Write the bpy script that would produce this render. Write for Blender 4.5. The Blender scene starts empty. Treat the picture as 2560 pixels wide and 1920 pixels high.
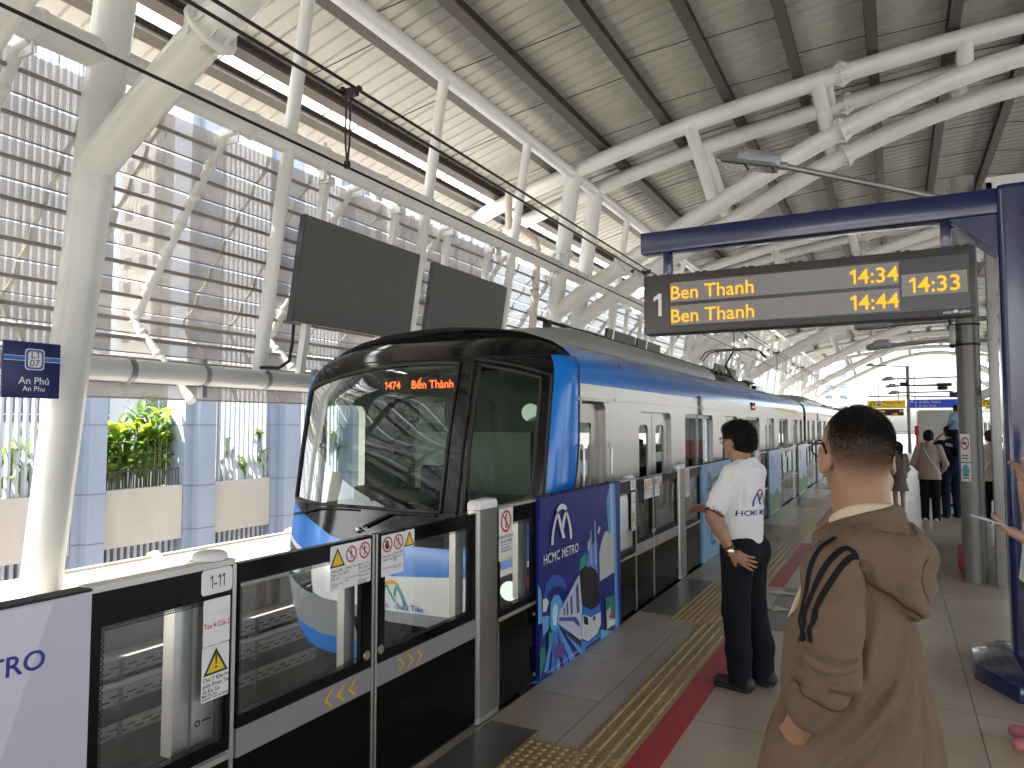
import bpy, bmesh, math, random
import numpy as np
from mathutils import Vector, Matrix
R=math.radians
rnd=random.Random(7)
SC=bpy.context.scene; COL=SC.collection
# ---------------- camera ----------------
cam_d=bpy.data.cameras.new('camera'); cam=bpy.data.objects.new('camera',cam_d); COL.objects.link(cam)
cam_d.sensor_width=36; cam_d.lens=1800/2560*36; cam_d.clip_start=.05; cam_d.clip_end=3000
cam.location=(0,0,1.70); cam.rotation_euler=(R(90+3.243),0,R(28.034)); SC.camera=cam
# ---------------- sky, sun, exposure ----------------
SUN_EL=R(52); SUN_DIR=Vector((-.62,-.50,0)).normalized()*math.cos(SUN_EL)+Vector((0,0,math.sin(SUN_EL)))
W=bpy.data.worlds.new('World'); SC.world=W; W.use_nodes=True
nt=W.node_tree; sky=nt.nodes.new('ShaderNodeTexSky'); sky.sky_type='NISHITA'; sky.sun_disc=False
sky.sun_elevation=SUN_EL; sky.sun_rotation=math.atan2(SUN_DIR.x,SUN_DIR.y); sky.air_density=1.0; sky.dust_density=3.5; sky.ozone_density=.4
bg=nt.nodes['Background']; bg.inputs['Strength'].default_value=.15
hsv=nt.nodes.new('ShaderNodeHueSaturation'); hsv.inputs['Saturation'].default_value=.5; nt.links.new(sky.outputs[0],hsv.inputs['Color']); nt.links.new(hsv.outputs[0],bg.inputs['Color'])   # hazy, whitish tropical sky
sd=bpy.data.lights.new('sun','SUN'); sd.energy=4.6; sd.angle=R(.5); sd.color=(1,.95,.87)
sun=bpy.data.objects.new('sun',sd); COL.objects.link(sun); sun.rotation_euler=SUN_DIR.to_track_quat('Z','Y').to_euler(); sun.location=SUN_DIR*200
SC.view_settings.view_transform='Standard'; SC.view_settings.look='None'; SC.view_settings.gamma=1
SC.view_settings.exposure=2.9
SC.cycles.max_bounces=12; SC.cycles.diffuse_bounces=6; SC.cycles.glossy_bounces=5; SC.cycles.transparent_max_bounces=24
SC.cycles.caustics_reflective=False; SC.cycles.caustics_refractive=False; SC.cycles.sample_clamp_indirect=6
# ---------------- materials ----------------
MATS={}
def M(name,col=(.5,.5,.5),rough=.5,metal=0,var=.12,vs=3.,bump=0,bs=40.,coat=0,emit=None,es=0,spec=.5,streak=0,trans=0):
    if name in MATS: return MATS[name]
    m=bpy.data.materials.new(name); m.use_nodes=True; MATS[name]=m
    n=m.node_tree.nodes; l=m.node_tree.links; b=n['Principled BSDF']
    b.inputs['Roughness'].default_value=rough; b.inputs['Metallic'].default_value=metal
    b.inputs['Specular IOR Level'].default_value=spec; b.inputs['Coat Weight'].default_value=coat; b.inputs['Coat Roughness'].default_value=.08
    b.inputs['Base Color'].default_value=(*col,1)
    if var or bump:
        tc=n.new('ShaderNodeTexCoord')
        if var:
            no=n.new('ShaderNodeTexNoise'); no.inputs['Scale'].default_value=vs; no.inputs['Detail'].default_value=6; no.inputs['Roughness'].default_value=.65
            if streak:
                mp=n.new('ShaderNodeMapping'); mp.inputs['Scale'].default_value=(1,1,streak); l.new(tc.outputs['Object'],mp.inputs[0]); l.new(mp.outputs[0],no.inputs['Vector'])
            else: l.new(tc.outputs['Object'],no.inputs['Vector'])
            rp=n.new('ShaderNodeMapRange'); rp.inputs[1].default_value=.3; rp.inputs[2].default_value=.7; rp.inputs[3].default_value=1-var; rp.inputs[4].default_value=1+var*.6
            l.new(no.outputs['Fac'],rp.inputs[0])
            mx=n.new('ShaderNodeVectorMath'); mx.operation='SCALE'; mx.inputs[0].default_value=col; l.new(rp.outputs[0],mx.inputs['Scale'])
            l.new(mx.outputs[0],b.inputs['Base Color'])
            rr=n.new('ShaderNodeMapRange'); rr.inputs[1].default_value=.3; rr.inputs[2].default_value=.7; rr.inputs[3].default_value=max(.02,rough*.9); rr.inputs[4].default_value=min(1,rough*1.1)
            l.new(no.outputs['Fac'],rr.inputs[0]); l.new(rr.outputs[0],b.inputs['Roughness'])
        if bump:
            nb=n.new('ShaderNodeTexNoise'); nb.inputs['Scale'].default_value=bs; nb.inputs['Detail'].default_value=5
            l.new(tc.outputs['Object'],nb.inputs['Vector'])
            bp=n.new('ShaderNodeBump'); bp.inputs['Strength'].default_value=bump; bp.inputs['Distance'].default_value=.01; l.new(nb.outputs['Fac'],bp.inputs['Height']); l.new(bp.outputs[0],b.inputs['Normal'])
    if emit: b.inputs['Emission Color'].default_value=(*emit,1); b.inputs['Emission Strength'].default_value=es
    if trans: b.inputs['Transmission Weight'].default_value=trans
    return m
def nodes(m): return m.node_tree.nodes,m.node_tree.links
def Mglass(name,tint=(.9,.95,.93),refl=.08,rough=.0,ior=1.5):
    if name in MATS: return MATS[name]
    m=bpy.data.materials.new(name); m.use_nodes=True; MATS[name]=m
    n,l=nodes(m); n.remove(n['Principled BSDF']); o=n['Material Output']
    t=n.new('ShaderNodeBsdfTransparent'); t.inputs[0].default_value=(*tint,1)
    g=n.new('ShaderNodeBsdfGlossy'); g.inputs['Roughness'].default_value=rough; g.inputs[0].default_value=(.95,1,.98,1)
    lw=n.new('ShaderNodeFresnel'); lw.inputs[0].default_value=ior
    ad=n.new('ShaderNodeMath'); ad.operation='ADD'; ad.use_clamp=True; ad.inputs[1].default_value=refl; l.new(lw.outputs[0],ad.inputs[0])
    mx=n.new('ShaderNodeMixShader'); l.new(ad.outputs[0],mx.inputs[0]); l.new(t.outputs[0],mx.inputs[1]); l.new(g.outputs[0],mx.inputs[2]); l.new(mx.outputs[0],o.inputs[0])
    return m
def Memit(name,col,s):
    return M(name,(.02,.02,.02),.5,0,0,emit=col,es=s)
def Mperf(name,col,d=.012,r=.36,metal=.0,rough=.55):
    """perforated sheet: round holes on a triangular grid in UV metres"""
    m=M(name,col,rough,metal,.15,2.0); n,l=nodes(m); b=n['Principled BSDF']; o=n['Material Output']
    uv=n.new('ShaderNodeUVMap'); sx=n.new('ShaderNodeSeparateXYZ'); l.new(uv.outputs[0],sx.inputs[0])
    def mth(op,a,bv=None):
        k=n.new('ShaderNodeMath'); k.operation=op
        if isinstance(a,(int,float)): k.inputs[0].default_value=a
        else: l.new(a,k.inputs[0])
        if bv is not None:
            if isinstance(bv,(int,float)): k.inputs[1].default_value=bv
            else: l.new(bv,k.inputs[1])
        return k.outputs[0]
    def cell(off):
        u=mth('ADD',mth('DIVIDE',sx.outputs[0],d),off); v=mth('ADD',mth('DIVIDE',sx.outputs[1],d*1.732),off)
        fu=mth('SUBTRACT',mth('FRACT',u),.5); fv=mth('MULTIPLY',mth('SUBTRACT',mth('FRACT',v),.5),1.732)
        return mth('SQRT',mth('ADD',mth('MULTIPLY',fu,fu),mth('MULTIPLY',fv,fv)))
    dm=mth('MINIMUM',cell(0.),cell(.5)); hole=mth('LESS_THAN',dm,r)
    t=n.new('ShaderNodeBsdfTransparent'); mx=n.new('ShaderNodeMixShader'); l.new(hole,mx.inputs[0]); l.new(b.outputs[0],mx.inputs[1]); l.new(t.outputs[0],mx.inputs[2]); l.new(mx.outputs[0],o.inputs[0])
    return m
# ---------------- mesh builder ----------------
class MB:
    def __init__(s): s.v=[];s.f=[];s.mi=[];s.uv={};s.cur=0
    def add(s,vs,fs):
        n=len(s.v); s.v+=[tuple(map(float,v)) for v in vs]; s.f+=[tuple(i+n for i in f) for f in fs]; s.mi+=[s.cur]*len(fs); return s
    def box(s,a,b):
        x0,y0,z0=[min(p,q) for p,q in zip(a,b)]; x1,y1,z1=[max(p,q) for p,q in zip(a,b)]
        return s.add([(x0,y0,z0),(x1,y0,z0),(x1,y1,z0),(x0,y1,z0),(x0,y0,z1),(x1,y0,z1),(x1,y1,z1),(x0,y1,z1)],
          [(0,3,2,1),(4,5,6,7),(0,1,5,4),(1,2,6,5),(2,3,7,6),(3,0,4,7)])
    def beam(s,a,b,w,h,up=(0,0,1)):
        a=Vector(a);b=Vector(b);d=(b-a).normalized(); u=d.cross(Vector(up))
        if u.length<1e-4: u=d.cross(Vector((1,0,0)))
        u.normalize(); v=u.cross(d); u=u*w/2; v=v*h/2
        P=[a-u-v,a+u-v,a+u+v,a-u+v,b-u-v,b+u-v,b+u+v,b-u+v]
        return s.add(P,[(0,3,2,1),(4,5,6,7),(0,1,5,4),(1,2,6,5),(2,3,7,6),(3,0,4,7)])
    def loft(s,rings,caps=(True,True),closed=True):
        n=len(rings[0]); V=[p for r in rings for p in r]; F=[]
        for i in range(len(rings)-1):
            for j in range(n if closed else n-1):
                k=(j+1)%n; F.append((i*n+j,i*n+k,(i+1)*n+k,(i+1)*n+j))
        if caps[0]: F.append(tuple(range(n))[::-1])
        if caps[1]: F.append(tuple(range((len(rings)-1)*n,len(rings)*n)))
        return s.add(V,F)
    def tube(s,pts,r,n=12,caps=True):
        pts=[Vector(p) for p in pts]; rs=r if isinstance(r,(list,tuple)) else [r]*len(pts); rings=[]; prev=None
        for i,p in enumerate(pts):
            d=((pts[min(i+1,len(pts)-1)]-pts[max(i-1,0)])).normalized()
            if prev is None:
                u=d.cross(Vector((0,0,1)));
                if u.length<.05: u=d.cross(Vector((0,1,0)))
            else: u=prev-d*prev.dot(d)
            u.normalize(); prev=u; v=d.cross(u)
            rings.append([p+(u*math.cos(2*math.pi*k/n)+v*math.sin(2*math.pi*k/n))*rs[i] for k in range(n)])
        return s.loft(rings,(caps,caps))
    def lathe(s,c,prof,n=24,axis=(0,0,1)):
        ax=Vector(axis).normalized(); u=ax.orthogonal().normalized(); v=ax.cross(u); c=Vector(c)
        return s.loft([[c+ax*z+(u*math.cos(2*math.pi*k/n)+v*math.sin(2*math.pi*k/n))*max(r,1e-4) for k in range(n)] for r,z in prof])
    def prism(s,poly,vec):
        n=len(poly); vec=Vector(vec); P=[Vector(p) for p in poly]; Q=[p+vec for p in P]
        return s.add(P+Q,[tuple(range(n))[::-1],tuple(range(n,2*n))]+[(i,(i+1)%n,n+(i+1)%n,n+i) for i in range(n)])
    def grid(s,P,uv=None):
        r=len(P);c=len(P[0]); F=[];
        f0=len(s.f)
        for i in range(r-1):
            for j in range(c-1): F.append((i*c+j,i*c+j+1,(i+1)*c+j+1,(i+1)*c+j))
        s.add([p for q in P for p in q],F)
        if uv is not None:
            k=f0
            for i in range(r-1):
                for j in range(c-1):
                    s.uv[k]=[uv[i][j],uv[i][j+1],uv[i+1][j+1],uv[i+1][j]]; k+=1
        return s
    def ball(s,c,r,n=12,m=8):
        c=Vector(c); r=(r,r,r) if isinstance(r,(int,float)) else r
        return s.loft([[c+Vector((r[0]*math.sin(math.pi*max(.01,min(.99,i/m)))*math.cos(2*math.pi*k/n),r[1]*math.sin(math.pi*max(.01,min(.99,i/m)))*math.sin(2*math.pi*k/n),-r[2]*math.cos(math.pi*i/m))) for k in range(n)] for i in range(m+1)])
def mesh_obj(name,me,mats,parent=None,smooth=None,center=True):
    for m in (mats if isinstance(mats,(list,tuple)) else [mats]): me.materials.append(m)
    o=bpy.data.objects.new(name,me); COL.objects.link(o)
    if parent is not None:
        o.parent=parent; off=Vector(parent.get('_o',(0,0,0))); o.location=-off; o['_o']=(0,0,0)
    elif center and len(me.vertices):
        a=np.empty(len(me.vertices)*3,np.float32); me.vertices.foreach_get('co',a); a=a.reshape(-1,3)
        lo=a.min(0);hi=a.max(0); c=Vector(((lo[0]+hi[0])/2,(lo[1]+hi[1])/2,lo[2])); me.transform(Matrix.Translation(-c)); o.location=c; o['_o']=tuple(c)
    else: o['_o']=(0,0,0)
    if smooth is not None:
        me.shade_smooth()
        if smooth<170: me.set_sharp_from_angle(angle=R(smooth))
    return o
def components(mb):
    par=list(range(len(mb.v)))
    def find(a):
        while par[a]!=a: par[a]=par[par[a]]; a=par[a]
        return a
    for f in mb.f:
        r=find(f[0])
        for i in f[1:]: par[find(i)]=r
    gs={}
    for k,f in enumerate(mb.f): gs.setdefault(find(f[0]),[]).append(k)
    out=[]
    for ks in gs.values():
        m=MB(); mp={}
        for k in ks:
            for i in mb.f[k]:
                if i not in mp: mp[i]=len(m.v); m.v.append(mb.v[i])
            m.f.append(tuple(mp[i] for i in mb.f[k])); m.mi.append(mb.mi[k])
        out.append(m)
    return out
SPLIT={'corner_post','clamp','grab_handle','splice_flange','strap','transom','bracket','foot_bracket','trim_rail','roof_cable_','band_clamp','cross_tie','steel_mullion_','hanger_rod','mullion','collar','grab_poles','shadow'}
def obj(name,mb,mats,parent=None,smooth=None,bevel=0,center=True,fixn=True):
    if name in SPLIT and parent is not None and not mb.uv:
        cs=components(mb)
        if 1<len(cs)<=100:
            for c in cs: o=obj_one(name,c,mats,parent,smooth,bevel,center,fixn)
            return o
    return obj_one(name,mb,mats,parent,smooth,bevel,center,fixn)
def obj_one(name,mb,mats,parent=None,smooth=None,bevel=0,center=True,fixn=True):
    me=bpy.data.meshes.new(name); me.from_pydata(mb.v,[],mb.f); me.polygons.foreach_set('material_index',mb.mi)
    if mb.uv:
        ul=me.uv_layers.new(name='UVMap')
        for k,q in mb.uv.items():
            p=me.polygons[k]
            for li,c in zip(p.loop_indices,q): ul.data[li].uv=c
    if fixn or bevel:
        bm=bmesh.new(); bm.from_mesh(me)
        if fixn: bmesh.ops.recalc_face_normals(bm,faces=bm.faces)
        if bevel:
            ed=[e for e in bm.edges if len(e.link_faces)==2 and e.calc_face_angle(0)>R(40)]
            bmesh.ops.bevel(bm,geom=ed,offset=bevel,segments=2,profile=.5,affect='EDGES',clamp_overlap=True)
        bm.to_mesh(me); bm.free()
    me.update()
    if bevel and smooth is None: smooth=35
    return mesh_obj(name,me,mats,parent,smooth,center)
def tag(o,label=None,cat=None,group=None,kind=None):
    if label: o['label']=label
    if cat: o['category']=cat
    if group: o['group']=group
    if kind: o['kind']=kind
    return o
def thing(name,label,cat,loc=(0,0,0),group=None):
    o=bpy.data.objects.new(name,None); COL.objects.link(o); o.location=loc; o['_o']=tuple(loc); o.empty_display_size=.1
    return tag(o,label,cat,group)
def struct(name,mb,m,**k): return tag(obj(name,mb,m,**k),kind='structure')
def copy_tree(o,delta=(0,0,0),label=None,parent=None):
    c=o.copy(); COL.objects.link(c)
    if parent is None: c.location=o.location+Vector(delta)
    else: c.parent=parent
    if label: c['label']=label
    for ch in o.children: copy_tree(ch,parent=c)
    return c
def _run(s,bold,lsp):
    cu=bpy.data.curves.new('t','FONT'); cu.body=s; cu.size=1; cu.resolution_u=3; cu.offset=min(bold,.011); cu.space_line=lsp
    t=bpy.data.objects.new('t',cu); COL.objects.link(t); me=bpy.data.meshes.new_from_object(t)
    V=[(v.co.x,v.co.y) for v in me.vertices]; F=[tuple(p.vertices) for p in me.polygons]
    bpy.data.objects.remove(t); bpy.data.curves.remove(cu); bpy.data.meshes.remove(me); return V,F
def text_mb(s,size,O,X,Y,align='LEFT',bold=0,sx=1.,lsp=1.0):
    """lettering as a flat mesh; the figure 1 is drawn by hand with its flag"""
    V=[];F=[]
    for li,ln in enumerate(s.split('\n')):
        x=0.; LV=[];LF=[]; parts=[]; cur=''
        for ch in ln:
            if ch=='1':
                if cur: parts.append(cur); cur=''
                parts.append('1')
            else: cur+=ch
        if cur: parts.append(cur)
        for p in parts:
            if p=='1':
                w=.045+bold; v=[(x+.17,.0),(x+.17+2*w,.0),(x+.17+2*w,.70),(x+.185,.70),(x+.02,.585),(x+.02,.585-2.3*w),(x+.17,.70-2.9*w)]; f=[(0,1,2,6),(2,3,4,5,6)]; adv=.17+2*w+.085
            else:
                if not p.strip(): x+=.3*len(p); continue
                x+=.3*(len(p)-len(p.lstrip())); v,f=_run(p.strip(),bold,1.); mx=min(q[0] for q in v); adv=max(q[0] for q in v)-mx+.07+.3*(len(p)-len(p.rstrip())); v=[(q[0]-mx+x,q[1]) for q in v]
            n=len(LV); LV+=v; LF+=[tuple(i+n for i in q) for q in f]; x+=adv
        W_=max([q[0] for q in LV] or [0]); o=0 if align=='LEFT' else (-W_ if align=='RIGHT' else -W_/2); n=len(V)
        V+=[(q[0]+o,q[1]-li*lsp) for q in LV]; F+=[tuple(i+n for i in q) for q in LF]
    X=Vector(X).normalized();Y=Vector(Y).normalized();O=Vector(O)
    mb=MB(); mb.add([O+X*(q[0]*sx*size)+Y*(q[1]*size) for q in V],F); return mb
def lerp(a,b,t): return a+(b-a)*t
def interp(x,pts):
    return float(np.interp(x,[p[0] for p in pts],[p[1] for p in pts]))
# ---------------- common materials ----------------
WHITE=M('white_painted_steel',(.74,.745,.715),.32,0,.10,1.2,coat=.25)
PURL=M('brown_galvanised_purlin',(.115,.10,.085),.5,.35,.2,2)
DECK=M('cream_metal_deck',(.46,.445,.395),.42,.15,.10,.8)
CONC=M('stained_concrete',(.27,.255,.225),.85,0,.35,1.6,bump=.25,bs=14,streak=.35)
CONCL=M('pale_concrete',(.42,.40,.37),.85,0,.25,1.2,bump=.2,bs=20)
STEEL=M('brushed_stainless',(.40,.385,.36),.30,.9,.18,3,streak=.3)
DARK=M('black_gloss_panel',(.0035,.0035,.004),.14,0,.2,3,spec=.16)
BLACK=M('black_rubber',(.012,.012,.013),.6,0,.2,5)
IRON=M('dark_cast_iron',(.035,.033,.032),.55,.4,.3,6)
GALV=M('galvanised_grey',(.33,.34,.34),.42,.6,.2,4)
WSTK=M('white_sticker',(.80,.80,.80),.4,0,.04,6)
YEL=M('yellow_sticker',(.80,.56,.02),.4,0,.05,6)
REDS=M('red_sticker',(.55,.02,.03),.4,0,.05,6)
INK=M('black_ink',(.012,.012,.014),.5,0,0)
TXTW=M('white_lettering',(.85,.85,.85),.4,0,0)
# ---------------- ground, platform, track ----------------
g=MB(); g.add([(-900,-900,-9),(900,-900,-9),(900,900,-9),(-900,900,-9)],[(0,1,2,3)])
struct('ground',g,M('street_ground',(.30,.29,.28),.9,0,.2,.02))
PX=-2.13
Mf=M('platform_tile',(.52,.435,.345),.33,0,.13,2.3,spec=.5)
def tile_material():
    n,l=nodes(Mf); b=n['Principled BSDF']
    tc=n.new('ShaderNodeTexCoord'); sp=n.new('ShaderNodeSeparateXYZ'); ge=n.new('ShaderNodeNewGeometry'); l.new(ge.outputs['Position'],sp.inputs[0])
    def mth(op,a,bv=None):
        k=n.new('ShaderNodeMath'); k.operation=op
        for i,q in enumerate((a,bv)):
            if q is None: continue
            if isinstance(q,(int,float)): k.inputs[i].default_value=q
            else: l.new(q,k.inputs[i])
        return k.outputs[0]
    def joint(c,pitch,off,w):
        f=mth('FRACT',mth('DIVIDE',mth('ADD',c,off),pitch)); return mth('LESS_THAN',f,w/pitch)
    jy=joint(sp.outputs[1],.86,-4.25,.006); jx=joint(sp.outputs[0],1.01,-.37+.003,.006)
    j=mth('MAXIMUM',jy,jx)
    # tile to tile shade
    cx=mth('FLOOR',mth('DIVIDE',mth('ADD',sp.outputs[0],-.367),1.01)); cy=mth('FLOOR',mth('DIVIDE',mth('ADD',sp.outputs[1],-4.25),.86))
    cb=n.new('ShaderNodeCombineXYZ'); l.new(cx,cb.inputs[0]); l.new(cy,cb.inputs[1])
    wn=n.new('ShaderNodeTexWhiteNoise'); wn.noise_dimensions='2D'; l.new(cb.outputs[0],wn.inputs['Vector'])
    sh=n.new('ShaderNodeMapRange'); sh.inputs[3].default_value=.88; sh.inputs[4].default_value=1.08; l.new(wn.outputs['Value'],sh.inputs[0])
    src=b.inputs['Base Color'].links[0].from_socket
    v=n.new('ShaderNodeVectorMath'); v.operation='SCALE'; l.new(src,v.inputs[0]); l.new(sh.outputs[0],v.inputs['Scale'])
    mx=n.new('ShaderNodeMix'); mx.data_type='RGBA'; l.new(j,mx.inputs['Factor']); l.new(v.outputs[0],mx.inputs[6]); mx.inputs[7].default_value=(.06,.055,.05,1)
    l.new(mx.outputs[2],b.inputs['Base Color'])
tile_material()
g=MB(); g.box((-2.12,-34,-1.5),(8.3,78,0)); struct('platform_floor',g,Mf)
Mdk=M('dark_grey_tile',(.135,.13,.122),.30,0,.15,3)
UNITS=[dict(poster=(-.3,1.33),panel=(1.34,1.88),A=(1.90,2.665),B=(2.70,3.59)),
 dict(post=(3.60,3.85),fix=(3.86,4.375),poster=(4.38,5.97),panel=(5.98,6.48),A=(6.50,7.02),B=(7.04,7.93)),
 dict(post=(7.97,8.25),fix=(8.26,8.96),poster=(8.97,10.75),panel=(10.80,11.30),A=(11.32,12.10),B=(12.12,12.90)),
 dict(post=(12.93,13.25),fix=(13.26,14.22),poster=(14.25,15.80),panel=(15.85,16.40),A=(16.42,17.18),B=(17.20,18.0))]
for k in range(10):
    d=4.75*k; q=dict(post=(18.03,18.3),fix=(18.31,18.88),poster=(18.90,20.6),panel=(20.65,21.12),A=(21.15,21.95),B=(21.97,22.75))
    UNITS.append({a:(b[0]+d,b[1]+d) for a,b in q.items()})
g=MB()
for k,u in enumerate(UNITS):
    g.box((-2.10,u['A'][0]-.05,-.01),(-1.80,u['B'][1]+.1,.004))
    if 0<k<6: g.box((-1.075,u['A'][0]-.12,-.01),(-.45,u['B'][1]+.15,.004))
struct('floor_tile_surface',g,Mdk)
Mtac=M('yellow_tactile_tile',(.44,.31,.13),.38,0,.18,5)
g=MB(); g.box((-1.51,-8,-.02),(-1.245,74,.006))
for k in range(270):
    y=-6+k*.30
    if y>74: break
    for j in range(4):
        x=-1.485+j*.068; g.add([(x-.014,y+.012,.0061),(x+.014,y+.012,.0061),(x+.014,y+.288,.0061),(x-.014,y+.288,.0061),(x-.007,y+.02,.0125),(x+.007,y+.02,.0125),(x+.007,y+.28,.0125),(x-.007,y+.28,.0125)],[(4,5,6,7),(0,1,5,4),(1,2,6,5),(2,3,7,6),(3,0,4,7)])
struct('tactile_paving',g,[Mtac])
g=MB()
for k,u in enumerate(UNITS):
    k-=0; y0=u['A'][0]-.2; y1=u['B'][1]
    if k==0: y0,y1=2.0,3.58
    g.box((-1.80,y0,-.02),(-1.512,y1,.0065)); g.box((-1.509,y0,-.02),(-1.26,y1,.0072))
    step=.052
    if k in(0,1):
        yy=y0+.03
        while yy<y1-.02:
            xx=-1.775
            while xx<-1.27:
                g.lathe((xx,yy,.0066),[(.0175,0),(.014,.006),(.006,.0075)],8); xx+=step
            yy+=step
    else:
        xx=-1.775
        while xx<-1.27: g.box((xx-.012,y0+.02,.005),(xx+.012,y1-.02,.013)); xx+=.052
struct('tactile_paving',g,[Mtac])
Mred=M('red_floor_tape',(.48,.035,.055),.42,0,.14,6)
g=MB(); g.box((-1.238,-8,.0),(-1.08,6.15,.004))
for k in range(1,13): g.box((-1.238,UNITS[k]['B'][1]+.16,.0),(-1.08,UNITS[k+1]['A'][0]-.1,.004))
struct('floor_marking',g,Mred)
Mwl=M('white_floor_paint',(.62,.62,.61),.4,0,.2,9)
g=MB()
def arrow(cx,cy,sx):
    P=[(0,.035),(.17,.035),(.13,.10),(.30,0),(.13,-.10),(.17,-.035),(0,-.035)]
    g.add([(cx+sx*p[0],cy+p[1]*1.5,.0085) for p in P],[tuple(range(7))])
for k in range(1,9):
    y=UNITS[k]['A'][0]+.6; arrow(-1.2,y,1); arrow(-.90,y+.68,-1)
struct('floor_marking',g,Mwl)
# track bed and rails
g=MB(); g.box((-6.2,-30,-1.9),(-2.12,140,-1.35)); struct('track_ground',g,CONC)
for x in (-4.59,-3.15):
    g=MB(); g.box((x-.035,-30,-1.35),(x+.035,140,-1.16)); tag(obj('running_rail',g,IRON),'steel running rail on concrete bed, '+('outer one beside the trackside wall' if x<-4 else 'inner one beside the platform edge'),'rail')
# far track beyond the platform
g=MB(); g.box((8.3,-30,-1.9),(13.5,140,-1.35)); struct('track_ground',g,CONC)
# trackside parapet wall with cable trays
g=MB(); g.box((-7.95,-30,-2.0),(-6.2,140,-.02)); tag(obj('trackside_wall',g,CONC),'stained concrete trackside wall below the white columns','wall')
g=MB(); g.box((13.5,-30,-2.0),(15,140,-.02)); tag(obj('far_trackside_wall',g,CONC),'concrete wall along the far track behind the platform','wall')
Mtray=M('cable_tray_metal',(.62,.62,.60),.4,.5,.2,4)
Mslot=M('slot_shadow',(.03,.03,.03),.8,0,0)
for i,(z,lab) in enumerate(((-.36,'top cable tray with white cover on the trackside wall'),(-.60,'middle cable tray with bright pipe on the trackside wall'),(-.88,'bottom slotted cable tray on the trackside wall'))):
    t=thing('cable_tray',lab,'cable tray',(-6.1,6,z-.1))
    g=MB(); g.box((-6.2,-5,z-.10),(-5.97,40,z-.085)); g.box((-5.985,-5,z-.09),(-5.97,40,z+.03))
    if i==0: g.box((-6.2,-5,z+.03),(-5.965,40,z+.05))
    obj('tray_channel',g,Mtray,t)
    g=MB()
    for k in range(230):
        y=-2+.16*k
        for dz in (-.065,-.03): g.box((-5.972,y+(.08 if dz<-.04 else 0),z+dz),(-5.968,y+.09+(.08 if dz<-.04 else 0),z+dz+.011))
    obj('slot_row',g,Mslot,t)
    g=MB()
    for k in range(22): y=-2+1.5*k; g.box((-6.2,y,z-.16),(-6.0,y+.05,z-.10)); g.box((-5.967,y,z-.14),(-5.955,y+.04,z+.03))
    obj('bracket',g,GALV,t)
    if i==1:
        g=MB(); g.tube([(-6.02,-5,z+.05),(-6.02,40,z+.05)],.035,10); obj('conduit',g,WHITE,t,smooth=40)
# ---------------- roof geometry ----------------
XC=3.1
UP=[(-9.9,6.42),(-9.2,6.70),(-8.06,7.07),(-6.4,7.50),(-4.93,7.85),(-3.7,8.09),(-1.75,8.37),(-.25,8.555),(1.25,8.68),(2.2,8.74),(3.1,8.76)]
LO=[(-6.9,4.22),(-6.79,4.31),(-5.71,4.95),(-4.75,5.45),(-3.63,6.04),(-2.5,6.60),(-1.34,7.17),(-.12,7.64),(1.23,8.02),(2.2,8.18),(3.1,8.22)]
def mirror(c): return c+[(2*XC-x,z) for x,z in c[::-1][1:]]
def smoothcurve(c,n):
    c=np.array(mirror(c)); x=np.linspace(c[0,0],c[-1,0],n); z=np.interp(x,c[:,0],c[:,1])
    for _ in range(10): z[1:-1]=(z[:-2]+2*z[1:-1]+z[2:])/4
    return list(zip(x,z))
UPC=smoothcurve(UP,110); LOC=smoothcurve(LO,80)
def zup(x): return interp(x,UPC)
Y0,Y1=-34.,77.
FR=[(-9.4,-8.0),(2.8,4.2),(15,16.4),(27,28.4),(39,40.4),(51.1,52.5),(63.2,64.6),(75.0,None)]
PUR=[-8.85,-8.33,-6.82,-5.6,-4.18,-2.86,-1.51,-.18,1.13,2.44]
PUR=PUR+[2*XC-x for x in PUR]
def nrm(x):
    dz=(zup(x+.05)-zup(x-.05))/.1; L=math.hypot(1,dz); return (-dz/L,1/L)
roof=thing('station_roof','long arched cream metal station roof seen from below','roof',(XC,30,6.4))
def deck(xa,xb,n):
    P=[]; xs=np.linspace(xa,xb,n)
    prof=[]; y=Y0; p=.30
    while y<Y1: prof+=[(y,0),(y+.235,0),(y+.255,.04),(y+.28,.04)]; y+=p
    for x in xs:
        nx,nz=nrm(x); z=zup(x)
        P.append([(x+nx*(.44+h),yy,z+nz*(.44+h)) for yy,h in prof])
    g=MB(); g.grid(P); return g
obj('metal_deck',deck(-8.42,2*XC+8.42,70),DECK,roof,fixn=False)
obj('eave_deck',deck(-9.9,-8.78,6),DECK,roof,fixn=False)
obj('eave_deck',deck(2*XC+8.78,2*XC+9.9,6),DECK,roof,fixn=False)
msk=bpy.data.materials.new('rooflight_film'); msk.use_nodes=True; n,l=nodes(msk); n.remove(n['Principled BSDF'])
tr=n.new('ShaderNodeBsdfTranslucent'); tp=n.new('ShaderNodeBsdfTransparent'); mx=n.new('ShaderNodeMixShader'); no=n.new('ShaderNodeTexNoise'); no.inputs['Scale'].default_value=1.7; no.inputs['Detail'].default_value=8
tcn=n.new('ShaderNodeTexCoord'); l.new(tcn.outputs['Object'],no.inputs['Vector']); cr=n.new('ShaderNodeMapRange'); cr.inputs[1].default_value=.4; cr.inputs[2].default_value=.62; cr.inputs[3].default_value=.1; cr.inputs[4].default_value=.5; l.new(no.outputs[0],cr.inputs[0])
tr.inputs[0].default_value=(.62,.68,.66,1); tp.inputs[0].default_value=(.7,.78,.78,1); l.new(cr.outputs[0],mx.inputs[0]); l.new(tr.outputs[0],mx.inputs[1]); l.new(tp.outputs[0],mx.inputs[2]); l.new(mx.outputs[0],n['Material Output'].inputs[0])
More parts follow.
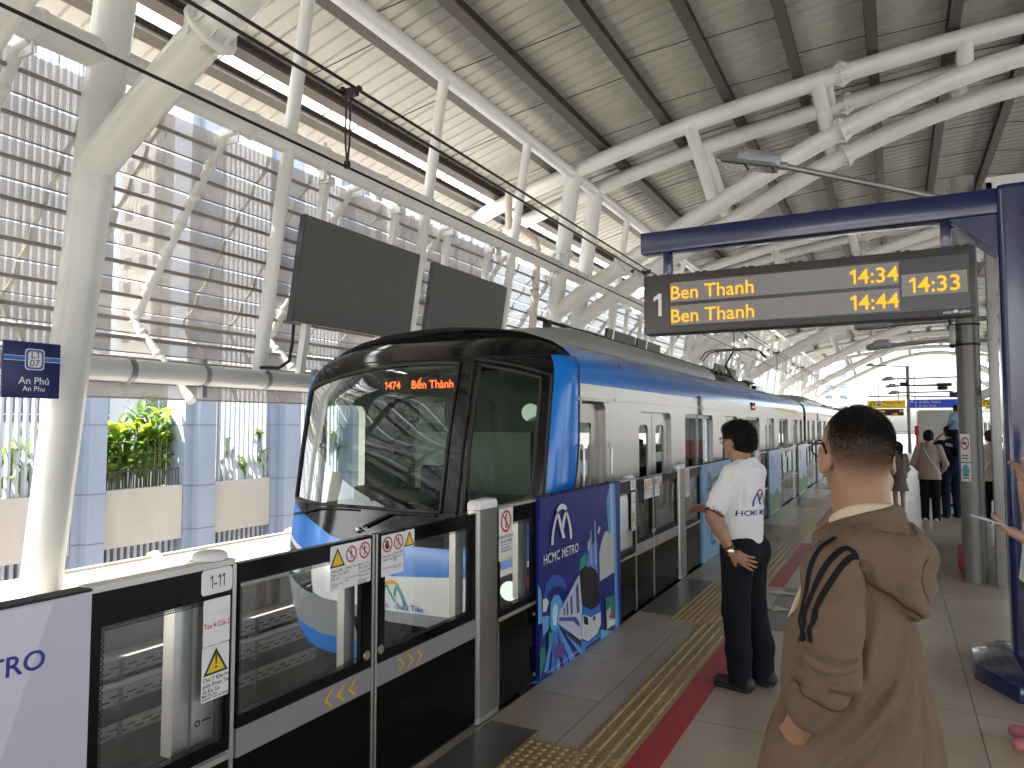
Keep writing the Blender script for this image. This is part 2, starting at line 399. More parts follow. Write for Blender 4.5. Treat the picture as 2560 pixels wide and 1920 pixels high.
for s in (0,1):
    xa,xb=(-8.78,-8.42) if s==0 else (2*XC+8.42,2*XC+8.78)
    P=[]
    for x in (xa,(xa+xb)/2,xb):
        nx,nz=nrm(x); P.append([(x+nx*.42,y,zup(x)+nz*.42) for y in np.arange(Y0,Y1,.5)])
    g=MB(); g.grid(P); obj('rooflight_strip',g,msk,roof)
    g=MB(); y=Y0
    while y<Y1:
        a=nrm(xa); b=nrm(xb); g.beam((xa+a[0]*.40,y,zup(xa)+a[1]*.40),(xb+b[0]*.40,y,zup(xb)+b[1]*.40),.02,.03); y+=.75
    obj('rooflight_bars',g,PURL,roof)
for x in PUR:
    nx,nz=nrm(x); g=MB(); Z=zup(x)
    def pt(a,b): return (x+nx*b+nz*a, Z+nz*b-nx*a)
    h0,h1,w=.19,.41,.095
    prof=[(-w,h0),(w,h0),(w,h0+.014),(.008,h0+.014),(.008,h1-.014),(w,h1-.014),(w,h1),(-w,h1),(-w,h1-.014),(-.008,h1-.014),(-.008,h0+.014),(-w,h0+.014)]
    A=[pt(*q) for q in prof]; g.loft([[(a[0],Y0,a[1]) for a in A],[(a[0],Y1,a[1]) for a in A]])
    obj('purlin',g,PURL,roof)
rods=MB()
for i in range(len(PUR)-1):
    a,b=PUR[i],PUR[i+1]
    if abs(b-a)<.8: continue
    na,nb=nrm(a),nrm(b); y=-6.2+(.35 if i%2 else 0)
    while y<Y1:
        rods.tube([(a+na[0]*.25,y,zup(a)+na[1]*.25),(b+nb[0]*.27,y+.25,zup(b)+nb[1]*.27)],.009,5,False); y+=2.03
obj('sag_rods',rods,IRON,roof)
# trusses
def flange(g,c,ax,r):
    ax=Vector(ax).normalized(); c=Vector(c); g.lathe(c,[(r,-.02),(r*1.42,-.02),(r*1.42,.02),(r,.02)],20,ax)
    u=ax.orthogonal().normalized(); v=ax.cross(u)
    for k in range(8):
        d=u*math.cos(k*math.pi/4+.2)+v*math.sin(k*math.pi/4+.2); t=ax.cross(d)
        for s in (1,-1):
            P=[c+d*r*.95+ax*s*.02,c+d*r*1.36+ax*s*.02,c+d*r*.95+ax*s*.15]; g.prism([p-t*.006 for p in P],t*.012)
LEAN=lambda z:-7.55+.157*z
WEB=[((-3.72,8.08),(-3.2,6.27)),((-1.2,8.44),(-1.0,7.32)),((1.28,8.68),(1.28,8.03))]
WEB=WEB+[((2*XC-a[0],a[1]),(2*XC-b[0],b[1])) for a,b in WEB]+[]
SIDES=(('left',1),('right',-1))
fi=0
ORD=['first','second','third','fourth','fifth','sixth','seventh','eighth']
for fi,(ya,yb) in enumerate(FR):
    if fi==0: continue
    frame=ORD[fi-1]
    t=thing('roof_truss','white curved tube roof truss, %s frame along the platform, '%frame+('over the far end' if fi==7 else 'spanning the platform'),'roof truss',(XC,ya,4.2))
    ys=[y for y in (ya,yb) if y is not None]
    for y in ys:
        lo=[(x,y,z) for x,z in LOC]; up=[(x,y,z) for x,z in UPC if -9.5<x<2*XC+9.5]
        g=MB(); g.tube(up,.175,16); obj('upper_chord',g,WHITE,t,smooth=40)
        g=MB(); g.tube(lo,.18,16)
        obj('lower_chord',g,WHITE,t,smooth=40)
        for s in (1,-1):
            for (fx,cv) in ((-.75,UPC),(-.78,LOC),(-5.25,LOC)):
                x=fx; z=interp(x,cv); z2=interp(x+.1,cv); xx=x if s==1 else 2*XC-x
                g=MB(); flange(g,(xx,y,z),(s,0,(z2-z)/.1),.178); obj_one('splice_flange',g,WHITE,t,smooth=30)
        for a,b in WEB:
            g=MB(); g.tube([(a[0],y,a[1]),(b[0],y,b[1])],.135,14); obj('web_post',g,WHITE,t,smooth=40)
    if yb:
        g=MB()
        for x in (-1.0,1.28,4.92,7.2):
            z=interp(x,UPC); g.tube([(x,ya,z),(x,yb,z)],.075,10)
        obj('cross_tie',g,WHITE,t,smooth=40)
# columns
for fi,(ya,yb) in enumerate(FR[1:]):
    for k,y in enumerate([q for q in (ya,yb) if q is not None]):
        for s,(sn,sg) in enumerate(SIDES):
            X=lambda x:x if sg==1 else 2*XC-x
            g=MB(); top=7.5
            g.tube([(X(LEAN(z)),y,z) for z in (-.05,2,4,6,top)],.185,20)
            nm='white leaning column %s under the %s truss, %s of its pair'%('beside the train' if sg==1 else 'across the platform',ORD[fi],'nearer' if k==0 else 'farther')
            if yb is None: nm='white leaning tubular column at the far end, '+('on the train side' if sg==1 else 'across the platform')
            t=thing('steel_column',nm,'column',(X(-7.55),y,-.05),'leaning columns under the roof trusses')
            obj('shaft',g,WHITE,t,smooth=40)
            if fi>0:
                g=MB(); z=5.62-.32*k; flange(g,(X(LEAN(z)),y,z),(.157*sg,0,1),.187); obj('flange',g,WHITE,t,smooth=30)
# longitudinal pipes
def longpipe(z,r,name,label,ring,rr,xoff=0.):
    for sn,sg in SIDES:
        X=lambda x:x if sg==1 else 2*XC-x
        x=LEAN(z)+xoff; t=thing(name,label+(' on the train side' if sg==1 else ' across the platform'),'pipe',(X(x),30,z-r))
        g=MB(); g.tube([(X(x),Y0,z),(X(x),Y1,z)],r,18); obj('pipe_run',g,WHITE,t,smooth=40)
        if ring and sg==1:
            g=MB(); y=1.1; i=0
            while y<40:
                g.lathe((X(x),y,z),[(r,-.03),(r*1.10,-.03),(r*1.10,.03),(r,.03)],20,(0,1,0))
                if i%2: g.box((x-.05,y-.03,z-r-.14),(x+.05,y+.03,z-r+.01)); g.box((x-.05,y-.03,z+r-.01),(x+.05,y+.03,z+r+.06))
                y+=ring; i+=1
            obj('clamp',g,rr,t,smooth=30)
longpipe(7.42,.135,'ridge_tie_tube','uppermost white tube running along the column tops',0,None)
longpipe(5.28,.155,'drain_pipe','middle white pipe with clamps along the column line',1.22,WHITE)
longpipe(2.28,.125,'lower_tie_tube','lowest white tube with dark clamps behind the train',.93,GALV)
# inclined struts and board hangers
ordn=0
for b in range(6):
    y4=FR[b+1][1]; yn=FR[b+2][0]; ds=[2.37,5.41,8.44] if b else [2.37,5.41,8.44]
    for j,d in enumerate(ds):
        y=y4+d*(yn-y4)/10.8
        g=MB(); g.tube([(LEAN(z)+.02,y,z) for z in (2.2,5.2,7.42)],.088,14)
        tag(obj('inclined_strut',g,WHITE,smooth=40),'slim white strut, %s of three after the %s truss on the train side'%(('first','second','third')[j],ORD[b]),'strut','slim struts along the side pipes')
        g=MB(); g.tube([(2*XC-LEAN(z),y,z) for z in (2.2,5.2,7.42)],.088,14)
        if b<3: tag(obj('inclined_strut',g,WHITE,smooth=40),'slim white strut, %s of three after the %s truss across the platform'%(('first','second','third')[j],ORD[b]),'strut','slim struts along the side pipes')
# ---------------- louvre screens ----------------
PERF=Mperf('perforated_aluminium',(.60,.55,.50),.017,.215)
LIP=M('rolled_louvre_lip',(.27,.24,.21),.5,.2,.15,3)
STRAP=M('louvre_strap',(.60,.57,.50),.45,.2,.1,3)
PROF=[(-6.98,5.12),(-7.37,4.65),(-7.7,4.24),(-8.08,3.71),(-8.45,3.22),(-8.62,3.02),(-8.15,2.61),(-7.7,2.19),(-7.46,1.98)]
def prof_at(s):
    for (a,b) in zip(PROF[:-1],PROF[1:]):
        L=math.hypot(b[0]-a[0],b[1]-a[1])
        if s<=L: t=s/L; return (lerp(a[0],b[0],t),lerp(a[1],b[1],t),(b[0]-a[0])/L,(b[1]-a[1])/L)
        s-=L
    a,b=PROF[-2:]; L=math.hypot(b[0]-a[0],b[1]-a[1]); return (b[0],b[1],(b[0]-a[0])/L,(b[1]-a[1])/L)
PL=sum(math.hypot(b[0]-a[0],b[1]-a[1]) for a,b in zip(PROF[:-1],PROF[1:]))
ROWS=10; RP=PL/ROWS
ribys=[-30,-24,-18,-12,-8,-5.5,-3.25,-1.0,1.25,3.5,5.78,8.02,10.42,12.7,15.0,17.2,19.5,21.8,24.1,26.4,28.7,31,33.3,35.6,37.9,40.2]
def louvre_bay(ya,yb,label,det):
    t=thing('louvre_screen',label,'louvre screen',(-7.8,(ya+yb)/2,1.9),'perforated louvre screens along the track')
    for r in range(ROWS):
        g=MB(); P=[];U=[]
        L=RP*.925; N=7; up=PROF and (r*RP<2.6)
        for i in range(N):
            q=i/(N-1); x,z,tx,tz=prof_at(r*RP+q*L); nx,nz=(tz,-tx)   # inner normal
            if nx<0: nx,nz=-nx,-nz
            bulge=.05*math.sin(math.pi*q)*(1)-.02
            P.append([(x+nx*bulge,ya+.03,z+nz*bulge),(x+nx*bulge,yb-.03,z+nz*bulge)]); U.append([(ya,q*L*1.1),(yb,q*L*1.1)])
        g.grid(P,U); o=obj('slat',g,PERF,t,smooth=170)
        g=MB(); x,z,tx,tz=prof_at(r*RP+L); g.tube([(x,ya+.03,z),(x,yb-.03,z)],.009,6)
        x2,z2,_,_=prof_at(r*RP+.40*L); nx,nz=(tz,-tx)
        if nx<0: nx,nz=-nx,-nz
        g.tube([(x2+nx*.05,ya+.03,z2+nz*.05-.0),(x2+nx*.05,yb-.03,z2+nz*.05)],.024,8)
        obj('lip',g,LIP,o,smooth=50)
        if det:
            g=MB()
            for k in (1,2):
                y=lerp(ya,yb,k/3)
                x_,z_,tx,tz=prof_at(r*RP+.5*L); nx,nz=(tz,-tx)
                if nx<0: nx,nz=-nx,-nz
                g.loft([[(a[0][0]+nx*o_,y+w_,a[0][2]+nz*o_) for o_,w_ in ((.004,-.022),(.004,.022),(.016,.022),(.016,-.022))] for a in P])
            obj('strap',g,STRAP,o)
    g=MB(); pts=[(-6.74,yb,5.14)]+[(prof_at(s)[0]+.05*0+.06,yb,prof_at(s)[1]+.0) for s in np.linspace(0,PL,30)]
    g.tube(pts,.055,10); g.prism([(-6.7,yb-.012,5.2),(-6.7,yb-.012,5.0),(-7.1,yb-.012,5.02),(-7.15,yb-.012,5.2)],(0,.024,0))
    for r in range(1,ROWS):
        x,z,_,_=prof_at(r*RP-.02); g.ball((x+.06,yb,z),.075,8,6)
    obj('rib',g,WHITE,t,smooth=50)
for i in range(len(ribys)-1):
    louvre_bay(ribys[i],ribys[i+1],('perforated louvre screen bay '+{7:'behind the station sign',8:'behind the leaning column at the station sign',9:'between the leaning column and the big grey board',10:'behind the big grey board',11:'behind the second grey board',12:'just before the second column pair'}[i]) if i in (7,8,9,10,11,12) else 'perforated louvre screen bay far along behind the train',4<i<16)
g=MB()
P=[];U=[]
for q in np.linspace(0,1,5): P.append([(-7.62-.34*q,-8,-.02+.11*q+.04*math.sin(q*3.1)),(-7.62-.34*q,70,-.02+.11*q+.04*math.sin(q*3.1))]); U.append([(-8,q*.4),(70,q*.4)])
t=thing('handrail_screen','low sunlit perforated kerb screen on the wall below the louvres','screen',(-7.8,20,-.02))
g.grid(P,U); obj('mesh_panel',g,Mperf('perforated_pale',(.40,.35,.29),.02,.3),t,smooth=170)
g=MB(); g.tube([(-7.97,-8,.10),(-7.97,70,.10)],.03,8); obj('top_rail',g,STRAP,t,smooth=50)
g=MB()
for y in ribys: g.prism([(-7.75,y-.04,-.02),(-8.0,y-.04,.17),(-8.1,y-.04,.13),(-7.95,y-.04,-.02)],(0,.08,0)); 
obj('foot_bracket',g,WHITE,t)
# ---------------- metro train ----------------
TX=-3.875; HW=1.475; YS=5.75
BLUE=M('train_blue_paint',(.003,.19,.68),.2,0,.03,2,coat=.12)
TWH=M('train_white_paint',(.78,.79,.80),.2,0,.03,2,coat=.4)
TGR=M('train_grey_paint',(.33,.345,.36),.25,.2,.05,2,coat=.3)
TBK=M('train_black_mask',(.004,.004,.0045),.09,0,.1,3,coat=.1,spec=.3)
TSS=M('train_stainless_side',(.60,.575,.545),.36,.75,.07,.9,streak=6,bump=.03,bs=5)
TROOF=M('train_roof_grey',(.42,.43,.43),.42,.3,.15,2)
WGL=Mglass('windscreen_glass',(.50,.60,.52),.0,ior=1.29); SGL=Mglass('train_window_glass',(.30,.33,.33),.06)
TINT=M('train_interior_wall',(.55,.57,.56),.5,0,.05,2); TFL=M('train_floor',(.10,.10,.10),.6,0,.2,3)
SEATB=M('train_seat_red',(.28,.02,.03),.5,0,.1,4)
train=thing('metro_train','blue, white and stainless metro train with black rounded nose at the platform','train',(TX,5.1,-1.16))
HWZ=[(-.5,1.33),(-.3,1.41),(0,1.455),(.3,1.475),(2.05,1.475),(2.2,1.455),(2.33,1.37),(2.45,1.19),(2.54,.93),(2.60,.58),(2.63,.2),(2.635,.02)]
YFZ=[(-.5,5.32),(-.3,5.2),(0,5.09),(.3,5.04),(.6,5.06),(.9,5.13),(1.5,5.24),(2.0,5.36),(2.25,5.46),(2.4,5.58),(2.5,5.70),(2.57,5.82),(2.62,5.97),(2.635,6.1)]
NEXP=4.2
def dense(pts,n=400,it=60):
    z=np.linspace(pts[0][0],pts[-1][0],n); v=np.interp(z,[p[0] for p in pts],[p[1] for p in pts])
    for _ in range(it): v[1:-1]=(v[:-2]+2*v[1:-1]+v[2:])/4
    return list(zip(z,v))
YFZ=dense(YFZ); HWZ=dense(HWZ,it=14)
def _sup(th,n=NEXP): c,s=math.cos(th),math.sin(th); return (math.copysign(abs(c)**(2/n),c),abs(s)**(2/n))
_th=np.linspace(0,math.pi,1200); _p=np.array([(HW*_sup(t)[0],.62*_sup(t)[1]) for t in _th]); _L=np.concatenate([[0],np.cumsum(np.hypot(*np.diff(_p,axis=0).T))]); _L=1-2*_L/_L[-1]   # s=+1 right side, -1 left
def S(s,z,off=0):
    def P(s,z):
        th=float(np.interp(-s,-_L,_th)); c,sn=_sup(th); yf=interp(z,YFZ); ys=max(YS,yf+.35)
        return Vector((TX+interp(z,HWZ)*c, ys-(ys-yf)*sn, z))
    p=P(s,z)
    if off:
        a=P(min(1,s+.01),z)-P(max(-1,s-.01),z); b=P(s,min(2.63,z+.02))-P(s,z-.02); nn=a.cross(b); nn.normalize()
        if nn.y>0 and abs(nn.y)>.05: nn=-nn
        elif abs(nn.y)<=.05 and nn.x*s<0: nn=-nn
        p=p+nn*off
    return p
def s_of_x(x): return float(np.interp((x-TX)/HW,[_sup(t)[0] for t in _th[::-1]],_L[::-1]))
def patch(g,s0,s1,zlo,zhi,ns=40,nz=6,off=0):
    P=[]
    for i in range(nz+1):
        q=i/nz; P.append([S(s,lerp(zlo(s),zhi(s),q),off) for s in np.linspace(s0,s1,ns+1)])
    g.grid(P)
fn=lambda *pts:(lambda s:interp(abs(s),pts))
zb=fn((0,-.46),(.6,-.43),(.78,-.38),(1,-.36)); zc=fn((0,-.25),(.5,-.24),(.72,-.14),(1,-.08)); zw=fn((0,.10),(.42,.12),(.7,.29),(1,.36))
zb2=fn((0,.40),(.45,.46),(.68,.62),(.8,.72),(1,.80)); zb1=fn((0,.66),(.35,.67),(.66,.90),(.72,.96),(1,1.0))
zwb=fn((0,.955),(.5,.96),(.7,.99),(1,1.03)); zwt=lambda s:2.262-.44*max(0,abs(s)-.05)**2-(1.2*max(0,-s-.58)**2)
ztop=lambda s:2.634
sL0,sL1,sR0,sR1=-.705,s_of_x(-3.42),s_of_x(-3.20),.675
SE=.735
CS=.245
for a_,b_ in ((-1,-CS),(CS,1)): g=MB(); patch(g,a_,b_,zb,zc,30,5); obj('chin_panel',g,BLUE,train,smooth=50)
g=MB(); patch(g,-1,-CS,zc,zw,30,6); patch(g,CS,1,zc,zw,30,6); patch(g,-CS,CS,lambda s:.0,zw,16,3); obj('grey_band',g,TGR,train,smooth=50)
g=MB(); patch(g,-1,1,zw,zb2,90,6); obj('white_band',g,TWH,train,smooth=50)
g=MB(); patch(g,-SE,SE,zb2,zb1,80,6); obj('blue_band',g,BLUE,train,smooth=50)
sedge=lambda z:interp(z,[(0,.80),(.7,.84),(1.0,.895),(1.35,.96),(1.6,.985),(2.3,1.0)])
for sg in (-1,1):
    for nm,fa,fb,mt in (('corner_strip',lambda z:SE,sedge,BLUE),('side_shoulder',sedge,lambda z:1.0,TSS)):
        g=MB(); g.grid([[S(sg*lerp(fa(z),fb(z),k/14),z) for k in range(15)] for z in [lerp(zb2(.85),2.3,q/44) for q in range(45)]]); obj(nm,g,mt,train,smooth=60)
    g=MB(); g.tube([S(sg*min(.999,sedge(z)),z,.003) for z in np.linspace(.78,2.3,30)],.007,5); obj('strip_seam',g,BLACK,train,smooth=60)
g=MB(); g.tube([S(s,2.3,.002) for s in np.linspace(-1,1,80)],.005,5); obj('roof_seam',g,BLACK,train,smooth=60)
g=MB(); patch(g,-SE,SE,zb1,zwb,80,5); patch(g,-SE,sL0,zwb,zwt,4,24); patch(g,sL1,sR0,zwb,zwt,8,24); patch(g,sR1,SE,zwb,zwt,4,24)
patch(g,-SE,SE,zwt,lambda s:2.3,80,6); patch(g,-1,1,lambda s:2.3,lambda s:2.634,100,16); obj('black_mask',g,TBK,train,smooth=60)
gl=MB(); patch(gl,sL0,sL1,zwb,zwt,110,56,-.004); obj('windscreen',gl,WGL,train,smooth=170)
gl=MB(); patch(gl,sR0,sR1,zwb,zwt,50,48,-.004); obj('door_window',gl,Mglass('door_window_glass',(.40,.46,.42),.0,ior=1.23),train,smooth=170)
def rim(s0,s1,r=.016,zl=zwb,zt=zwt,off=.008):
    pts=[S(s,zl(s),off) for s in np.linspace(s0,s1,24)]+[S(s1,lerp(zl(s1),zt(s1),q),off) for q in np.linspace(.05,1,14)]+[S(s,zt(s),off) for s in np.linspace(s1,s0,24)[1:]]+[S(s0,lerp(zt(s0),zl(s0),q),off) for q in np.linspace(.05,.99,14)]
    g=MB(); g.tube(pts,r,6); return g
obj('window_rim',rim(sL0,sL1),BLACK,train,smooth=60); obj('window_rim',rim(sR0,sR1),BLACK,train,smooth=60)
obj('door_frame',rim(sR0-.035,SE-.012,.013,lambda s:.93+0*s,lambda s:zwt(s)+.05),BLACK,train,smooth=60)
g=MB()
for k in range(7):
    for s in (sL1+.025,sR0-.025): g.ball(S(s,1.02+k*.19,.006),.008,6,4)
obj('rivet_row',g,IRON,train)
# headlights
for sg in (-1,1):
    q=[(sg*.70,.575),(sg*.52,.46),(sg*.50,.165),(sg*.56,.17),(sg*.69,.27)]
    g=MB(); 
    top=lambda s:interp(abs(s),[(.49,.425),(.52,.45),(.62,.53),(.71,.60)]); bot=lambda s:interp(abs(s),[(.49,.15),(.55,.165),(.64,.235),(.71,.285)])
    patch(g,sg*.49,sg*.71,bot,top,16,6,.006); h=obj('headlight',g,M('headlight_cover',(.03,.03,.032),.06,0,.1,4,coat=.6),train,smooth=60)
    c=S(sg*.605,.385,.012); g=MB(); g.lathe(c,[(.075,-.01),(.075,.012),(.05,.016),(.0,.018)],20,(sg*.25,-1,0)); obj('lamp',g,Memit('headlamp_lens',(.85,1,.9),.16),h,smooth=50)
    c=S(sg*.665,.46,.012); g=MB(); g.lathe(c,[(.055,-.01),(.055,.01),(.0,.014)],18,(sg*.5,-1,0)); obj('tail_lamp',g,M('tail_lamp_red',(.45,.01,.02),.15,0,0,coat=.5),h,smooth=50)
# coupler recess
g=MB(); g.box((TX-.55,5.75,-.95),(TX+.55,6.4,.02)); g.box((TX-.55,5.18,-.0),(TX+.55,5.8,.02)); obj('coupler_recess',g,BLACK,train)
g=MB(); g.tube([(TX,5.8,-.42),(TX,5.32,-.42)],.09,12); g.box((TX-.16,5.12,-.55),(TX+.16,5.34,-.28)); g.tube([(TX-.3,5.7,-.2),(TX-.22,5.4,-.36),(TX-.1,5.3,-.4)],.02,6); obj('coupler',g,M('coupler_grey',(.18,.17,.16),.5,.6,.2,5),train,smooth=40)
# wipers, handle
for a,b,c in (((-.30,.86),(-.47,.90),(-.66,.84)),((.10,.82),(-.02,.90),(-.17,.79))):
    g=MB(); p0=S(b[0]+.24,b[1]+.03,.03);p1=S(b[0],b[1]+.02,.035);p2=S(c[0],c[1],.03); g.tube([p0,p1],.009,6); g.tube([p1+Vector((.12,0,.0)),p1,p2],.013,6); obj('wiper',g,BLACK,train,smooth=50)
g=MB(); c=S(-.21,.76,.01); g.lathe(c,[(.02,-.01),(.028,.0),(.028,.012),(.01,.02)],12,(0,-1,0)); g.tube([c+Vector((-.05,-.012,0)),c+Vector((.05,-.012,0))],.008,6); obj('lock_handle',g,STEEL,train,smooth=40)
# logo and lettering on the nose
def nose_decal(name,mb,mat,off=.006):
    mb2=MB(); mb2.f=mb.f; mb2.mi=mb.mi
    for v in mb.v: mb2.v.append(tuple(S(s_of_x(v[0]),v[2],off)))
    return obj(name,mb2,mat,train)
def metro_logo(cx,cz,w,plane,arcm,legm):
    """M-shaped emblem: arc on top, two bowed legs; plane(x,z)->x,y,z"""
    arc=MB(); leg=MB(); h=w*.80
    n=16; O=[];I=[]
    for k in range(n+1):
        a=R(135-90*k/n); O.append((cx+math.cos(a)*w*.36,cz+h*.30+ (math.sin(a)-.707)*w*.36+.0)); I.append((cx+math.cos(a)*w*.255,cz+h*.30+(math.sin(a)*.255-.707*.36)*w+.0))
    for k in range(n): arc.add([plane(*p) for p in (O[k],O[k+1],I[k+1],I[k])],[(0,1,2,3)])
    for sg in (-1,1):
        o=[];i=[]
        for k in range(9):
            q=k/8; x=lerp(.24,.50,1-(1-q)**2); z=lerp(.26,-.5,q); o.append((cx+sg*x*w,cz+z*h)); i.append((cx+sg*(x-.105)*w,cz+(z-.0)*h))
        for k in range(8): leg.add([plane(*p) for p in (o[k],o[k+1],i[k+1],i[k])],[(0,1,2,3)])
    # diagonals
    leg.add([plane(*p) for p in ((cx-.26*w,cz+.26*h),(cx-.12*w,cz+.20*h),(cx+.16*w,cz-.42*h),(cx+.02*w,cz-.42*h))],[(0,1,2,3)])
    leg.add([plane(*p) for p in ((cx+.26*w,cz+.26*h),(cx+.12*w,cz+.20*h),(cx-.0*w,cz-.06*h),(cx+.065*w,cz-.24*h))],[(0,1,2,3)])
    return arc,leg
TEAL=M('logo_teal',(.03,.42,.42),.3,0,0); ORG=M('logo_orange',(.80,.36,.02),.3,0,0); LBL=M('logo_blue_text',(.03,.13,.38),.3,0,0)
arc,leg=metro_logo(TX+.02,.275,.27,lambda x,z:(x,5,z),ORG,TEAL)
nose_decal('logo_arc',arc,ORG); nose_decal('logo_legs',leg,TEAL)
nose_decal('route_lettering',text_mb('Bến Thành - Suối Tiên',.075,(TX,5,.125),(1,0,0),(0,0,1),'CENTER',.012),LBL)
# cab interior
g=MB(); g.box((TX-1.42,6.95,-.02),(TX+1.42,7.0,2.3)); obj('cab_bulkhead',g,M('cab_bulkhead_green',(.10,.135,.11),.5,0,.08,2),train)
GRP=M('cab_pale_panel',(.30,.40,.32),.4,0,.06,2)
g=MB(); g.box((-4.95,6.90,.95),(-3.45,6.948,1.62)); g.box((-3.05,6.90,.2),(-2.6,6.948,1.75)); g.box((-4.9,6.90,1.72),(-4.55,6.948,1.95)); obj('bulkhead_panel',g,GRP,train)
g=MB(); g.box((-5.1,5.5,.55),(-3.5,6.1,.93)); g.box((-4.9,5.75,.93),(-3.9,5.95,1.08)); obj('driver_desk',g,BLACK,train,bevel=.03)
g=MB(); g.box((-4.75,6.3,.4),(-4.25,6.75,.52)); g.box((-4.72,6.66,.52),(-4.28,6.78,1.25)); obj('driver_seat',g,M('seat_dark_blue',(.02,.03,.07),.7,0,.1,5),train,bevel=.04)
g=MB(); g.box((TX-1.42,5.7,-.05),(TX+1.42,61.5,0)); obj('floor',g,TFL,train)
g=MB(); g.box((-4.30,5.455,2.0),(-3.46,5.50,2.145)); d=obj('destination_display',g,BLACK,train)
RLED=Memit('red_led',(1,.09,.02),.9); obj('destination_text',text_mb('1474',.10,(-4.27,5.450,2.035),(1,0,0),(0,0,1),'LEFT',.01),RLED,d); obj('destination_text',text_mb('Bến Thành',.105,(-3.50,5.450,2.035),(1,0,0),(0,0,1),'RIGHT',.014),RLED,d)
c=S(s_of_x(-2.68),1.80,.004); g=MB(); g.lathe(c,[(.075,0),(.075,.002)],24,(.35,-1,0)); obj('round_sticker',g,M('pale_green_sticker',(.45,.65,.5),.4,0,.1,20),train)
# ---- cars ----
def side_wall(g,y0,y1,ops,x,z0=-1.0,z1=2.06,rad=.09):
    ys=sorted(set([y0,y1]+[o[0] for o in ops]+[o[1] for o in ops])); zs=sorted(set([z0,z1]+[o[2] for o in ops]+[o[3] for o in ops]))
    for a,b in zip(ys[:-1],ys[1:]):
        for c,d in zip(zs[:-1],zs[1:]):
            my,mz=(a+b)/2,(c+d)/2
            if any(o[0]<my<o[1] and o[2]<mz<o[3] for o in ops): continue
            g.add([(x,a,c),(x,b,c),(x,b,d),(x,a,d)],[(0,1,2,3)])
    sg=1 if x>TX else -1; dp=.09
    for o in ops:
        a,b,c,d=o[:4]; r=rad; lp=[]
        for cy,cz,a0 in ((b-r,d-r,0),(a+r,d-r,90),(a+r,c+r,180),(b-r,c+r,270)):
            arc=[(cy+r*math.cos(R(a0+k*18)),cz+r*math.sin(R(a0+k*18))) for k in range(6)]; lp+=arc
            cor=(b if cy>(a+b)/2 else a, d if cz>(c+d)/2 else c)
            g.add([(x,*cor)]+[(x,*q) for q in arc],[tuple(range(7))])
        n=len(lp); g.add([(x,*q) for q in lp]+[(x-sg*dp,*q) for q in lp],[(i,(i+1)%n,n+(i+1)%n,n+i) for i in range(n)])
ROOFP=[(1.475,2.06),(1.468,2.15),(1.44,2.24),(1.37,2.33),(1.28,2.40)]
ROOFC=[(1.28,2.40),(1.19,2.45),(.93,2.54),(.58,2.60),(.2,2.63)]
def car(y0,y1,doors,wins,first,smallw=()):
    ops=[(d-.62,d+.62,-.02,1.84,'d') for d in doors]+[(w[0],w[1],.82,1.84,'w') for w in wins]
    if first: opsR=ops+[(5.75,6.37,-.02,1.91,'c')]
    else: opsR=ops
    for x in (TX+HW,TX-HW):
        g=MB(); side_wall(g,y0,y1,opsR,x); obj('side_wall',g,TSS,train,smooth=25,fixn=False)
        sg=1 if x>TX else -1
        for d in doors:
            for k in (-1,1):
                g=MB(); xi=x-sg*.05; yy=(d+k*.312); a,b=yy-.303,yy+.303
                side_wall(g,a,b,[(yy-.17,yy+.17,.72,1.70,'g')],xi,-.02,1.84,.08); L=obj('door_leaf',g,M('train_door_metal',(.62,.61,.59),.33,.6,.05,1.5),train,smooth=25,fixn=False)
                g=MB(); g.add([(xi-sg*.012,yy-.18,.70),(xi-sg*.012,yy+.18,.70),(xi-sg*.012,yy+.18,1.72),(xi-sg*.012,yy-.18,1.72)],[(0,1,2,3)]); obj('pane',g,SGL,L)
        for w in wins:
            g=MB(); xi=x-sg*.06; m=(w[0]+w[1])/2
            g.add([(xi,w[0],.8),(xi,w[1],.8),(xi,w[1],1.86),(xi,w[0],1.86)],[(0,1,2,3)]); W_=obj('window',g,SGL,train)
            g=MB(); g.box((xi-.02,m-.025,.8),(xi+.02,m+.025,1.86)); g.box((xi-.02,w[0],1.79),(xi+.02,w[1],1.84)); obj('mullion',g,GALV,W_)
    for nm,pr,mt in (('roof_edge',ROOFP,BLUE),):
        for sg in (1,-1):
            g=MB(); g.grid([[(TX+sg*a,y,b) for y in (y0,y1)] for a,b in pr]); obj(nm,g,mt,train,smooth=60,fixn=False)
    g=MB(); g.grid([[(TX+a,y,b) for y in (y0+.02,y1)] for a,b in ROOFC+[(-a,b) for a,b in ROOFC[::-1]]]); obj('roof',g,TROOF,train,smooth=60,fixn=False)
    g=MB(); g.box((TX-1.4,y0+(1.6 if first else .05),2.2),(TX+1.4,y1-.05,2.24)); obj('ceiling',g,TINT,train)
    for d in doors[:-1]:
        for sg in (1,-1):
            g=MB(); xa=TX+sg*1.40; xb=TX+sg*.95; g.box((xa,d+.75,.35),(xb,d+3.4,.45)); g.box((xa,d+.75,.45),(TX+sg*1.30,d+3.4,.85)); obj('seat_bench',g,SEATB,train,bevel=.03)
    g=MB()
    for d in doors:
        for dx in (-.6,.6): g.tube([(TX+dx,d+.8,0),(TX+dx,d+.8,2.2)],.017,6)
    obj('grab_poles',g,STEEL,train)
    g=MB()
    for sg in (1,-1): g.box((TX+sg*1.42,y0,-1.05),(TX+sg*1.46,y1,-.98))
    g.box((TX-1.2,y0+2,-1.15),(TX+1.2,y1-2,-.6)); obj('underframe',g,BLACK,train)
car(5.75,22.75,[7.98,12.12,16.35,20.6],[(9.25,10.85),(13.41,15.0),(17.68,19.25),(21.75,22.35)],True)
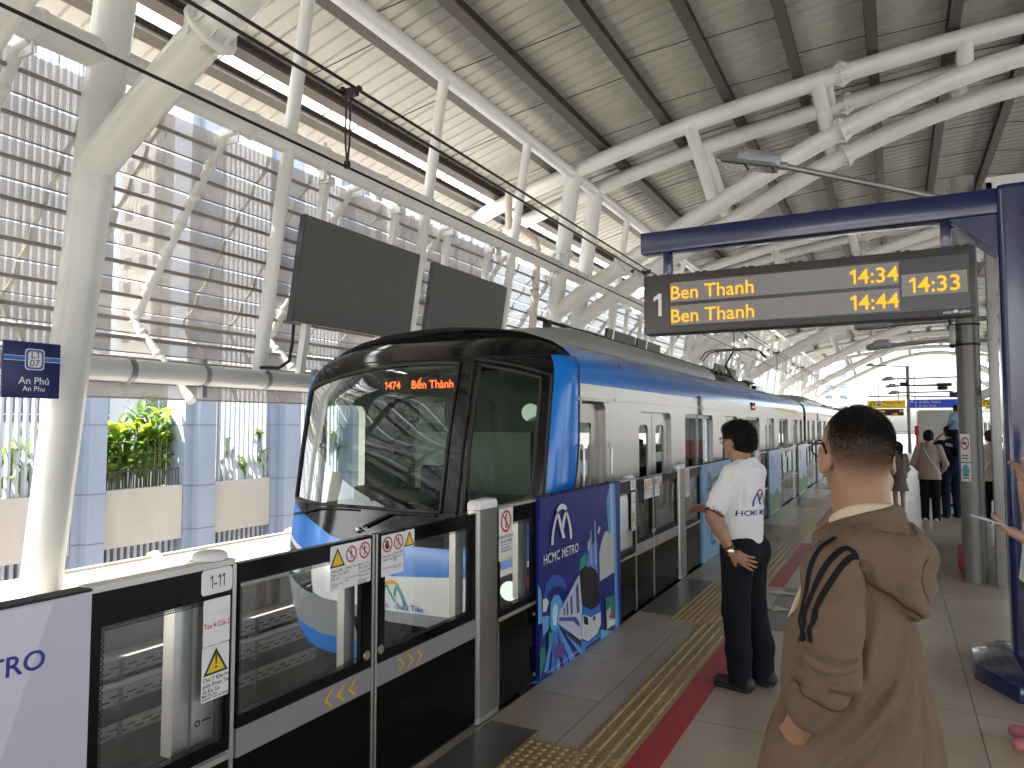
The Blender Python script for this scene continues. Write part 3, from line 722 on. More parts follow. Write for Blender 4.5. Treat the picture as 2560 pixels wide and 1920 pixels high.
car(23.35,42.2,[25.45,29.7,33.95,38.2],[(23.8,24.35),(26.85,28.43),(31.1,32.7),(35.3,36.9),(39.5,41)],False)
car(42.8,61.6,[44.9,49.1,53.3,57.5],[(43.2,43.8),(46.2,47.8),(50.4,52),(54.6,56.2),(58.8,60.4)],False)
for y in (22.75,42.2):
    g=MB(); g.box((TX-1.3,y,-.9),(TX+1.3,y+.6,2.3)); obj('gangway_bellows',g,BLACK,train)
# cab door
X=TX+HW; g=MB(); side_wall(g,5.77,6.35,[(5.83,6.16,.9,1.72,'g')],X-.06,-.02,1.89,.05); cd=obj('cab_door',g,STEEL,train,fixn=False)
g=MB(); g.add([(X-.07,5.81,.88),(X-.07,6.18,.88),(X-.07,6.18,1.74),(X-.07,5.81,1.74)],[(0,1,2,3)]); obj('pane',g,SGL,cd)
g=MB()
for y in (5.72,6.40): g.tube([(X+.02,y,.9),(X+.045,y,.95),(X+.045,y,1.48),(X+.02,y,1.53)],.014,8)
g.box((X-.005,5.70,1.91),(X+.03,6.42,1.94)); obj('grab_handle',g,STEEL,train,smooth=40)
g=MB(); g.box((X-.002,6.6,1.93),(X+.012,22.7,1.955)); obj('gutter_strip',g,TSS,train)
for y0,y1,m in ((15.9,21.3,M('route_stripe_yellow',(.70,.42,.02),.3,0,0)),(23.4,40,M('route_stripe_orange',(.75,.16,.03),.3,0,0))):
    g=MB(); g.add([(X+.004,y0,2.065),(X+.004,y1,1.98),(X+.004,y1,2.09),(X+.004,y0+1.5,2.09)],[(0,1,2,3)]); obj('route_stripe',g,m,train)
for y in (10.04,27.0):
    g=MB(); g.box((X,y-.05,1.84),(X+.035,y+.05,2.1)); lb=obj('side_lamp_box',g,GALV,train,bevel=.01)
    g=MB()
    for k in range(4): g.box((X+.034,y-.03,1.87+k*.055),(X+.041,y+.03,1.90+k*.055))
    obj('lamp_lens',g,TXTW,lb)
g=MB(); g.box((X,14.1,1.98),(X+.02,14.42,2.12)); sdp=obj('side_display',g,BLACK,train)
g=MB(); g.box((X+.019,14.14,2.02),(X+.023,14.3,2.05)); obj('display_text',g,RLED,sdp)
# roof units and pantograph
def roofunit(y0,y1,w,h,mat,rounded=.5):
    g=MB(); rings=[]
    for y,k in ((y0,.05),(y0+.08,.55),(y0+.25,.85),(y0+.5,1),(y1-.4,1),(y1-.15,.8),(y1,.05)):
        rings.append([(TX+w*math.copysign(abs(math.cos(a))**.5,math.cos(a))*(1 if k==1 else .9+.1*k),y,2.44+(h*k)*abs(math.sin(a))**.6) for a in np.linspace(0,math.pi,22)])
    g.loft(rings,closed=True); return obj('roof_unit',g,mat,train,smooth=40)
for (a,b) in ((6.35,12.8),(26,33),(46,53)):
    u=roofunit(a,b,1.16,.30,TROOF)
    g=MB()
    for k in range(24): g.box((TX+.55,a+2.4+k*.11,2.725),(TX+.85,a+2.45+k*.11,2.738))
    obj('vent_grille',g,IRON,u)
for (a,b) in ((13.6,16.4),(35,41),):
    roofunit(a,b,1.1,.26,M('roof_unit_dark',(.13,.13,.13),.5,.2,.2,3))
g=MB()
for sg in (1,):
    y=6.8
    while y<16.5: g.box((TX+sg*.62,y,2.70),(TX+sg*.70,y+.05,2.80)); y+=.45
    g.tube([(TX+.66,6.6,2.79),(TX+.66,16.6,2.79)],.018,6)
obj('roof_cable',g,IRON,train)
for yp in (19.8,57):
    g=MB(); z=2.62
    for dx in (-.5,.5):
        for dy in (-.5,.5): g.lathe((TX+dx,yp+dy,z-.05),[(.05,0),(.07,.05),(.05,.1),(.07,.15),(.05,.2)],10)
    g.beam((TX-.5,yp-.6,z+.2),(TX-.5,yp+.6,z+.2),.05,.05); g.beam((TX+.5,yp-.6,z+.2),(TX+.5,yp+.6,z+.2),.05,.05); g.beam((TX-.5,yp+.5,z+.2),(TX+.5,yp+.5,z+.2),.06,.06); g.beam((TX-.5,yp-.5,z+.2),(TX+.5,yp-.5,z+.2),.06,.06)
    g.tube([(TX,yp+.5,z+.25),(TX,yp-.7,z+.62)],.035,8); g.tube([(TX,yp-.7,z+.62),(TX,yp+.3,z+1.06)],.025,8); g.tube([(TX-.25,yp+.5,z+.2),(TX-.2,yp-.6,z+.6)],.014,6)
    for dy in (-.18,.18): g.tube([(TX-.85,yp+.3+dy,z+.86),(TX-.7,yp+.3+dy,z+1.06),(TX-.5,yp+.3+dy,z+1.12),(TX+.5,yp+.3+dy,z+1.12),(TX+.7,yp+.3+dy,z+1.06),(TX+.85,yp+.3+dy,z+.86)],.018,6)
    for dx in (-.45,0,.45): g.tube([(TX+dx,yp+.12,z+1.08),(TX+dx,yp+.48,z+1.08)],.014,6)
    obj('pantograph',g,IRON,train,smooth=40)
# overhead wires
for (x,z,lab,nm) in ((-3.9,3.80,'lower black overhead wire above the train','contact_wire'),(-3.93,4.41,'upper black overhead wire on the side of the columns','messenger_wire'),(-3.83,4.45,'upper black overhead wire on the platform side','messenger_wire')):
    g=MB(); g.tube([(x,-12,z),(x,76,z),(x,300,z+.4)],.011 if z<4 else .014,6,False); tag(obj(nm,g,M('wire_black',(.01,.01,.01),.5,.3,0)),lab,'overhead wire')
for i,y in enumerate((4.46,12.4,20.4,28.6,36.8)):
    t=thing('wire_dropper','black twin rod dropper joining the overhead wires, %s along the track'%('first','second','third','fourth','fifth')[i],'dropper',(-3.9,y,3.8),'droppers between the overhead wires')
    g=MB(); g.tube([(-3.9,y-.02,4.38),(-3.9,y-.025,4.0),(-3.9,y,3.82)],.009,6); g.tube([(-3.9,y+.03,4.38),(-3.9,y+.025,4.0),(-3.9,y,3.82)],.009,6); obj('rod',g,IRON,t)
    g=MB(); g.box((-3.95,y-.025,4.39),(-3.81,y+.03,4.45)); g.ball((-3.93,y-.03,4.44),.028,8,6); g.ball((-3.83,y+.05,4.46),.03,8,6); g.box((-3.92,y-.015,3.79),(-3.88,y+.015,3.85)); obj('clamp',g,IRON,t,smooth=40)
# ---------------- platform screen gate ----------------
GX=-2.15
BAND=M('grey_door_band',(.26,.245,.26),.4,.1,.06,3); GG=Mglass('gate_glass',(.93,.95,.94),.03)
FRIT=Mperf('dotted_glass_edge',(.012,.012,.012),.010,.36); ALU=M('satin_aluminium',(.50,.49,.46),.36,.8,.08,4)
CHEV=M('yellow_chevron',(.62,.42,.02),.4,0,.05,8)
def yz(mb,x,P): mb.add([(x,p[0],p[1]) for p in P],[tuple(range(len(P)))])
def rect(mb,x,y0,z0,y1,z1): yz(mb,x,[(y0,z0),(y1,z0),(y1,z1),(y0,z1)])
def rrect(y0,z0,y1,z1,r,n=4):
    P=[]
    for cy,cz,a0 in ((y1-r,z1-r,0),(y0+r,z1-r,90),(y0+r,z0+r,180),(y1-r,z0+r,270)): P+=[(cy+r*math.cos(R(a0+k*90/n)),cz+r*math.sin(R(a0+k*90/n))) for k in range(n+1)]
    return P
def frame_panel(t,y0,y1,z0,z1,wy0,wy1,wz0,wz1,th=.035,x=GX,mat=DARK):
    """black framed panel with one glass window"""
    g=MB()
    for a,b,c,d in ((y0,wy0,z0,z1),(wy1,y1,z0,z1),(wy0,wy1,z0,wz0),(wy0,wy1,wz1,z1)): g.box((x-th,a,c),(x,b,d))
    obj('frame',g,mat,t)
    g=MB(); rect(g,x-.012,wy0,wz0,wy1,wz1); obj('glass',g,GG,t)
    g=MB(); w=.018; P=[]
    for a,b,c,d in ((wy0,wy0+w,wz0,wz1),(wy1-w,wy1,wz0,wz1),(wy0+w,wy1-w,wz0,wz0+w),(wy0+w,wy1-w,wz1-w,wz1)):
        g.grid([[(x-.010,a,c),(x-.010,b,c)],[(x-.010,a,d),(x-.010,b,d)]],[[(a,c),(b,c)],[(a,d),(b,d)]])
    obj('dotted_edge',g,FRIT,t)
def lines(parent,name,x,y,z,size,txt,mat=INK,lsp=1.0,bold=0,align='LEFT',sx=1):
    return obj(name,text_mb(txt,size,(x,y,z),(0,1,0),(0,0,1),align,bold,sx,lsp),mat,parent,fixn=False)
def ringpoly(mb,x,cy,cz,r0,r1,n=28):
    for k in range(n):
        a,b=2*math.pi*k/n,2*math.pi*(k+1)/n
        yz(mb,x,[(cy+r0*math.cos(a),cz+r0*math.sin(a)),(cy+r1*math.cos(a),cz+r1*math.sin(a)),(cy+r1*math.cos(b),cz+r1*math.sin(b)),(cy+r0*math.cos(b),cz+r0*math.sin(b))])
def tri_sign(par,x,cy,cz,h):
    g=MB(); w=h*.62; yz(g,x,[(cy-w,cz-h*.5),(cy+w,cz-h*.5),(cy,cz+h*.55)]); obj('warning_border',g,INK,par,fixn=False)
    g=MB(); k=.74; yz(g,x+.0006,[(cy-w*k,cz-h*.5+h*.09),(cy+w*k,cz-h*.5+h*.09),(cy,cz+h*.55-h*.2)]); obj('warning_triangle',g,YEL,par,fixn=False)
def man_icon(mb,x,cy,cz,h,arms=0):
    ringpoly(mb,x,cy,cz+h*.40,0,h*.085,12); yz(mb,x,[(cy-h*.11,cz+h*.28),(cy+h*.11,cz+h*.28),(cy+h*.07,cz-h*.02),(cy-h*.07,cz-h*.02)])
    yz(mb,x,[(cy-h*.07,cz),(cy-.005*h,cz),(cy-h*.06,cz-h*.46),(cy-h*.13,cz-h*.46)]); yz(mb,x,[(cy+.005*h,cz),(cy+h*.07,cz),(cy+h*.14,cz-h*.46),(cy+h*.07,cz-h*.46)])
    if arms: yz(mb,x,[(cy-h*.38,cz+h*.10),(cy+h*.38,cz+h*.22),(cy+h*.38,cz+h*.26),(cy-h*.38,cz+h*.14)])
def ban_sign(par,x,cy,cz,r,arms=0,hand=False):
    g=MB()
    if hand:
        yz(g,x,[(cy-r*.3,cz-r*.55),(cy+r*.25,cz-r*.55),(cy+r*.4,cz-r*.1),(cy+r*.3,cz+r*.1),(cy-r*.35,cz+r*.1),(cy-r*.55,cz-r*.05)])
        for j in range(4): yz(g,x,[(cy-r*.33+j*r*.17,cz+r*.08),(cy-r*.2+j*r*.17,cz+r*.08),(cy-r*.2+j*r*.17,cz+r*(.45+.1*math.sin(j+1))),(cy-r*.33+j*r*.17,cz+r*(.45+.1*math.sin(j+1)))])
    else: man_icon(g,x,cy,cz,r*1.35,arms)
    obj('pictogram',g,INK,par,fixn=False)
    g=MB(); ringpoly(g,x+.0007,cy,cz,r*.80,r); c,s=math.cos(R(-45)),math.sin(R(-45)); w=r*.085
    yz(g,x+.0007,[(cy+c*r*.9-s*w,cz+s*r*.9+c*w),(cy+c*r*.9+s*w,cz+s*r*.9-c*w),(cy-c*r*.9+s*w,cz-s*r*.9-c*w),(cy-c*r*.9-s*w,cz-s*r*.9+c*w)]); obj('ban_ring',g,REDS,par,fixn=False)
def sticker(par,name,x,y0,z0,y1,z1,r=.006):
    g=MB(); yz(g,x,rrect(y0,z0,y1,z1,r)); return obj(name,g,WSTK,par,fixn=False)
XS=GX+.0015
def door_stickers(t,A,y,full):
    """A: three warnings left of the seam; otherwise two and a small triangle right of it"""
    X=XS+.0008
    if A:
        s=sticker(t,'warning_sticker',XS,y-.27,.985,y,1.178,.008)
        tri_sign(s,X,y-.225,1.125,.078); ban_sign(s,X,y-.135,1.128,.036); ban_sign(s,X,y-.045,1.132,.037,1)
        if full:
            lines(s,'lettering',X,y-.262,1.065,.0165,'Không Đặt\nNgón Tay vào\nKhe hở'); lines(s,'lettering',X,y-.175,1.068,.0165,'Không Tựa vào\nCửa'); lines(s,'lettering',X,y-.085,1.068,.0165,'Không Thò\nĐầu hoặc Đưa\nTay Qua Phía\nNgoài Cửa')
            lines(s,'small_lettering',X,y-.262,1.010,.010,'Keep Fingers Away\nfrom Gap'); lines(s,'small_lettering',X,y-.175,1.025,.010,'Do Not Lean against\nDoors'); lines(s,'small_lettering',X,y-.085,1.0,.010,'Do Not Stretch Out\nHead or Hand\nbeyond Doors',lsp=.7)
    else:
        s=sticker(t,'warning_sticker',XS,y,.985,y+.175,1.178,.008); s2=sticker(t,'small_sticker',XS+.0003,y+.176,1.095,y+.262,1.180,.008)
        ban_sign(s,X,y+.045,1.132,.037,hand=True); ban_sign(s,X,y+.130,1.134,.037,1); tri_sign(s2,X+.0004,y+.219,1.136,.07)
        if full:
            lines(s,'lettering',X,y+.008,1.073,.0165,'Không Được\nChạm Vào Cửa'); lines(s,'lettering',X,y+.093,1.078,.0165,'Không Để Đồ\nVật Lên Trên\nCửa')
            lines(s,'small_lettering',X,y+.008,1.02,.010,'Do Not Touch Doors'); lines(s,'small_lettering',X,y+.093,1.022,.010,'Do Not Put Any\nObject on Doors')
def chevrons(t,y,d):
    g=MB()
    for k in range(3):
        c=y+d*k*.075; w=.014
        yz(g,XS+.001,[(c,.575),(c+w*d*1.3,.575),(c+d*(.042+w*1.3),.54),(c+d*.042,.54)]); yz(g,XS+.001,[(c,.505),(c+w*d*1.3,.505),(c+d*(.042+w*1.3),.54),(c+d*.042,.54)])
    obj('chevron_mark',g,CHEV,t,fixn=False)
NTH=['first','second','third','fourth','fifth','sixth','seventh','eighth','ninth','tenth','eleventh','twelfth','thirteenth','fourteenth']
def disc(t,y,z,r=.022):
    g=MB(); g.lathe((GX,y,z),[(r,0),(r,.005),(r*.85,.008)],18,(1,0,0)); obj('bolt',g,STEEL,t,smooth=40)
def leaf(u,k,A):
    y0,y1=u['A' if A else 'B']; side='left' if A else 'right'
    t=thing('screen_door',(('black glass sliding screen door %s %s'%('next to the number plate' if A else 'against the steel post after the number plate','1-%d'%(11+k))) if k<4 else 'black glass sliding screen door far along the platform'),'screen door',(GX,(y0+y1)/2,.01),'sliding leaves of the platform screen gate')
    st=.06 if (y1-y0)>.3 else .03
    wy0,wy1=(y0+.008,y1-st) if A else (y0+.06,y1-.05)
    g=MB()
    frame_panel(t,y0,y1,.595,1.19,wy0,wy1,.64,1.118)
    g=MB(); g.box((GX-.034,y0,.49),(GX+.001,y1,.593)); obj('grey_band',g,BAND,t)
    g=MB(); g.box((GX-.035,y0,.012),(GX-.001,y1,.488)); obj('lower_panel',g,DARK,t)
    e=y1 if A else y0; g=MB(); g.box((GX-.04,e-(.002 if A else -.002),.012),(GX+.004,e+(.012 if A else -.012),1.19)); obj('edge_strip',g,ALU,t)
    # steel stile behind the glass
    a,b=(wy1-.07,wy1) if A else (wy1-.085,wy1-.004); g=MB(); g.box((GX-.09,a,.60),(GX-.05,b,1.13)); obj('inner_stile',g,ALU,t)
    if k<4:
        door_stickers(t,A,y1-.012 if A else y0+.03,k<2)
        if k<3: chevrons(t,(y1-.34) if A else (y0+.13+.03),-1 if False else (1)) if not A else chevrons(t,y1-.10,-1)
        disc(t,(y1-.035) if A else (y0+.03),.655)
def fixed(u,k):
    y0,y1=u['fix']; t=thing('barrier_section',('black fixed barrier section with window beside the %s poster'%('deep blue','pale blue','sky blue and green')[k-1]) if k<4 else 'black fixed barrier section far along the platform','gate panel',(GX,(y0+y1)/2,.01),'fixed panels of the platform screen gate')
    frame_panel(t,y0,y1,.56,1.185,y0+.025,y1-.03,.575,1.085)
    g=MB(); g.box((GX-.04,y0,1.186),(GX+.004,y1,1.205)); g.box((GX-.02,y0,.512),(GX+.006,y1,.535)); obj('trim_rail',g,ALU,t)
    g=MB(); g.box((GX-.035,y0+.008,.012),(GX-.001,y1,.510)); g.box((GX-.035,y0,.537),(GX,y1,.558)); obj('lower_panel',g,DARK,t)
    g=MB(); g.box((GX-.03,y0,.012),(GX+.003,y0+.007,.510)); obj('edge_strip',g,ALU,t)
    for z in (.45,.06): disc(t,y1-.03,z,.014)
    g=MB(); g.box((GX-.09,y1-.16,.57),(GX-.05,y1-.035,1.10)); obj('inner_stile',g,ALU,t)
    if k<6:
        s=sticker(t,'notice_board',XS+.001,y0+.002,.87,y0+.185,1.195,.004); X=XS+.002
        ban_sign(s,X,y0+.093,1.105,.068)
        g=MB(); man_icon(g,X+.0004,y0+.10,1.10,.09); obj('pictogram',g,YEL,s,fixn=False)
        if k<3:
            lines(s,'lettering',X,y0+.093,1.004,.023,'KHÔNG ĐƯỢC QUA',bold=.02,align='CENTER',sx=.86); lines(s,'lettering',X,y0+.093,.974,.027,'VẠCH VÀNG',bold=.02,align='CENTER'); lines(s,'lettering',X,y0+.093,.937,.017,'NO CROSSING\nTHE YELLOW LINE',bold=.02,align='CENTER')
            g=MB(); rect(g,X,y0+.02,.961,y0+.165,.964); obj('rule_line',g,INK,s); g=MB(); rect(g,X,y0+.006,.876,y0+.18,.883); obj('base_line',g,YEL,s)
def panel(u,k,tagtxt):
    y0,y1=u['panel']; t=thing('barrier_section',('black barrier section with steel mullion and number plate %s'%tagtxt) if k<4 else 'black barrier section far along the platform without a readable number plate','gate panel',(GX,(y0+y1)/2,.01),'numbered panels of the platform screen gate')
    frame_panel(t,y0,y1,.535,1.19,y0+.04,y1-.03,.58,1.085)
    g=MB(); g.box((GX-.06,y0,1.192),(GX+.003,y1-.0,1.212)); g.box((GX-.03,y0,.505),(GX+.006,y1,.525)); g.box((GX-.03,y1-.012,.0),(GX+.005,y1+.004,1.19)); obj('trim_rail',g,ALU,t)
    g=MB(); g.box((GX-.035,y0,.012),(GX-.001,y1-.014,.503)); obj('lower_panel',g,DARK,t)
    g=MB(); g.box((GX-.12,y1-.20,.56),(GX-.06,y1-.135,1.12)); g.box((GX-.12,y1-.125,.56),(GX-.06,y1-.03,1.12)); obj('steel_mullion',g,M('pale_steel',(.60,.58,.55),.4,.5,.1,6),t,bevel=.004)
    g=MB(); g.box((GX-.11,y1-.12,1.10),(GX-.06,y1-.012,1.212)); P=[]
    obj('motor_box',g,STEEL,t); g=MB(); g.loft([[(GX-.06+.06*math.cos(a)*s,y1-.062+.062*math.sin(a)*s,z) for a in np.linspace(0,2*math.pi,20)[:-1]] for s,z in ((1,1.213),(1,1.224),(.92,1.236),(.7,1.243),(.2,1.246))]); obj('cap',g,WSTK,t,smooth=60)
    if k<4:
        n=sticker(t,'number_plate',XS,y1-.145,1.102,y1-.012,1.19,.014); lines(n,'lettering',XS+.001,y1-.078,1.122,.066,tagtxt,align='CENTER',sx=.78,bold=-.004)
        c=sticker(t,'car_sticker',XS+.0012,y1-.135,.925,y1-.02,1.085,.005)
        if k<2:
            lines(c,'lettering',XS+.002,y1-.077,.985,.026,'Toa 4 Cửa 2' if k==0 else 'Toa 4 Cửa 1',REDS,align='CENTER',bold=.012,sx=.82)
            g=MB()
            for j in range(26):
                if rnd.random()<.7: ringpoly(g,XS+.002,y1-.120+.0038*j,1.032+.004*(j%3),0,.0013,6)
            obj('braille',g,GALV,c)
        w=sticker(t,'gap_sticker',XS+.0012,y1-.137,.735,y1-.021,.923,.005); tri_sign(w,XS+.002,y1-.078,.866,.085)
        g=MB(); yz(g,XS+.0033,[(y1-.082,.892),(y1-.074,.892),(y1-.0755,.856),(y1-.0805,.856)]); ringpoly(g,XS+.0033,y1-.078,.845,0,.0045,10); obj('exclamation',g,INK,w,fixn=False)
        if k<2:
            lines(w,'lettering',XS+.002,y1-.132,.803,.0195,'Chú Ý Khe Hở\ngiữa Đoàn Tàu\nvà Ke Ga',bold=.01); lines(w,'small_lettering',XS+.002,y1-.132,.752,.0125,'Mind The Gap\nbetween Train and Platform',bold=.015,sx=.85,lsp=.85)
            g=MB(); ringpoly(g,GX-.058,y1-.10,.645,.006,.012,16); yz(g,GX-.058,[(y1-.083,.645),(y1-.045,.645),(y1-.045,.652),(y1-.083,.652)]); obj('maker_mark',g,INK,t,fixn=False)
def post(u,k):
    y0,y1=u['post']; ym=(y0+y1)/2; t=thing('gate_post',('brushed steel gate post with white cap %s'%('before the deep blue poster','before the pale blue poster','before the sky blue and green poster')[k-1]) if k<4 else 'brushed steel gate post far along the platform','post',(GX,ym,0),'steel posts of the platform screen gate')
    g=MB(); P=rrect(y0,GX-.075,y1,GX+.012,.03,5); g.loft([[(p[1],p[0],z) for p in P] for z in (0,1.205)]); obj('body',g,STEEL,t,smooth=40)
    g=MB(); g.loft([[(GX-.03+(p[1]-GX+.03)*s,ym+(p[0]-ym)*s,z) for p in P] for s,z in ((1,1.207),(1,1.225),(.97,1.245),(.85,1.257),(.5,1.262))]); obj('cap',g,WSTK,t,smooth=60)
    g=MB(); P2=rrect(y0-.003,GX-.08,y1+.003,GX+.016,.03,5); g.loft([[(p[1],p[0],z) for p in P2] for z in (0,.03)]); obj('foot',g,ALU,t,smooth=40)
ART_COL=dict(strip=(.10,.35,.75),tower=(.45,.55,.75),cream=(.55,.58,.55),green=(.03,.35,.22),sky2=(.10,.25,.62),spire=(.35,.45,.75),petal=(.70,.50,.50),ring=(.02,.12,.50),ring2=(.015,.02,.16),glow=(.10,.45,.85),glow2=(.60,.88,.97),ray=(.10,.33,.75),ray2=(.05,.20,.60),purple=(.14,.06,.32),tside=(.58,.60,.72),tblue=(.04,.15,.55),tband=(.05,.10,.40),win=(.10,.12,.25),under=(.03,.03,.06),mask=(.012,.012,.015),fblue=(.03,.18,.60),fwhite=(.62,.64,.70),fblue2=(.06,.22,.62),dkgreen=(.02,.22,.15),cream2=(.60,.50,.45),red=(.55,.03,.05),wht=(.75,.75,.78),lmap=(.15,.42,.70))
ART=[('strip',[(5.652,1.114),(5.74,1.215),(5.838,1.22),(5.912,-0.053),(5.833,-0.051),(5.81,0.456),(5.8,0.794),(5.679,0.786),(5.634,1.075)]),
('tower',[(5.712,1.211),(5.771,1.212),(5.807,0.793),(5.737,0.796)]),
('cream',[(5.463,0.678),(5.529,0.771),(5.585,0.822),(5.646,0.831),(5.73,0.791),(5.8,0.818),(5.817,0.466),(5.474,0.453)]),
('green',[(5.058,0.601),(5.074,0.695),(5.189,0.725),(5.187,0.633)]),
('sky2',[(5.187,0.622),(5.233,0.735),(5.386,0.791),(5.423,0.775),(5.428,0.524),(5.216,0.562)]),
('spire',[(5.277,0.879),(5.295,0.882),(5.312,0.612),(5.276,0.618)]),
('spire',[(5.364,0.941),(5.386,0.941),(5.404,0.596),(5.37,0.602)]),
('petal',[(5.412,0.833),(5.457,0.89),(5.495,0.874),(5.475,0.836)]),
('petal',[(5.219,0.792),(5.264,0.825),(5.269,0.752),(5.218,0.726)]),
('ring',[(4.43,0.511),(4.464,0.629),(4.569,0.663),(4.678,0.651),(4.778,0.59),(4.815,0.521),(4.714,0.561),(4.616,0.57),(4.522,0.55),(4.486,0.47)]),
('ring2',[(4.464,0.475),(4.51,0.562),(4.593,0.585),(4.69,0.566),(4.777,0.498),(4.789,0.435),(4.714,0.491),(4.616,0.521),(4.545,0.487),(4.509,0.417)]),
('glow',[(4.532,0.412),(4.545,0.487),(4.604,0.523),(4.677,0.509),(4.743,0.444),(4.712,0.351),(4.675,0.26),(4.566,0.277),(4.532,0.344)]),
('glow2',[(4.567,0.394),(4.58,0.45),(4.62,0.466),(4.659,0.433),(4.651,0.365),(4.634,0.31),(4.586,0.321)]),
('ray',[(4.567,0.296),(4.602,0.288),(4.495,0.045),(4.427,0.046)]),
('ray',[(4.614,0.285),(4.638,0.284),(4.709,-0.047),(4.636,-0.016)]),
('ray',[(4.65,0.286),(4.675,0.29),(4.995,-0.029),(4.887,-0.029)]),
('ray',[(4.675,0.3),(4.7,0.304),(5.192,-0.009),(5.078,-0.02)]),
('ray2',[(4.578,0.284),(4.614,0.275),(4.612,-0.009),(4.541,0.022)]),
('ray2',[(4.638,0.284),(4.663,0.283),(4.861,-0.042),(4.771,-0.036)]),
('purple',[(4.566,0.19),(4.761,0.158),(4.79,0.069),(4.612,0.079)]),
('tside',[(4.663,0.362),(4.713,0.421),(5.044,0.598),(5.097,0.337),(5.071,0.093),(4.663,0.317)]),
('tblue',[(4.713,0.421),(5.03,0.59),(5.058,0.59),(4.713,0.406)]),
('tband',[(4.675,0.354),(4.971,0.291),(5.039,0.233),(5.053,0.193),(4.917,0.272),(4.675,0.329)]),
('win',[(4.969,0.501),(5.024,0.533),(5.043,0.306),(4.994,0.312)]),
('win',[(4.872,0.448),(4.906,0.467),(4.918,0.324),(4.881,0.327)]),
('win',[(4.799,0.422),(4.827,0.437),(4.834,0.338),(4.806,0.339)]),
('win',[(4.75,0.402),(4.771,0.413),(4.778,0.346),(4.755,0.349)]),
('under',[(4.675,0.3),(5.071,0.082),(5.07,0.04),(4.761,0.228)]),
('mask',[(5.058,0.58),(5.129,0.615),(5.261,0.607),(5.382,0.559),(5.436,0.455),(5.455,0.292),(5.346,0.273),(5.226,0.297),(5.097,0.358)]),
('fblue',[(5.094,0.343),(5.285,0.268),(5.465,0.284),(5.473,0.215),(5.269,0.219),(5.099,0.277)]),
('fwhite',[(5.099,0.277),(5.269,0.219),(5.473,0.215),(5.477,0.117),(5.388,0.06),(5.208,0.052),(5.071,0.108)]),
('mask',[(5.116,0.265),(5.202,0.233),(5.212,0.172),(5.126,0.201)]),
('mask',[(5.308,0.213),(5.36,0.209),(5.36,0.179),(5.308,0.182)]),
('fblue2',[(5.071,0.098),(5.207,0.043),(5.388,0.049),(5.461,0.087),(5.447,0.023),(5.078,0.02)]),
('glow',[(5.467,0.075),(5.887,-0.045),(5.911,-0.077),(5.465,-0.004)]),
('dkgreen',[(5.575,0.301),(5.788,0.28),(5.8,0.034),(5.596,0.037)]),
('cream2',[(5.599,0.192),(5.7,0.205),(5.731,0.045),(5.612,0.044)]),
('red',[(5.658,0.126),(5.682,0.15),(5.726,0.149),(5.767,0.119),(5.773,0.094)]),
('wht',[(5.63,0.104),(5.801,0.087),(5.807,0.038),(5.636,0.05)]),
('lmap',[(4.333,0.65),(4.385,0.587),(4.396,0.386),(4.336,0.386)]),
('wht',[(4.407,0.535),(4.464,0.533),(4.498,0.497),(4.463,0.447),(4.407,0.45)]),
('lmap',[(4.396,0.424),(4.509,0.407),(4.497,0.323),(4.406,0.289)]),
('green',[(4.497,0.285),(4.555,0.29),(4.531,0.208),(4.491,0.18)]),
('dkgreen',[(4.357,0.221),(4.428,0.226),(4.455,0.143),(4.361,0.029)])]
def poster_base(u,label,mat):
    y0,y1=u['poster']; t=thing('advert_poster',label,'poster',(GX,(y0+y1)/2,-.01),'posters along the platform screen gate')
    g=MB(); g.box((GX-.03,y0,.003),(GX+.028,y1,1.205)); obj('board',g,mat,t)
    g=MB(); g.box((GX-.035,y0,1.206),(GX+.03,y1,1.214)); obj('top_edge',g,BLACK,t); return t,y0,y1
XP=GX+.0295
def logo_on(t,cy,cz,w,leg,arc,txt,size,tm,x=XP+.003,mesh_only=False):
    a,l=metro_logo(cy,cz,w,lambda y,z:(x,y,z),0,0)
    obj('logo_arc',a,arc,t,fixn=False); obj('logo_legs',l,leg,t,fixn=False)
    lines(t,'lettering',x,cy,cz-w*.62-size*.35,size,txt,tm,align='CENTER',bold=.022)
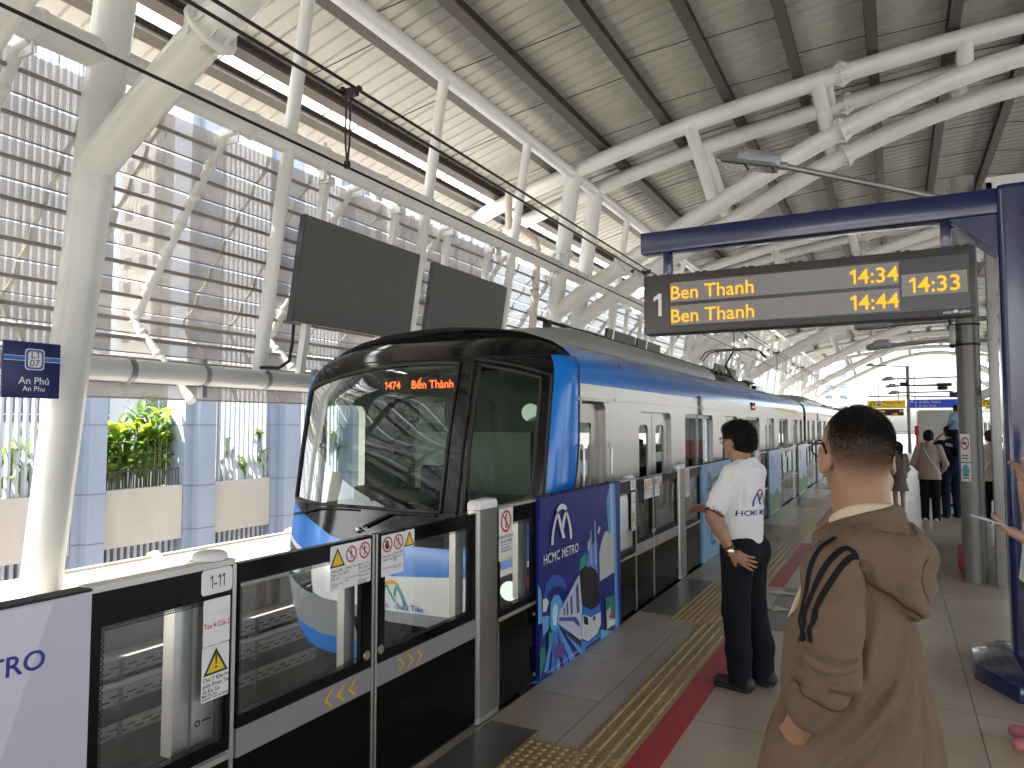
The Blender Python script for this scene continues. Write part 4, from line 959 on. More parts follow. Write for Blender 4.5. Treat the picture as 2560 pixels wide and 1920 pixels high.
def make_posters():
    for k,u in enumerate(UNITS):
        if k==0:
            t,y0,y1=poster_base(u,'lilac white poster with big dark blue lettering beside number plate 1-11',M('poster_lilac',(.56,.55,.66),.35,0,.03,2))
            g=MB()
            for j in range(3):
                a=y0+.20+j*.40; yz(g,XP,[(a,.01),(a+.14,.01),(a+.52,1.2),(a+.38,1.2)])
            obj('pale_band',g,M('poster_pale_band',(.66,.65,.74),.35,0,0),t,fixn=False)
            lines(t,'lettering',XP+.002,1.20,1.024,.076,'HCMC METRO',M('poster_blue_text',(.03,.03,.26),.4,0,0),align='RIGHT',bold=.025)
        elif k==1:
            t,y0,y1=poster_base(u,'deep blue poster with white emblem and drawing of a train leaving a tunnel',M('poster_deep_blue',(.012,.022,.21),.32,0,.05,2))
            for i,(n,P) in enumerate(ART):
                g=MB(); yz(g,XP+.0002*i,P); obj('poster_'+{'tside':'train_side','mask':'train_mask'}.get(n,'shape'),g,M('poster_ink_'+n,ART_COL[n],.35,0,0),t,fixn=False)
            logo_on(t,4.72,1.015,.36,TXTW,TXTW,'HCMC METRO',.094,TXTW,XP+.009)
            lines(t,'small_lettering',XP+.0095,4.46,.03,.020,'CÔNG TY HOA SEN NAM  -  CHÀO MỪNG TUYẾN METRO SỐ 1',TXTW)
        else:
            cols=[(.22,.42,.66),(.30,.50,.70),(.55,.58,.66),(.45,.47,.5),(.35,.42,.5)]; c=cols[(k-2)%5] if k<7 else (.5,.52,.56)
            t,y0,y1=poster_base(u,'%s poster on the platform gate'%(('pale blue train window','sky blue skyline and green park','silver lilac emblem')[k-2]) if k<5 else 'plain pale poster far along the platform gate',M('poster_tone_%d'%k,c,.3,0,.25,5))
            if k<5:
                w=y1-y0
                logo_on(t,y0+w*.2,1.02,.22,M('logo_navy',(.03,.07,.30),.4,0,0),REDS,'HCMC METRO',.055,M('logo_navy',(.03,.07,.30),.4,0,0))
                g=MB()
                if k==2:
                    P=rrect(y0+.42,.15,y1-.06,1.02,.08); n=len(P); Q=rrect(y0+.48,.21,y1-.12,.96,.06)
                    for j in range(n): yz(g,XP,[P[j],P[(j+1)%n],Q[(j+1)%n],Q[j]])
                    for j in range(4): rect(g,XP,y0+.5,.3+j*.16,y1-.13,.33+j*.16)
                    obj('window_drawing',g,M('poster_slate',(.10,.16,.26),.4,0,.1,4),t,fixn=False)
                else:
                    for j in range(6): h=.2+.28*rnd.random(); rect(g,XP,y0+w*(.35+j*.1),.4,y0+w*(.42+j*.1),.4+h)
                    obj('skyline_drawing',g,M('poster_pale_blue',(.40,.58,.78),.4,0,.1,4),t,fixn=False)
                    g=MB(); yz(g,XP+.0005,[(y0+.02,.03),(y1-.02,.03),(y1-.02,.28),(y0+w*.6,.46),(y0+w*.3,.35),(y0+.02,.42)]); obj('park_drawing',g,M('poster_green',(.12,.26,.10),.4,0,.3,8),t,fixn=False)
make_posters()
for k,u in enumerate(UNITS):
    panel(u,k,'1-%d'%(11+k)); leaf(u,k,True); leaf(u,k,False)
    if k: fixed(u,k); post(u,k)
g=MB(); g.tube([(GX-.06,2.555,.60),(GX-.065,2.55,.69),(GX-.06,2.575,.77),(GX-.055,2.60,.80)],.008,6); tag(obj('green_strap',g,M('green_plastic',(.02,.25,.13),.5,0,.1,8),smooth=50),'thin green plastic strap tied behind the glass of the gate opening at plate 1-11','strap')
# ---------------- gantry with departure board ----------------
NAVY=M('navy_gloss_paint',(.008,.016,.085),.18,0,.08,1.5,coat=.4)
LEDH=M('board_grey_housing',(.055,.053,.055),.42,.1,.15,6); LEDP=M('board_led_panel',(.26,.255,.25),.35,0,.10,9); LEDY=Memit('led_amber',(1.,.44,.0),.20)
gt=thing('sign_gantry','dark blue painted steel gantry post with arm holding the departure board','gantry',(.78,6.0,0))
def xz_rr(x0,y0,x1,y1,r,n=4): return [(p[0],p[1]) for p in rrect(x0,y0,x1,y1,r,n)]
g=MB(); P=rrect(.655,5.90,.86,6.10,.045,5); g.loft([[(p[0],p[1],z) for p in P] for z in (.1,3.33)]); g.loft([[(.7575+(p[0]-.7575)*s,6+(p[1]-6)*s,z) for p in P] for s,z in ((1,3.33),(.9,3.36),(.4,3.37))]); obj('post',g,NAVY,gt,smooth=40)
g=MB(); g.box((-1.90,5.92,3.165),(.66,6.08,3.345)); obj('arm',g,NAVY,gt,bevel=.008)
g=MB(); g.prism([(.37,5.95,3.165),(.655,5.95,3.165),(.655,5.95,2.90)],(0,.10,0)); obj('gusset',g,NAVY,gt)
g=MB(); g.beam((.34,6.0,3.16),(.66,6.0,2.885),.17,.018,(0,1,0)) if False else g.prism([(.33,5.93,3.163),(.35,5.93,3.15),(.655,5.93,2.87),(.655,5.93,2.895)],(0,.14,0)); obj('gusset_flange',g,NAVY,gt)
g=MB()
oc=[(.42,5.80),(.62,5.42),(1.0,5.42),(1.2,5.8),(1.2,6.2),(1.0,6.55),(.62,6.55),(.42,6.2)]
g.loft([[(x,y,0) for x,y in oc],[(.81+(x-.81)*.97,5.98+(y-5.98)*.97,.10) for x,y in oc],[(.78+(x-.81)*.45,5.99+(y-5.98)*.42,.165) for x,y in oc]]); obj('base_plinth',g,NAVY,gt,bevel=.006)
for x in (-1.715,.318): g=MB(); g.box((x,5.96,2.97),(x+.066,6.04,3.165)); obj('hanger',g,NAVY,gt,bevel=.004)
db=thing('departure_board','grey LED departure board reading Ben Thanh 14:34 and 14:44','display board',(-.68,6.0,2.468))
YB=5.935
g=MB(); g.box((-1.885,5.945,2.468),(.522,6.12,2.97)); obj('housing',g,LEDH,db,bevel=.012)
g=MB(); g.box((-1.66,YB,2.52),(.485,5.95,2.905)); obj('window_bezel',g,M('board_inner_bezel',(.022,.022,.024),.25,0,.1,5),db)
for (a,b,c,d) in ((-1.648,2.727,.048,2.893),(-1.648,2.532,.048,2.698),(.064,2.632,.470,2.792)):
    g=MB(); g.box((a,YB-.003,b),(c,YB+.005,d)); obj('led_panel',g,LEDP,db)
def fline(par,name,x,z,size,txt,mat,y=YB-.005,align='LEFT',bold=0,sx=1): return obj(name,text_mb(txt,size,(x,y,z),(1,0,0),(0,0,1),align,bold,sx),mat,par,fixn=False)
for x,z,t_,al in ((-1.642,2.752,'Ben Thanh','LEFT'),(.045,2.752,'14:34','RIGHT'),(-1.642,2.556,'Ben Thanh','LEFT'),(.045,2.556,'14:44','RIGHT'),(.267,2.655,'14:33','CENTER')):
    fline(db,'led_text',x,z,.158,t_,LEDY,align=al,bold=.008,sx=1.0)
fline(db,'track_number',-1.765,2.62,.275,'1',TXTW,5.943,'CENTER',.006)
fline(db,'maker_lettering',.40,2.49,.03,'solari    udine',TXTW,5.943,'CENTER',.01)
g=MB(); g.box((.385,5.942,2.492),(.407,5.944,2.514)); obj('maker_mark',g,TXTW,db)
for k in range(7): g=MB(); x=-1.82+.37*k; g.box((x,5.99,2.97),(x+.035,6.06,2.985)); g.box((x+.06,5.99,2.97),(x+.095,6.06,2.985)); g.box((x,6.0,2.97),(x+.09,6.05,2.978)); obj('cable_clip',g,BLACK,db)
# ---------------- platform lamps on grey columns ----------------
GCOL=M('grey_column_paint',(.21,.205,.19),.38,.2,.12,2)
def lamp(colx,coly,tip,joint,end,label,clabel,r=.115,top=None,col=True):
    if col:
        t=thing('lamp_column',clabel,'column',(colx,coly,0)); g=MB(); g.tube([(colx,coly,0),(colx,coly,top or end[2]+.15)],r,20); obj('pole',g,GCOL,t,smooth=40)
        g=MB()
        for z in (2.58,2.80): g.lathe((colx,coly,z),[(r,-.012),(r+.008,-.012),(r+.008,.012),(r,.012)],20); g.ball((colx-r-.03,coly-.02,z),.03,8,6)
        obj('band_clamp',g,BLACK,t,smooth=40)
    l=thing('platform_lamp',label,'lamp',tuple(joint)); J=Vector(joint);E=Vector(end);T=Vector(tip); d=(T-J).normalized()
    g=MB(); g.tube([E,J],.038,12); g.lathe(J,[(.05,-.08),(.05,.03),(.04,.05)],14,d); obj('arm',g,GALV,l,smooth=40)
    Y=Vector((0,1,0)); up=Y.cross(d); up=up if up.z>0 else -up; L=(T-J).length
    def sec(s,w,h0,h1): c=J+d*(L*s); return [c-Y*w+up*h0,c+Y*w+up*h0,c+Y*w*.95+up*(h1*.6),c+Y*w*.6+up*h1,c-Y*w*.6+up*h1,c-Y*w*.95+up*(h1*.6)]
    g=MB(); g.loft([sec(0,.06,-.03,.05),sec(.06,.11,-.025,.13),sec(.5,.15,-.02,.145),sec(.68,.16,-.02,.12)]); obj('gear_housing',g,M('lamp_blue_grey',(.36,.38,.43),.4,.2,.05,4),l,smooth=30,bevel=.004)
    g=MB(); g.loft([sec(.66,.165,-.02,.09),sec(.95,.15,-.015,.05),sec(1.,.13,-.01,.02)]); g.loft([sec(.05,.15,-.055,-.022),sec(.6,.175,-.06,-.022),sec(1,.15,-.04,-.012)]); obj('lamp_frame',g,GALV,l,smooth=30)
    g=MB()
    for a,b in ((.1,.48),(.53,.92)): g.loft([sec(a,.12,-.075,-.058),sec(b,.125,-.072,-.055)])
    obj('lens',g,M('lamp_lens',(.10,.10,.095),.2,0,.3,30),l)
lamp(.72,9.34,(-1.92,9.3,5.12),(-1.18,9.3,4.91),(.66,9.34,4.20),'large grey platform lamp on an arm above the departure board','grey round column with notices beside the departure board',top=4.45)
lamp(1.39,18,(-.55,18,3.43),(-.05,18,3.462),(1.3,18,3.53),'grey lamp arm seen below the departure board, larger of the two','grey round column hidden behind the nearer grey column',r=.1,top=3.7)
lamp(1.08,14,(-.60,14,3.42),(-.03,14,3.428),(.98,14,3.45),'grey lamp arm just under the bottom edge of the departure board','',col=False)
lamp(.72,51,(-1.6,51,5.5),(-1.15,51,5.47),(.72,51,5.30),'thin dark lamp arm on the far platform pole','slim dark pole on the platform between the yellow and blue signs',r=.10,top=5.36)
for i,(x0,x1,y,z) in enumerate(((-.56,2.82,40,3.95),(-.44,2.5,43,3.75),(-.35,2.8,46,3.5))):
    lamp(2.9,y,(x0,y,z-.02),(x0+.5,y,z),(x1,y,z+.02),'dark lamp arm against the sky above the blue sign, %s from the top'%('first','second','third')[i],'',col=False)
# fittings on the grey column
t=thing('wireless_box','small grey antenna box clamped to the grey column','antenna box',(.57,9.22,2.58)); g=MB(); g.box((.545,9.18,2.58),(.60,9.27,2.79)); obj('case',g,GALV,t,bevel=.006)
g=MB(); g.tube([(.56,9.22,2.79),(.545,9.22,2.90)],.012,8); g.box((.6,9.2,2.6),(.64,9.25,2.63)); g.box((.6,9.2,2.74),(.64,9.25,2.77)); obj('antenna',g,BLACK,t)
def colplate(name,label,z0,z1,red):
    t=thing(name,label,'notice',(.65,9.2,z0)); X=Vector((.80,-.6,0)); c=Vector((.663,9.222,0)); N=Vector((-.6,-.8,0))*.012
    def q(u,z,o=0): p=c+X*u+N*(1+o); return (p.x,p.y,z)
    g=MB(); g.prism([q(-.05,z0),q(.055,z0),q(.055,z1),q(-.05,z1)],N*.3); obj('plate',g,WSTK,t)
    m=(z0+z1)/2+(.05 if red else .02); g=MB(); n=20
    for k in range(n):
        a,b=2*math.pi*k/n,2*math.pi*(k+1)/n; r0,r1=(.036,.046) if red else (0,.042)
        g.add([q(r0*math.cos(a),m+1.5*r0*math.sin(a),.5),q(r1*math.cos(a),m+1.5*r1*math.sin(a),.5),q(r1*math.cos(b),m+1.5*r1*math.sin(b),.5),q(r0*math.cos(b),m+1.5*r0*math.sin(b),.5)],[(0,1,2,3)])
    obj('ring',g,REDS if red else M('sign_teal',(.12,.42,.50),.4,0,0),t,fixn=False)
    g=MB()
    if red:
        g.add([q(-.03,m-.01,.6),q(.02,m-.01,.6),q(.02,m+.008,.6),q(-.03,m+.008,.6)],[(0,1,2,3)]); g.add([q(-.028,m+.042,.6),q(-.022,m+.05,.6),q(.03,m-.042,.6),q(.024,m-.05,.6)],[(0,1,2,3)])
    for j in range(2): g.add([q(-.035,z0+.03+j*.03,.6),q(.035,z0+.03+j*.03,.6),q(.035,z0+.042+j*.03,.6),q(-.035,z0+.042+j*.03,.6)],[(0,1,2,3)])
    [obj('sign_text',c,INK,t,fixn=False) for c in components(g)]
colplate('no_smoking_sign','no smoking notice with red ring on the grey column',1.30,1.60,True)
colplate('camera_sign','notice with teal emblem below the no smoking sign',1.09,1.285,False)
t=thing('fire_extinguisher','red fire extinguisher box standing behind the grey column','fire extinguisher',(.64,9.95,0)); g=MB(); g.box((.60,9.85,.02),(.74,10.1,.30)); g.box((.645,9.9,.30),(.75,10.1,.45)); obj('box',g,REDS,t,bevel=.01)
g=MB(); g.lathe((.70,9.98,.45),[(.055,0),(.055,.15),(.03,.21),(.02,.26)],14); obj('bottle',g,REDS,t,smooth=40)
# ---------------- lift enclosure on the right ----------------
lf=thing('lift_shaft','glass lift enclosure with pale aluminium frame behind the blue gantry','lift',(1.9,10.2,0))
FRM=M('lift_aluminium',(.33,.325,.32),.4,.5,.1,3)
g=MB(); 
for x,y in ((.95,9.15),(.98,12.2),(3.2,9.15)): g.box((x-.06,y-.05,0),(x+.03,y+.05,4.3))
obj('corner_post',g,FRM,lf,bevel=.006)
g=MB(); g.box((.93,9.2,2.02),(.975,12.15,2.12)); g.box((.92,9.1,4.2),(3.2,12.2,4.35)); g.box((.94,9.2,.0),(.97,12.15,.12)); g.box((1.0,9.13,2.02),(3.2,9.17,2.12)); obj('transom',g,M('lift_white_transom',(.6,.6,.6),.4,0,.05,3),lf)
g=MB(); g.add([(.955,9.2,.12),(.955,12.15,.12),(.955,12.15,4.2),(.955,9.2,4.2)],[(0,1,2,3)]); g.add([(.99,9.15,.12),(3.17,9.15,.12),(3.17,9.15,4.2),(.99,9.15,4.2)],[(0,1,2,3)]); obj('glass',g,Mglass('lift_glass',(.75,.82,.80),.18),lf)
g=MB(); g.box((1.9,10.2,0),(3.15,12.1,4.1)); obj('car_wall',g,FRM,lf)
# ---------------- hanging signs further along ----------------
SY=28.
YSG=M('yellow_sign_face',(.80,.55,.02),.4,0,.03,3,emit=(.9,.6,.02),es=.03); BSG=M('blue_sign_face',(.02,.05,.42),.35,0,.03,3,emit=(.02,.06,.6),es=.04)
t=thing('lift_sign','yellow hanging sign with arrow reading Thang máy Elevator','sign',(-.3,SY,2.27)); g=MB(); g.box((-.86,SY,2.27),(.30,SY+.12,2.54)); obj('panel',g,YSG,t)
g=MB(); n=10
for k in range(n):
    a=R(180-k*24);b=R(180-(k+1)*24); c0=(-.70,2.42)
    g.add([(c0[0]+r*math.cos(q),SY-.004,c0[1]+r*math.sin(q)) for r,q in ((.045,a),(.075,a),(.075,b),(.045,b))],[(0,1,2,3)])
g.add([(-.80,SY-.004,2.40),(-.72,SY-.004,2.40),(-.76,SY-.004,2.33)],[(0,1,2)]); obj('arrow',g,INK,t,fixn=False)
g=MB(); g.box((-.58,SY-.006,2.32),(-.42,SY,2.51)); p_=obj('pictogram_tile',g,TXTW,t)
g=MB(); g.box((-.555,SY-.012,2.345),(-.445,SY-.007,2.43)); g.box((-.54,SY-.012,2.45),(-.51,SY-.007,2.49)); g.box((-.49,SY-.012,2.45),(-.46,SY-.007,2.49)); obj('pictogram',g,GALV,p_)
fline(t,'lettering',-.38,2.42,.13,'Thang máy',INK,SY-.004); fline(t,'lettering',-.38,2.31,.075,'Elevator',INK,SY-.004)
g=MB(); g.tube([(-.5,SY+.06,2.54),(-.5,SY+.06,3.4)],.012,6); g.tube([(.1,SY+.06,2.54),(.1,SY+.06,3.4)],.012,6); obj('hanger_rod',g,IRON,t)
t=thing('far_departure_board','small black LED board under the yellow lift sign','display board',(-.2,SY+3,2.1)); g=MB(); g.box((-.8,SY+3,2.05),(.27,SY+3.15,2.30)); obj('housing',g,LEDH,t)
for x,z,s_ in ((-.02,2.08,'14:44'),(.2,2.19,'14:33'),(-.55,2.19,'Ben Thanh'),(-.55,2.08,'Ben Thanh')): fline(t,'led_text',x,z,.085,s_,Memit('led_amber_deep',(1,.40,.0),.2),SY+2.995,'CENTER',.01)
t=thing('platform_sign','blue hanging sign reading 1 đi Bến Thành for Ben Thanh','sign',(1.3,SY,2.27)); g=MB(); g.box((.42,SY,2.27),(2.5,SY+.12,2.555)); obj('panel',g,BSG,t)
fline(t,'track_number',.56,2.315,.25,'1',TXTW,SY-.004); fline(t,'lettering',.71,2.43,.115,'đi Bến Thành',TXTW,SY-.004,bold=.012); fline(t,'lettering',.71,2.32,.085,'for Ben Thanh',TXTW,SY-.004,bold=.008)
g=MB(); g.box((.46,SY-.004,2.46),(.53,SY,2.52)); obj('line_square',g,TXTW,t); g=MB(); g.tube([(.6,SY+.06,2.55),(.6,SY+.06,3.5)],.012,6); g.tube([(2.2,SY+.06,2.55),(2.2,SY+.06,3.5)],.012,6); obj('hanger_rod',g,IRON,t)
t=thing('stair_wall','pale wall of the stairwell with red skirting under the blue sign','wall',(1.8,33,0)); g=MB(); g.box((.80,32,.0),(3.4,36,2.26)); obj('wall_panel',g,M('stair_wall_paint',(.55,.56,.54),.6,0,.05,.5),t); g=MB(); g.box((.79,31.985,.0),(3.4,32,1.02)); obj('skirting_panel',g,M('stair_red_panel',(.42,.03,.04),.5,0,.1,2),t)
t=thing('fire_cabinet','red fire cabinet beside the pale stairwell wall','cabinet',(.70,31.9,1.2)); g=MB(); g.box((.63,31.8,1.28),(.77,31.95,1.66)); obj('box',g,REDS,t,bevel=.01); g=MB(); g.box((.66,31.9,0),(.74,31.95,1.28)); obj('stand',g,REDS,t)
g=MB(); g.box((1.8,26,3.1),(2.3,26.3,3.4)); t=thing('speaker_cluster','dark speakers and cameras above the blue sign','speaker',(1.6,27,2.7))
g=MB(); g.box((1.2,27,2.95),(1.62,27.3,3.05)); g.lathe((1.36,27.1,2.83),[(.14,0),(.16,.10),(.05,.12)],14); obj('speaker_horn',g,IRON,t)
g=MB(); g.box((1.55,27.0,2.58),(2.1,27.2,2.75)); g.box((1.75,27.0,2.75),(1.95,27.2,3.12)); g.beam((.45,27.1,2.62),(2.4,27.1,2.62),.04,.04); g.beam((.5,27.1,2.98),(1.3,27.1,2.97),.03,.03); obj('bracket',g,IRON,t)
g=MB(); g.box((.15,27.5,3.00),(.36,27.75,3.13)); g.box((.33,27.5,2.98),(.39,27.75,3.2)); t=thing('far_camera','dark camera on the slim far pole','camera',(.27,27.6,3)); obj('body',g,IRON,t)
g=MB(); g.beam((-.85,29,2.72),(.42,29,2.72),.05,.04); tag(obj('sign_bar',g,IRON),'dark horizontal bar above the yellow lift sign','bar')
# far railing
t=thing('end_railing','pale railing across the far end of the platform','railing',(1,70,0)); g=MB()
for z in (.3,.6,.9,1.15): g.tube([(-2,70,z),(6,70,z)],.025,6)
for x in np.arange(-2,6.1,1.0): g.tube([(x,70,0),(x,70,1.15)],.03,6)
obj('rails',g,GALV,t)
# An Phu station sign
t=thing('station_name_sign','square navy station sign reading L1 07 An Phú beside the leaning column','sign',(-6.7,3.59,1.935)); SX=-6.72
NS=M('station_sign_navy',(.016,.020,.125),.4,0,.05,4)
def sy(u): return 3.37+u*.475
def sz(v): return 2.43-v*.495
g=MB(); g.box((SX-.03,3.37,1.935),(SX,3.845,2.43)); obj('panel',g,NS,t,bevel=.002)
g=MB(); rect(g,SX+.001,sy(0),sz(.345),sy(1),sz(.255)); obj('white_band',g,TXTW,t); g=MB(); rect(g,SX+.0016,sy(0),sz(.335),sy(1),sz(.265)); obj('blue_band',g,M('sign_mid_blue',(.01,.17,.62),.4,0,0),t)
for nm,e,m,o in (('badge_rim',0,TXTW,.0025),('badge_ring',.008,M('badge_blue',(.03,.16,.45),.4,0,0),.0032),('badge_face',.024,TXTW,.004)):
    g=MB(); yz(g,SX+o,rrect(sy(.36)+e,sz(.50)+e,sy(.705)-e,sz(.12)-e,.03)); obj(nm,g,m,t,fixn=False)
lines(t,'lettering',SX+.005,sy(.535),sz(.29),.085,'L1',INK,align='CENTER'); lines(t,'lettering',SX+.005,sy(.535),sz(.435),.085,'07',INK,align='CENTER')
lines(t,'lettering',SX+.002,sy(.53),sz(.75),.088,'An Phú',TXTW,align='CENTER',bold=.012); lines(t,'lettering',SX+.002,sy(.53),sz(.875),.064,'An Phu',TXTW,align='CENTER',bold=.012)
g=MB(); g.box((-7.1,3.5,2.2),(SX-.03,3.54,2.26)); g.box((-7.1,3.7,2.2),(SX-.03,3.74,2.26)); obj('bracket',g,GALV,t)
# ---------------- grey boards hung on the column line ----------------
BRD=M('matt_grey_board',(.095,.092,.086),.62,0,.12,1.0); BRE=M('board_dark_edge',(.025,.025,.03),.4,0,.1,4)
def board(y0,y1,z0,z1,label,posts,th=.07,off=.16,nm='hanging_board'):
    t=thing(nm,label,'board',(LEAN((z0+z1)/2),(y0+y1)/2,z0),'grey boards along the column line')
    o=.0
    def q(y,z,d): return (LEAN(z)+d,y,z)
    g=MB(); g.prism([q(y0,z0,.02),q(y0,z1,.02),q(y0,z1,.02+th),q(y0,z0,.02+th)],(0,y1-y0,0)); obj('face',g,BRD,t)
    g=MB(); g.prism([q(y0-.045,z0-.01,.01),q(y0-.045,z1+.01,.01),q(y0-.045,z1+.01,.03+th),q(y0-.045,z0-.01,.03+th)],(0,.043,0)); obj('side_edge',g,BRE,t)
    g=MB(); g.prism([q(y0,z1+.001,.012),q(y1,z1+.001,.012),q(y1,z1+.012,.012),q(y0,z1+.012,.012)],(th,0,0)); obj('top_edge',g,BRE,t)
    for y in posts:
        g=MB(); g.beam((LEAN(2.3)-.10,y,2.3),(LEAN(5.2)-.10,y,5.2),.10,.09,(0,1,0)); g.box((LEAN(5.05)-.16,y-.07,5.0),(LEAN(5.05)+.02,y+.07,5.10)); obj('mounting_post',g,WHITE,t)
board(6.97,9.52,3.07,4.45,'large grey blank board hung above the train nose',(7.40,9.0))
board(9.98,12.5,3.10,4.42,'second grey blank board hung above the train roof',(10.5,11.9))
for i,(a,b,z0,z1) in enumerate(((18.3,20.6,3.3,4.3),(20.9,23.2,3.3,4.3),(31.5,33.6,3.35,4.35),(33.9,36,3.35,4.35))):
    board(a,b,z0,z1,'pale small board behind the train roof, %s of the far ones'%('first','second','third','fourth')[i],(a+.5,b-.5))
t=thing('cable_hose','black hose looping from the big grey board down to the lowest tube','hose',(-7.1,7.0,2.4)); g=MB(); g.tube([(-7.12,7.12,3.05),(-7.14,7.12,2.8),(-7.12,7.05,2.55),(-7.1,6.85,2.44),(-7.05,6.5,2.42)],.022,8); obj('hose',g,BLACK,t,smooth=60)
t=thing('rain_downpipe','cream plastic downpipe elbowed beside the second pair of columns','downpipe',(-7.1,14.2,2)); CRM=M('cream_pvc',(.66,.60,.50),.4,0,.05,4)
g=MB(); g.tube([(-7.0,13.0,5.9),(-6.95,13.6,5.85),(-6.93,14.05,5.8),(-6.95,14.25,5.6),(-6.98,14.3,5.3),(-7.22,14.3,2.4)],.085,12); g.tube([(-7.0,13.0,6.6),(-7.0,13.0,5.75)],.075,12); obj('pipe',g,CRM,t,smooth=50)
g=MB()
for z in (4.7,3.4): g.lathe((-7.0-.077*(5.3-z),14.3,z),[(.09,-.02),(.105,-.02),(.105,.02),(.09,.02)],14)
obj('collar',g,GALV,t)
# ---------------- buildings, plants beyond the track ----------------
BCOL=M('pale_blue_cladding',(.23,.27,.34),.5,0,.10,.8,streak=.3); BJ=M('cladding_joint',(.12,.14,.18),.6,0,0); PLB=M('beige_planter_render',(.40,.365,.315),.85,0,.14,.7,bump=.1,bs=10,streak=.3)
SLT=M('pale_slat_paint',(.34,.37,.42),.45,0,.06,2); WB=M('white_tower_render',(.50,.51,.53),.8,0,.05,.3); GLS=M('tower_window_glass',(.06,.08,.10),.08,0,.1,2,spec=.8); RAILM=M('dark_rail_paint',(.05,.05,.055),.5,.3,.1,5)
BXF=-20.0
def column(y0,y1,i):
    t=thing('cladding_pier','pale blue clad building pier %s'%('behind the leaning column and station sign','hidden behind the leaning column','before the leafy open planter','after the leafy open planter','beside the train nose','hidden behind the train')[i],'pier',(BXF,(y0+y1)/2,-9),'blue piers of the building behind the wall')
    m=lerp(y0,y1,.33)
    g=MB(); g.box((BXF-.9,y0,-9),(BXF-.02,y1,20)); g.box((BXF-.6,m,-9),(BXF+.28,y1,20)); obj('shaft',g,BCOL,t)
    g=MB()
    for z in (1.68,-.25,-1.62,-3.2,3.6,5.6): g.box((BXF-.92,y0-.008,z),(BXF-.012,y1+.005,z+.03)); g.box((BXF-.5,m-.008,z),(BXF+.288,y1+.008,z+.03))
    obj('joint',g,BJ,t)
COLY=[(4.9,5.7),(8.2,9.0),(11.9,12.66),(15.41,16.36),(19.03,20.1),(22.8,23.7)]
for i,(a,b) in enumerate(COLY): column(a,b,i)
for i in range(5):
    a=COLY[i][1]+.02; b=COLY[i+1][0]-.02
    t=thing('planter_wall','beige rendered planter wall %s'%('with slats at the station sign','behind the leaning column','below the leafy plants and low railing','below the slats beside the train nose','hidden behind the train')[i],'planter',(BXF,(a+b)/2,-2.8),'planter walls of the building')
    zb=-1.87
    g=MB(); g.box((BXF-.5,a,zb),(BXF-.05,b,-.20)); g.box((BXF-2.2,a,zb),(BXF-.5,b,-.6)); obj('wall',g,PLB,t)
    g=MB(); y=a+.05
    while y<b: g.box((BXF-.6,y,-6),(BXF-.35,y+.10,zb-.01)); y+=.21
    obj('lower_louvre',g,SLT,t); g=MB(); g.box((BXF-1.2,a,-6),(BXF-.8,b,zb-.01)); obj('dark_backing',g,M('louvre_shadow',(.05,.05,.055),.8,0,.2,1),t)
    if i in (0,1,3,4):
        t=thing('slat_screen','pale vertical slat screen %s'%('under the station sign','behind the leaning column','','next to the train nose','hidden behind the train')[i],'slat screen',(BXF-.25,(a+b)/2,-.2),'vertical slat screens above the planters')
        y=a+.06
        while y<b-.05:
            g=MB(); g.box((BXF-.32,y,-.2),(BXF-.18,y+.075,14)); obj('slat',g,SLT,t); y+=.205
    if i==2:
        t=thing('planter_railing','low dark railing in front of the leafy planter','railing',(BXF-.2,(a+b)/2,-.2)); g=MB(); g.box((BXF-.26,a,.30),(BXF-.22,b,.34)); y=a+.05
        while y<b: g.box((BXF-.25,y,-.2),(BXF-.235,y+.015,.3)); y+=.11
        obj('bars',g,RAILM,t)
# leafy plants : arching paddle leaves
LEAF=[]
for i,c in enumerate(((.055,.11,.018),(.11,.17,.02),(.032,.075,.015))):
    m=bpy.data.materials.new('paddle_leaf'); m.use_nodes=True; n,l=nodes(m); b=n['Principled BSDF']; b.inputs['Base Color'].default_value=(*c,1); b.inputs['Roughness'].default_value=.35
    tl=n.new('ShaderNodeBsdfTranslucent'); tl.inputs[0].default_value=(min(1,c[0]*2.6),min(1,c[1]*2.3),c[2]*1.5,1); mx=n.new('ShaderNodeMixShader'); mx.inputs[0].default_value=.5
    l.new(b.outputs[0],mx.inputs[1]); l.new(tl.outputs[0],mx.inputs[2]); l.new(mx.outputs[0],n['Material Output'].inputs[0]); LEAF.append(m)
STEM=M('plant_stem',(.09,.12,.03),.6,0,.2,6)
def paddle(g,base,az,h,L,w,droop):
    """stem then a folded paddle blade"""
    d=Vector((math.cos(az),math.sin(az),0)); p=Vector(base)+Vector((0,0,h)); rows=[]; side=Vector((-d.y,d.x,0))
    pos=p.copy(); ang=R(75)
    for i in range(7):
        q=i/6; ww=w*math.sin(math.pi*min(.97,.06+q*.94))**.7
        up=Vector((0,0,1))*.35*ww
        rows.append([pos-side*ww+up,pos,pos+side*ww+up]); pos=pos+(d*math.cos(ang)+Vector((0,0,math.sin(ang))))*(L/6); ang-=droop/6
    g.grid([[tuple(v) for v in r] for r in rows])
def plant(x,y,z,H,n,label,cat='plant',group='leafy plants in the planters'):
    t=thing('leafy_plant',label,cat,(x,y,z),group); gs=[MB(),MB(),MB()]; st=MB()
    for k in range(n):
        bx=x+rnd.uniform(-.35,.35); by=y+rnd.uniform(-.32,.32); h=H*rnd.uniform(.25,.95); az=rnd.uniform(0,6.28)
        paddle(gs[rnd.choice((0,0,1,1,2))],(bx,by,z),az,h,rnd.uniform(.55,1.0)*min(1,H/1.3+.2),rnd.uniform(.09,.16),rnd.uniform(.9,2.4)); st.tube([(bx+rnd.uniform(-.05,.05),by,z),(bx,by,z+h)],.012,4)
    for i,g in enumerate(gs):
        if g.v: obj('foliage',g,LEAF[i],t,smooth=60,fixn=False)
    obj('stems',st,STEM,t)
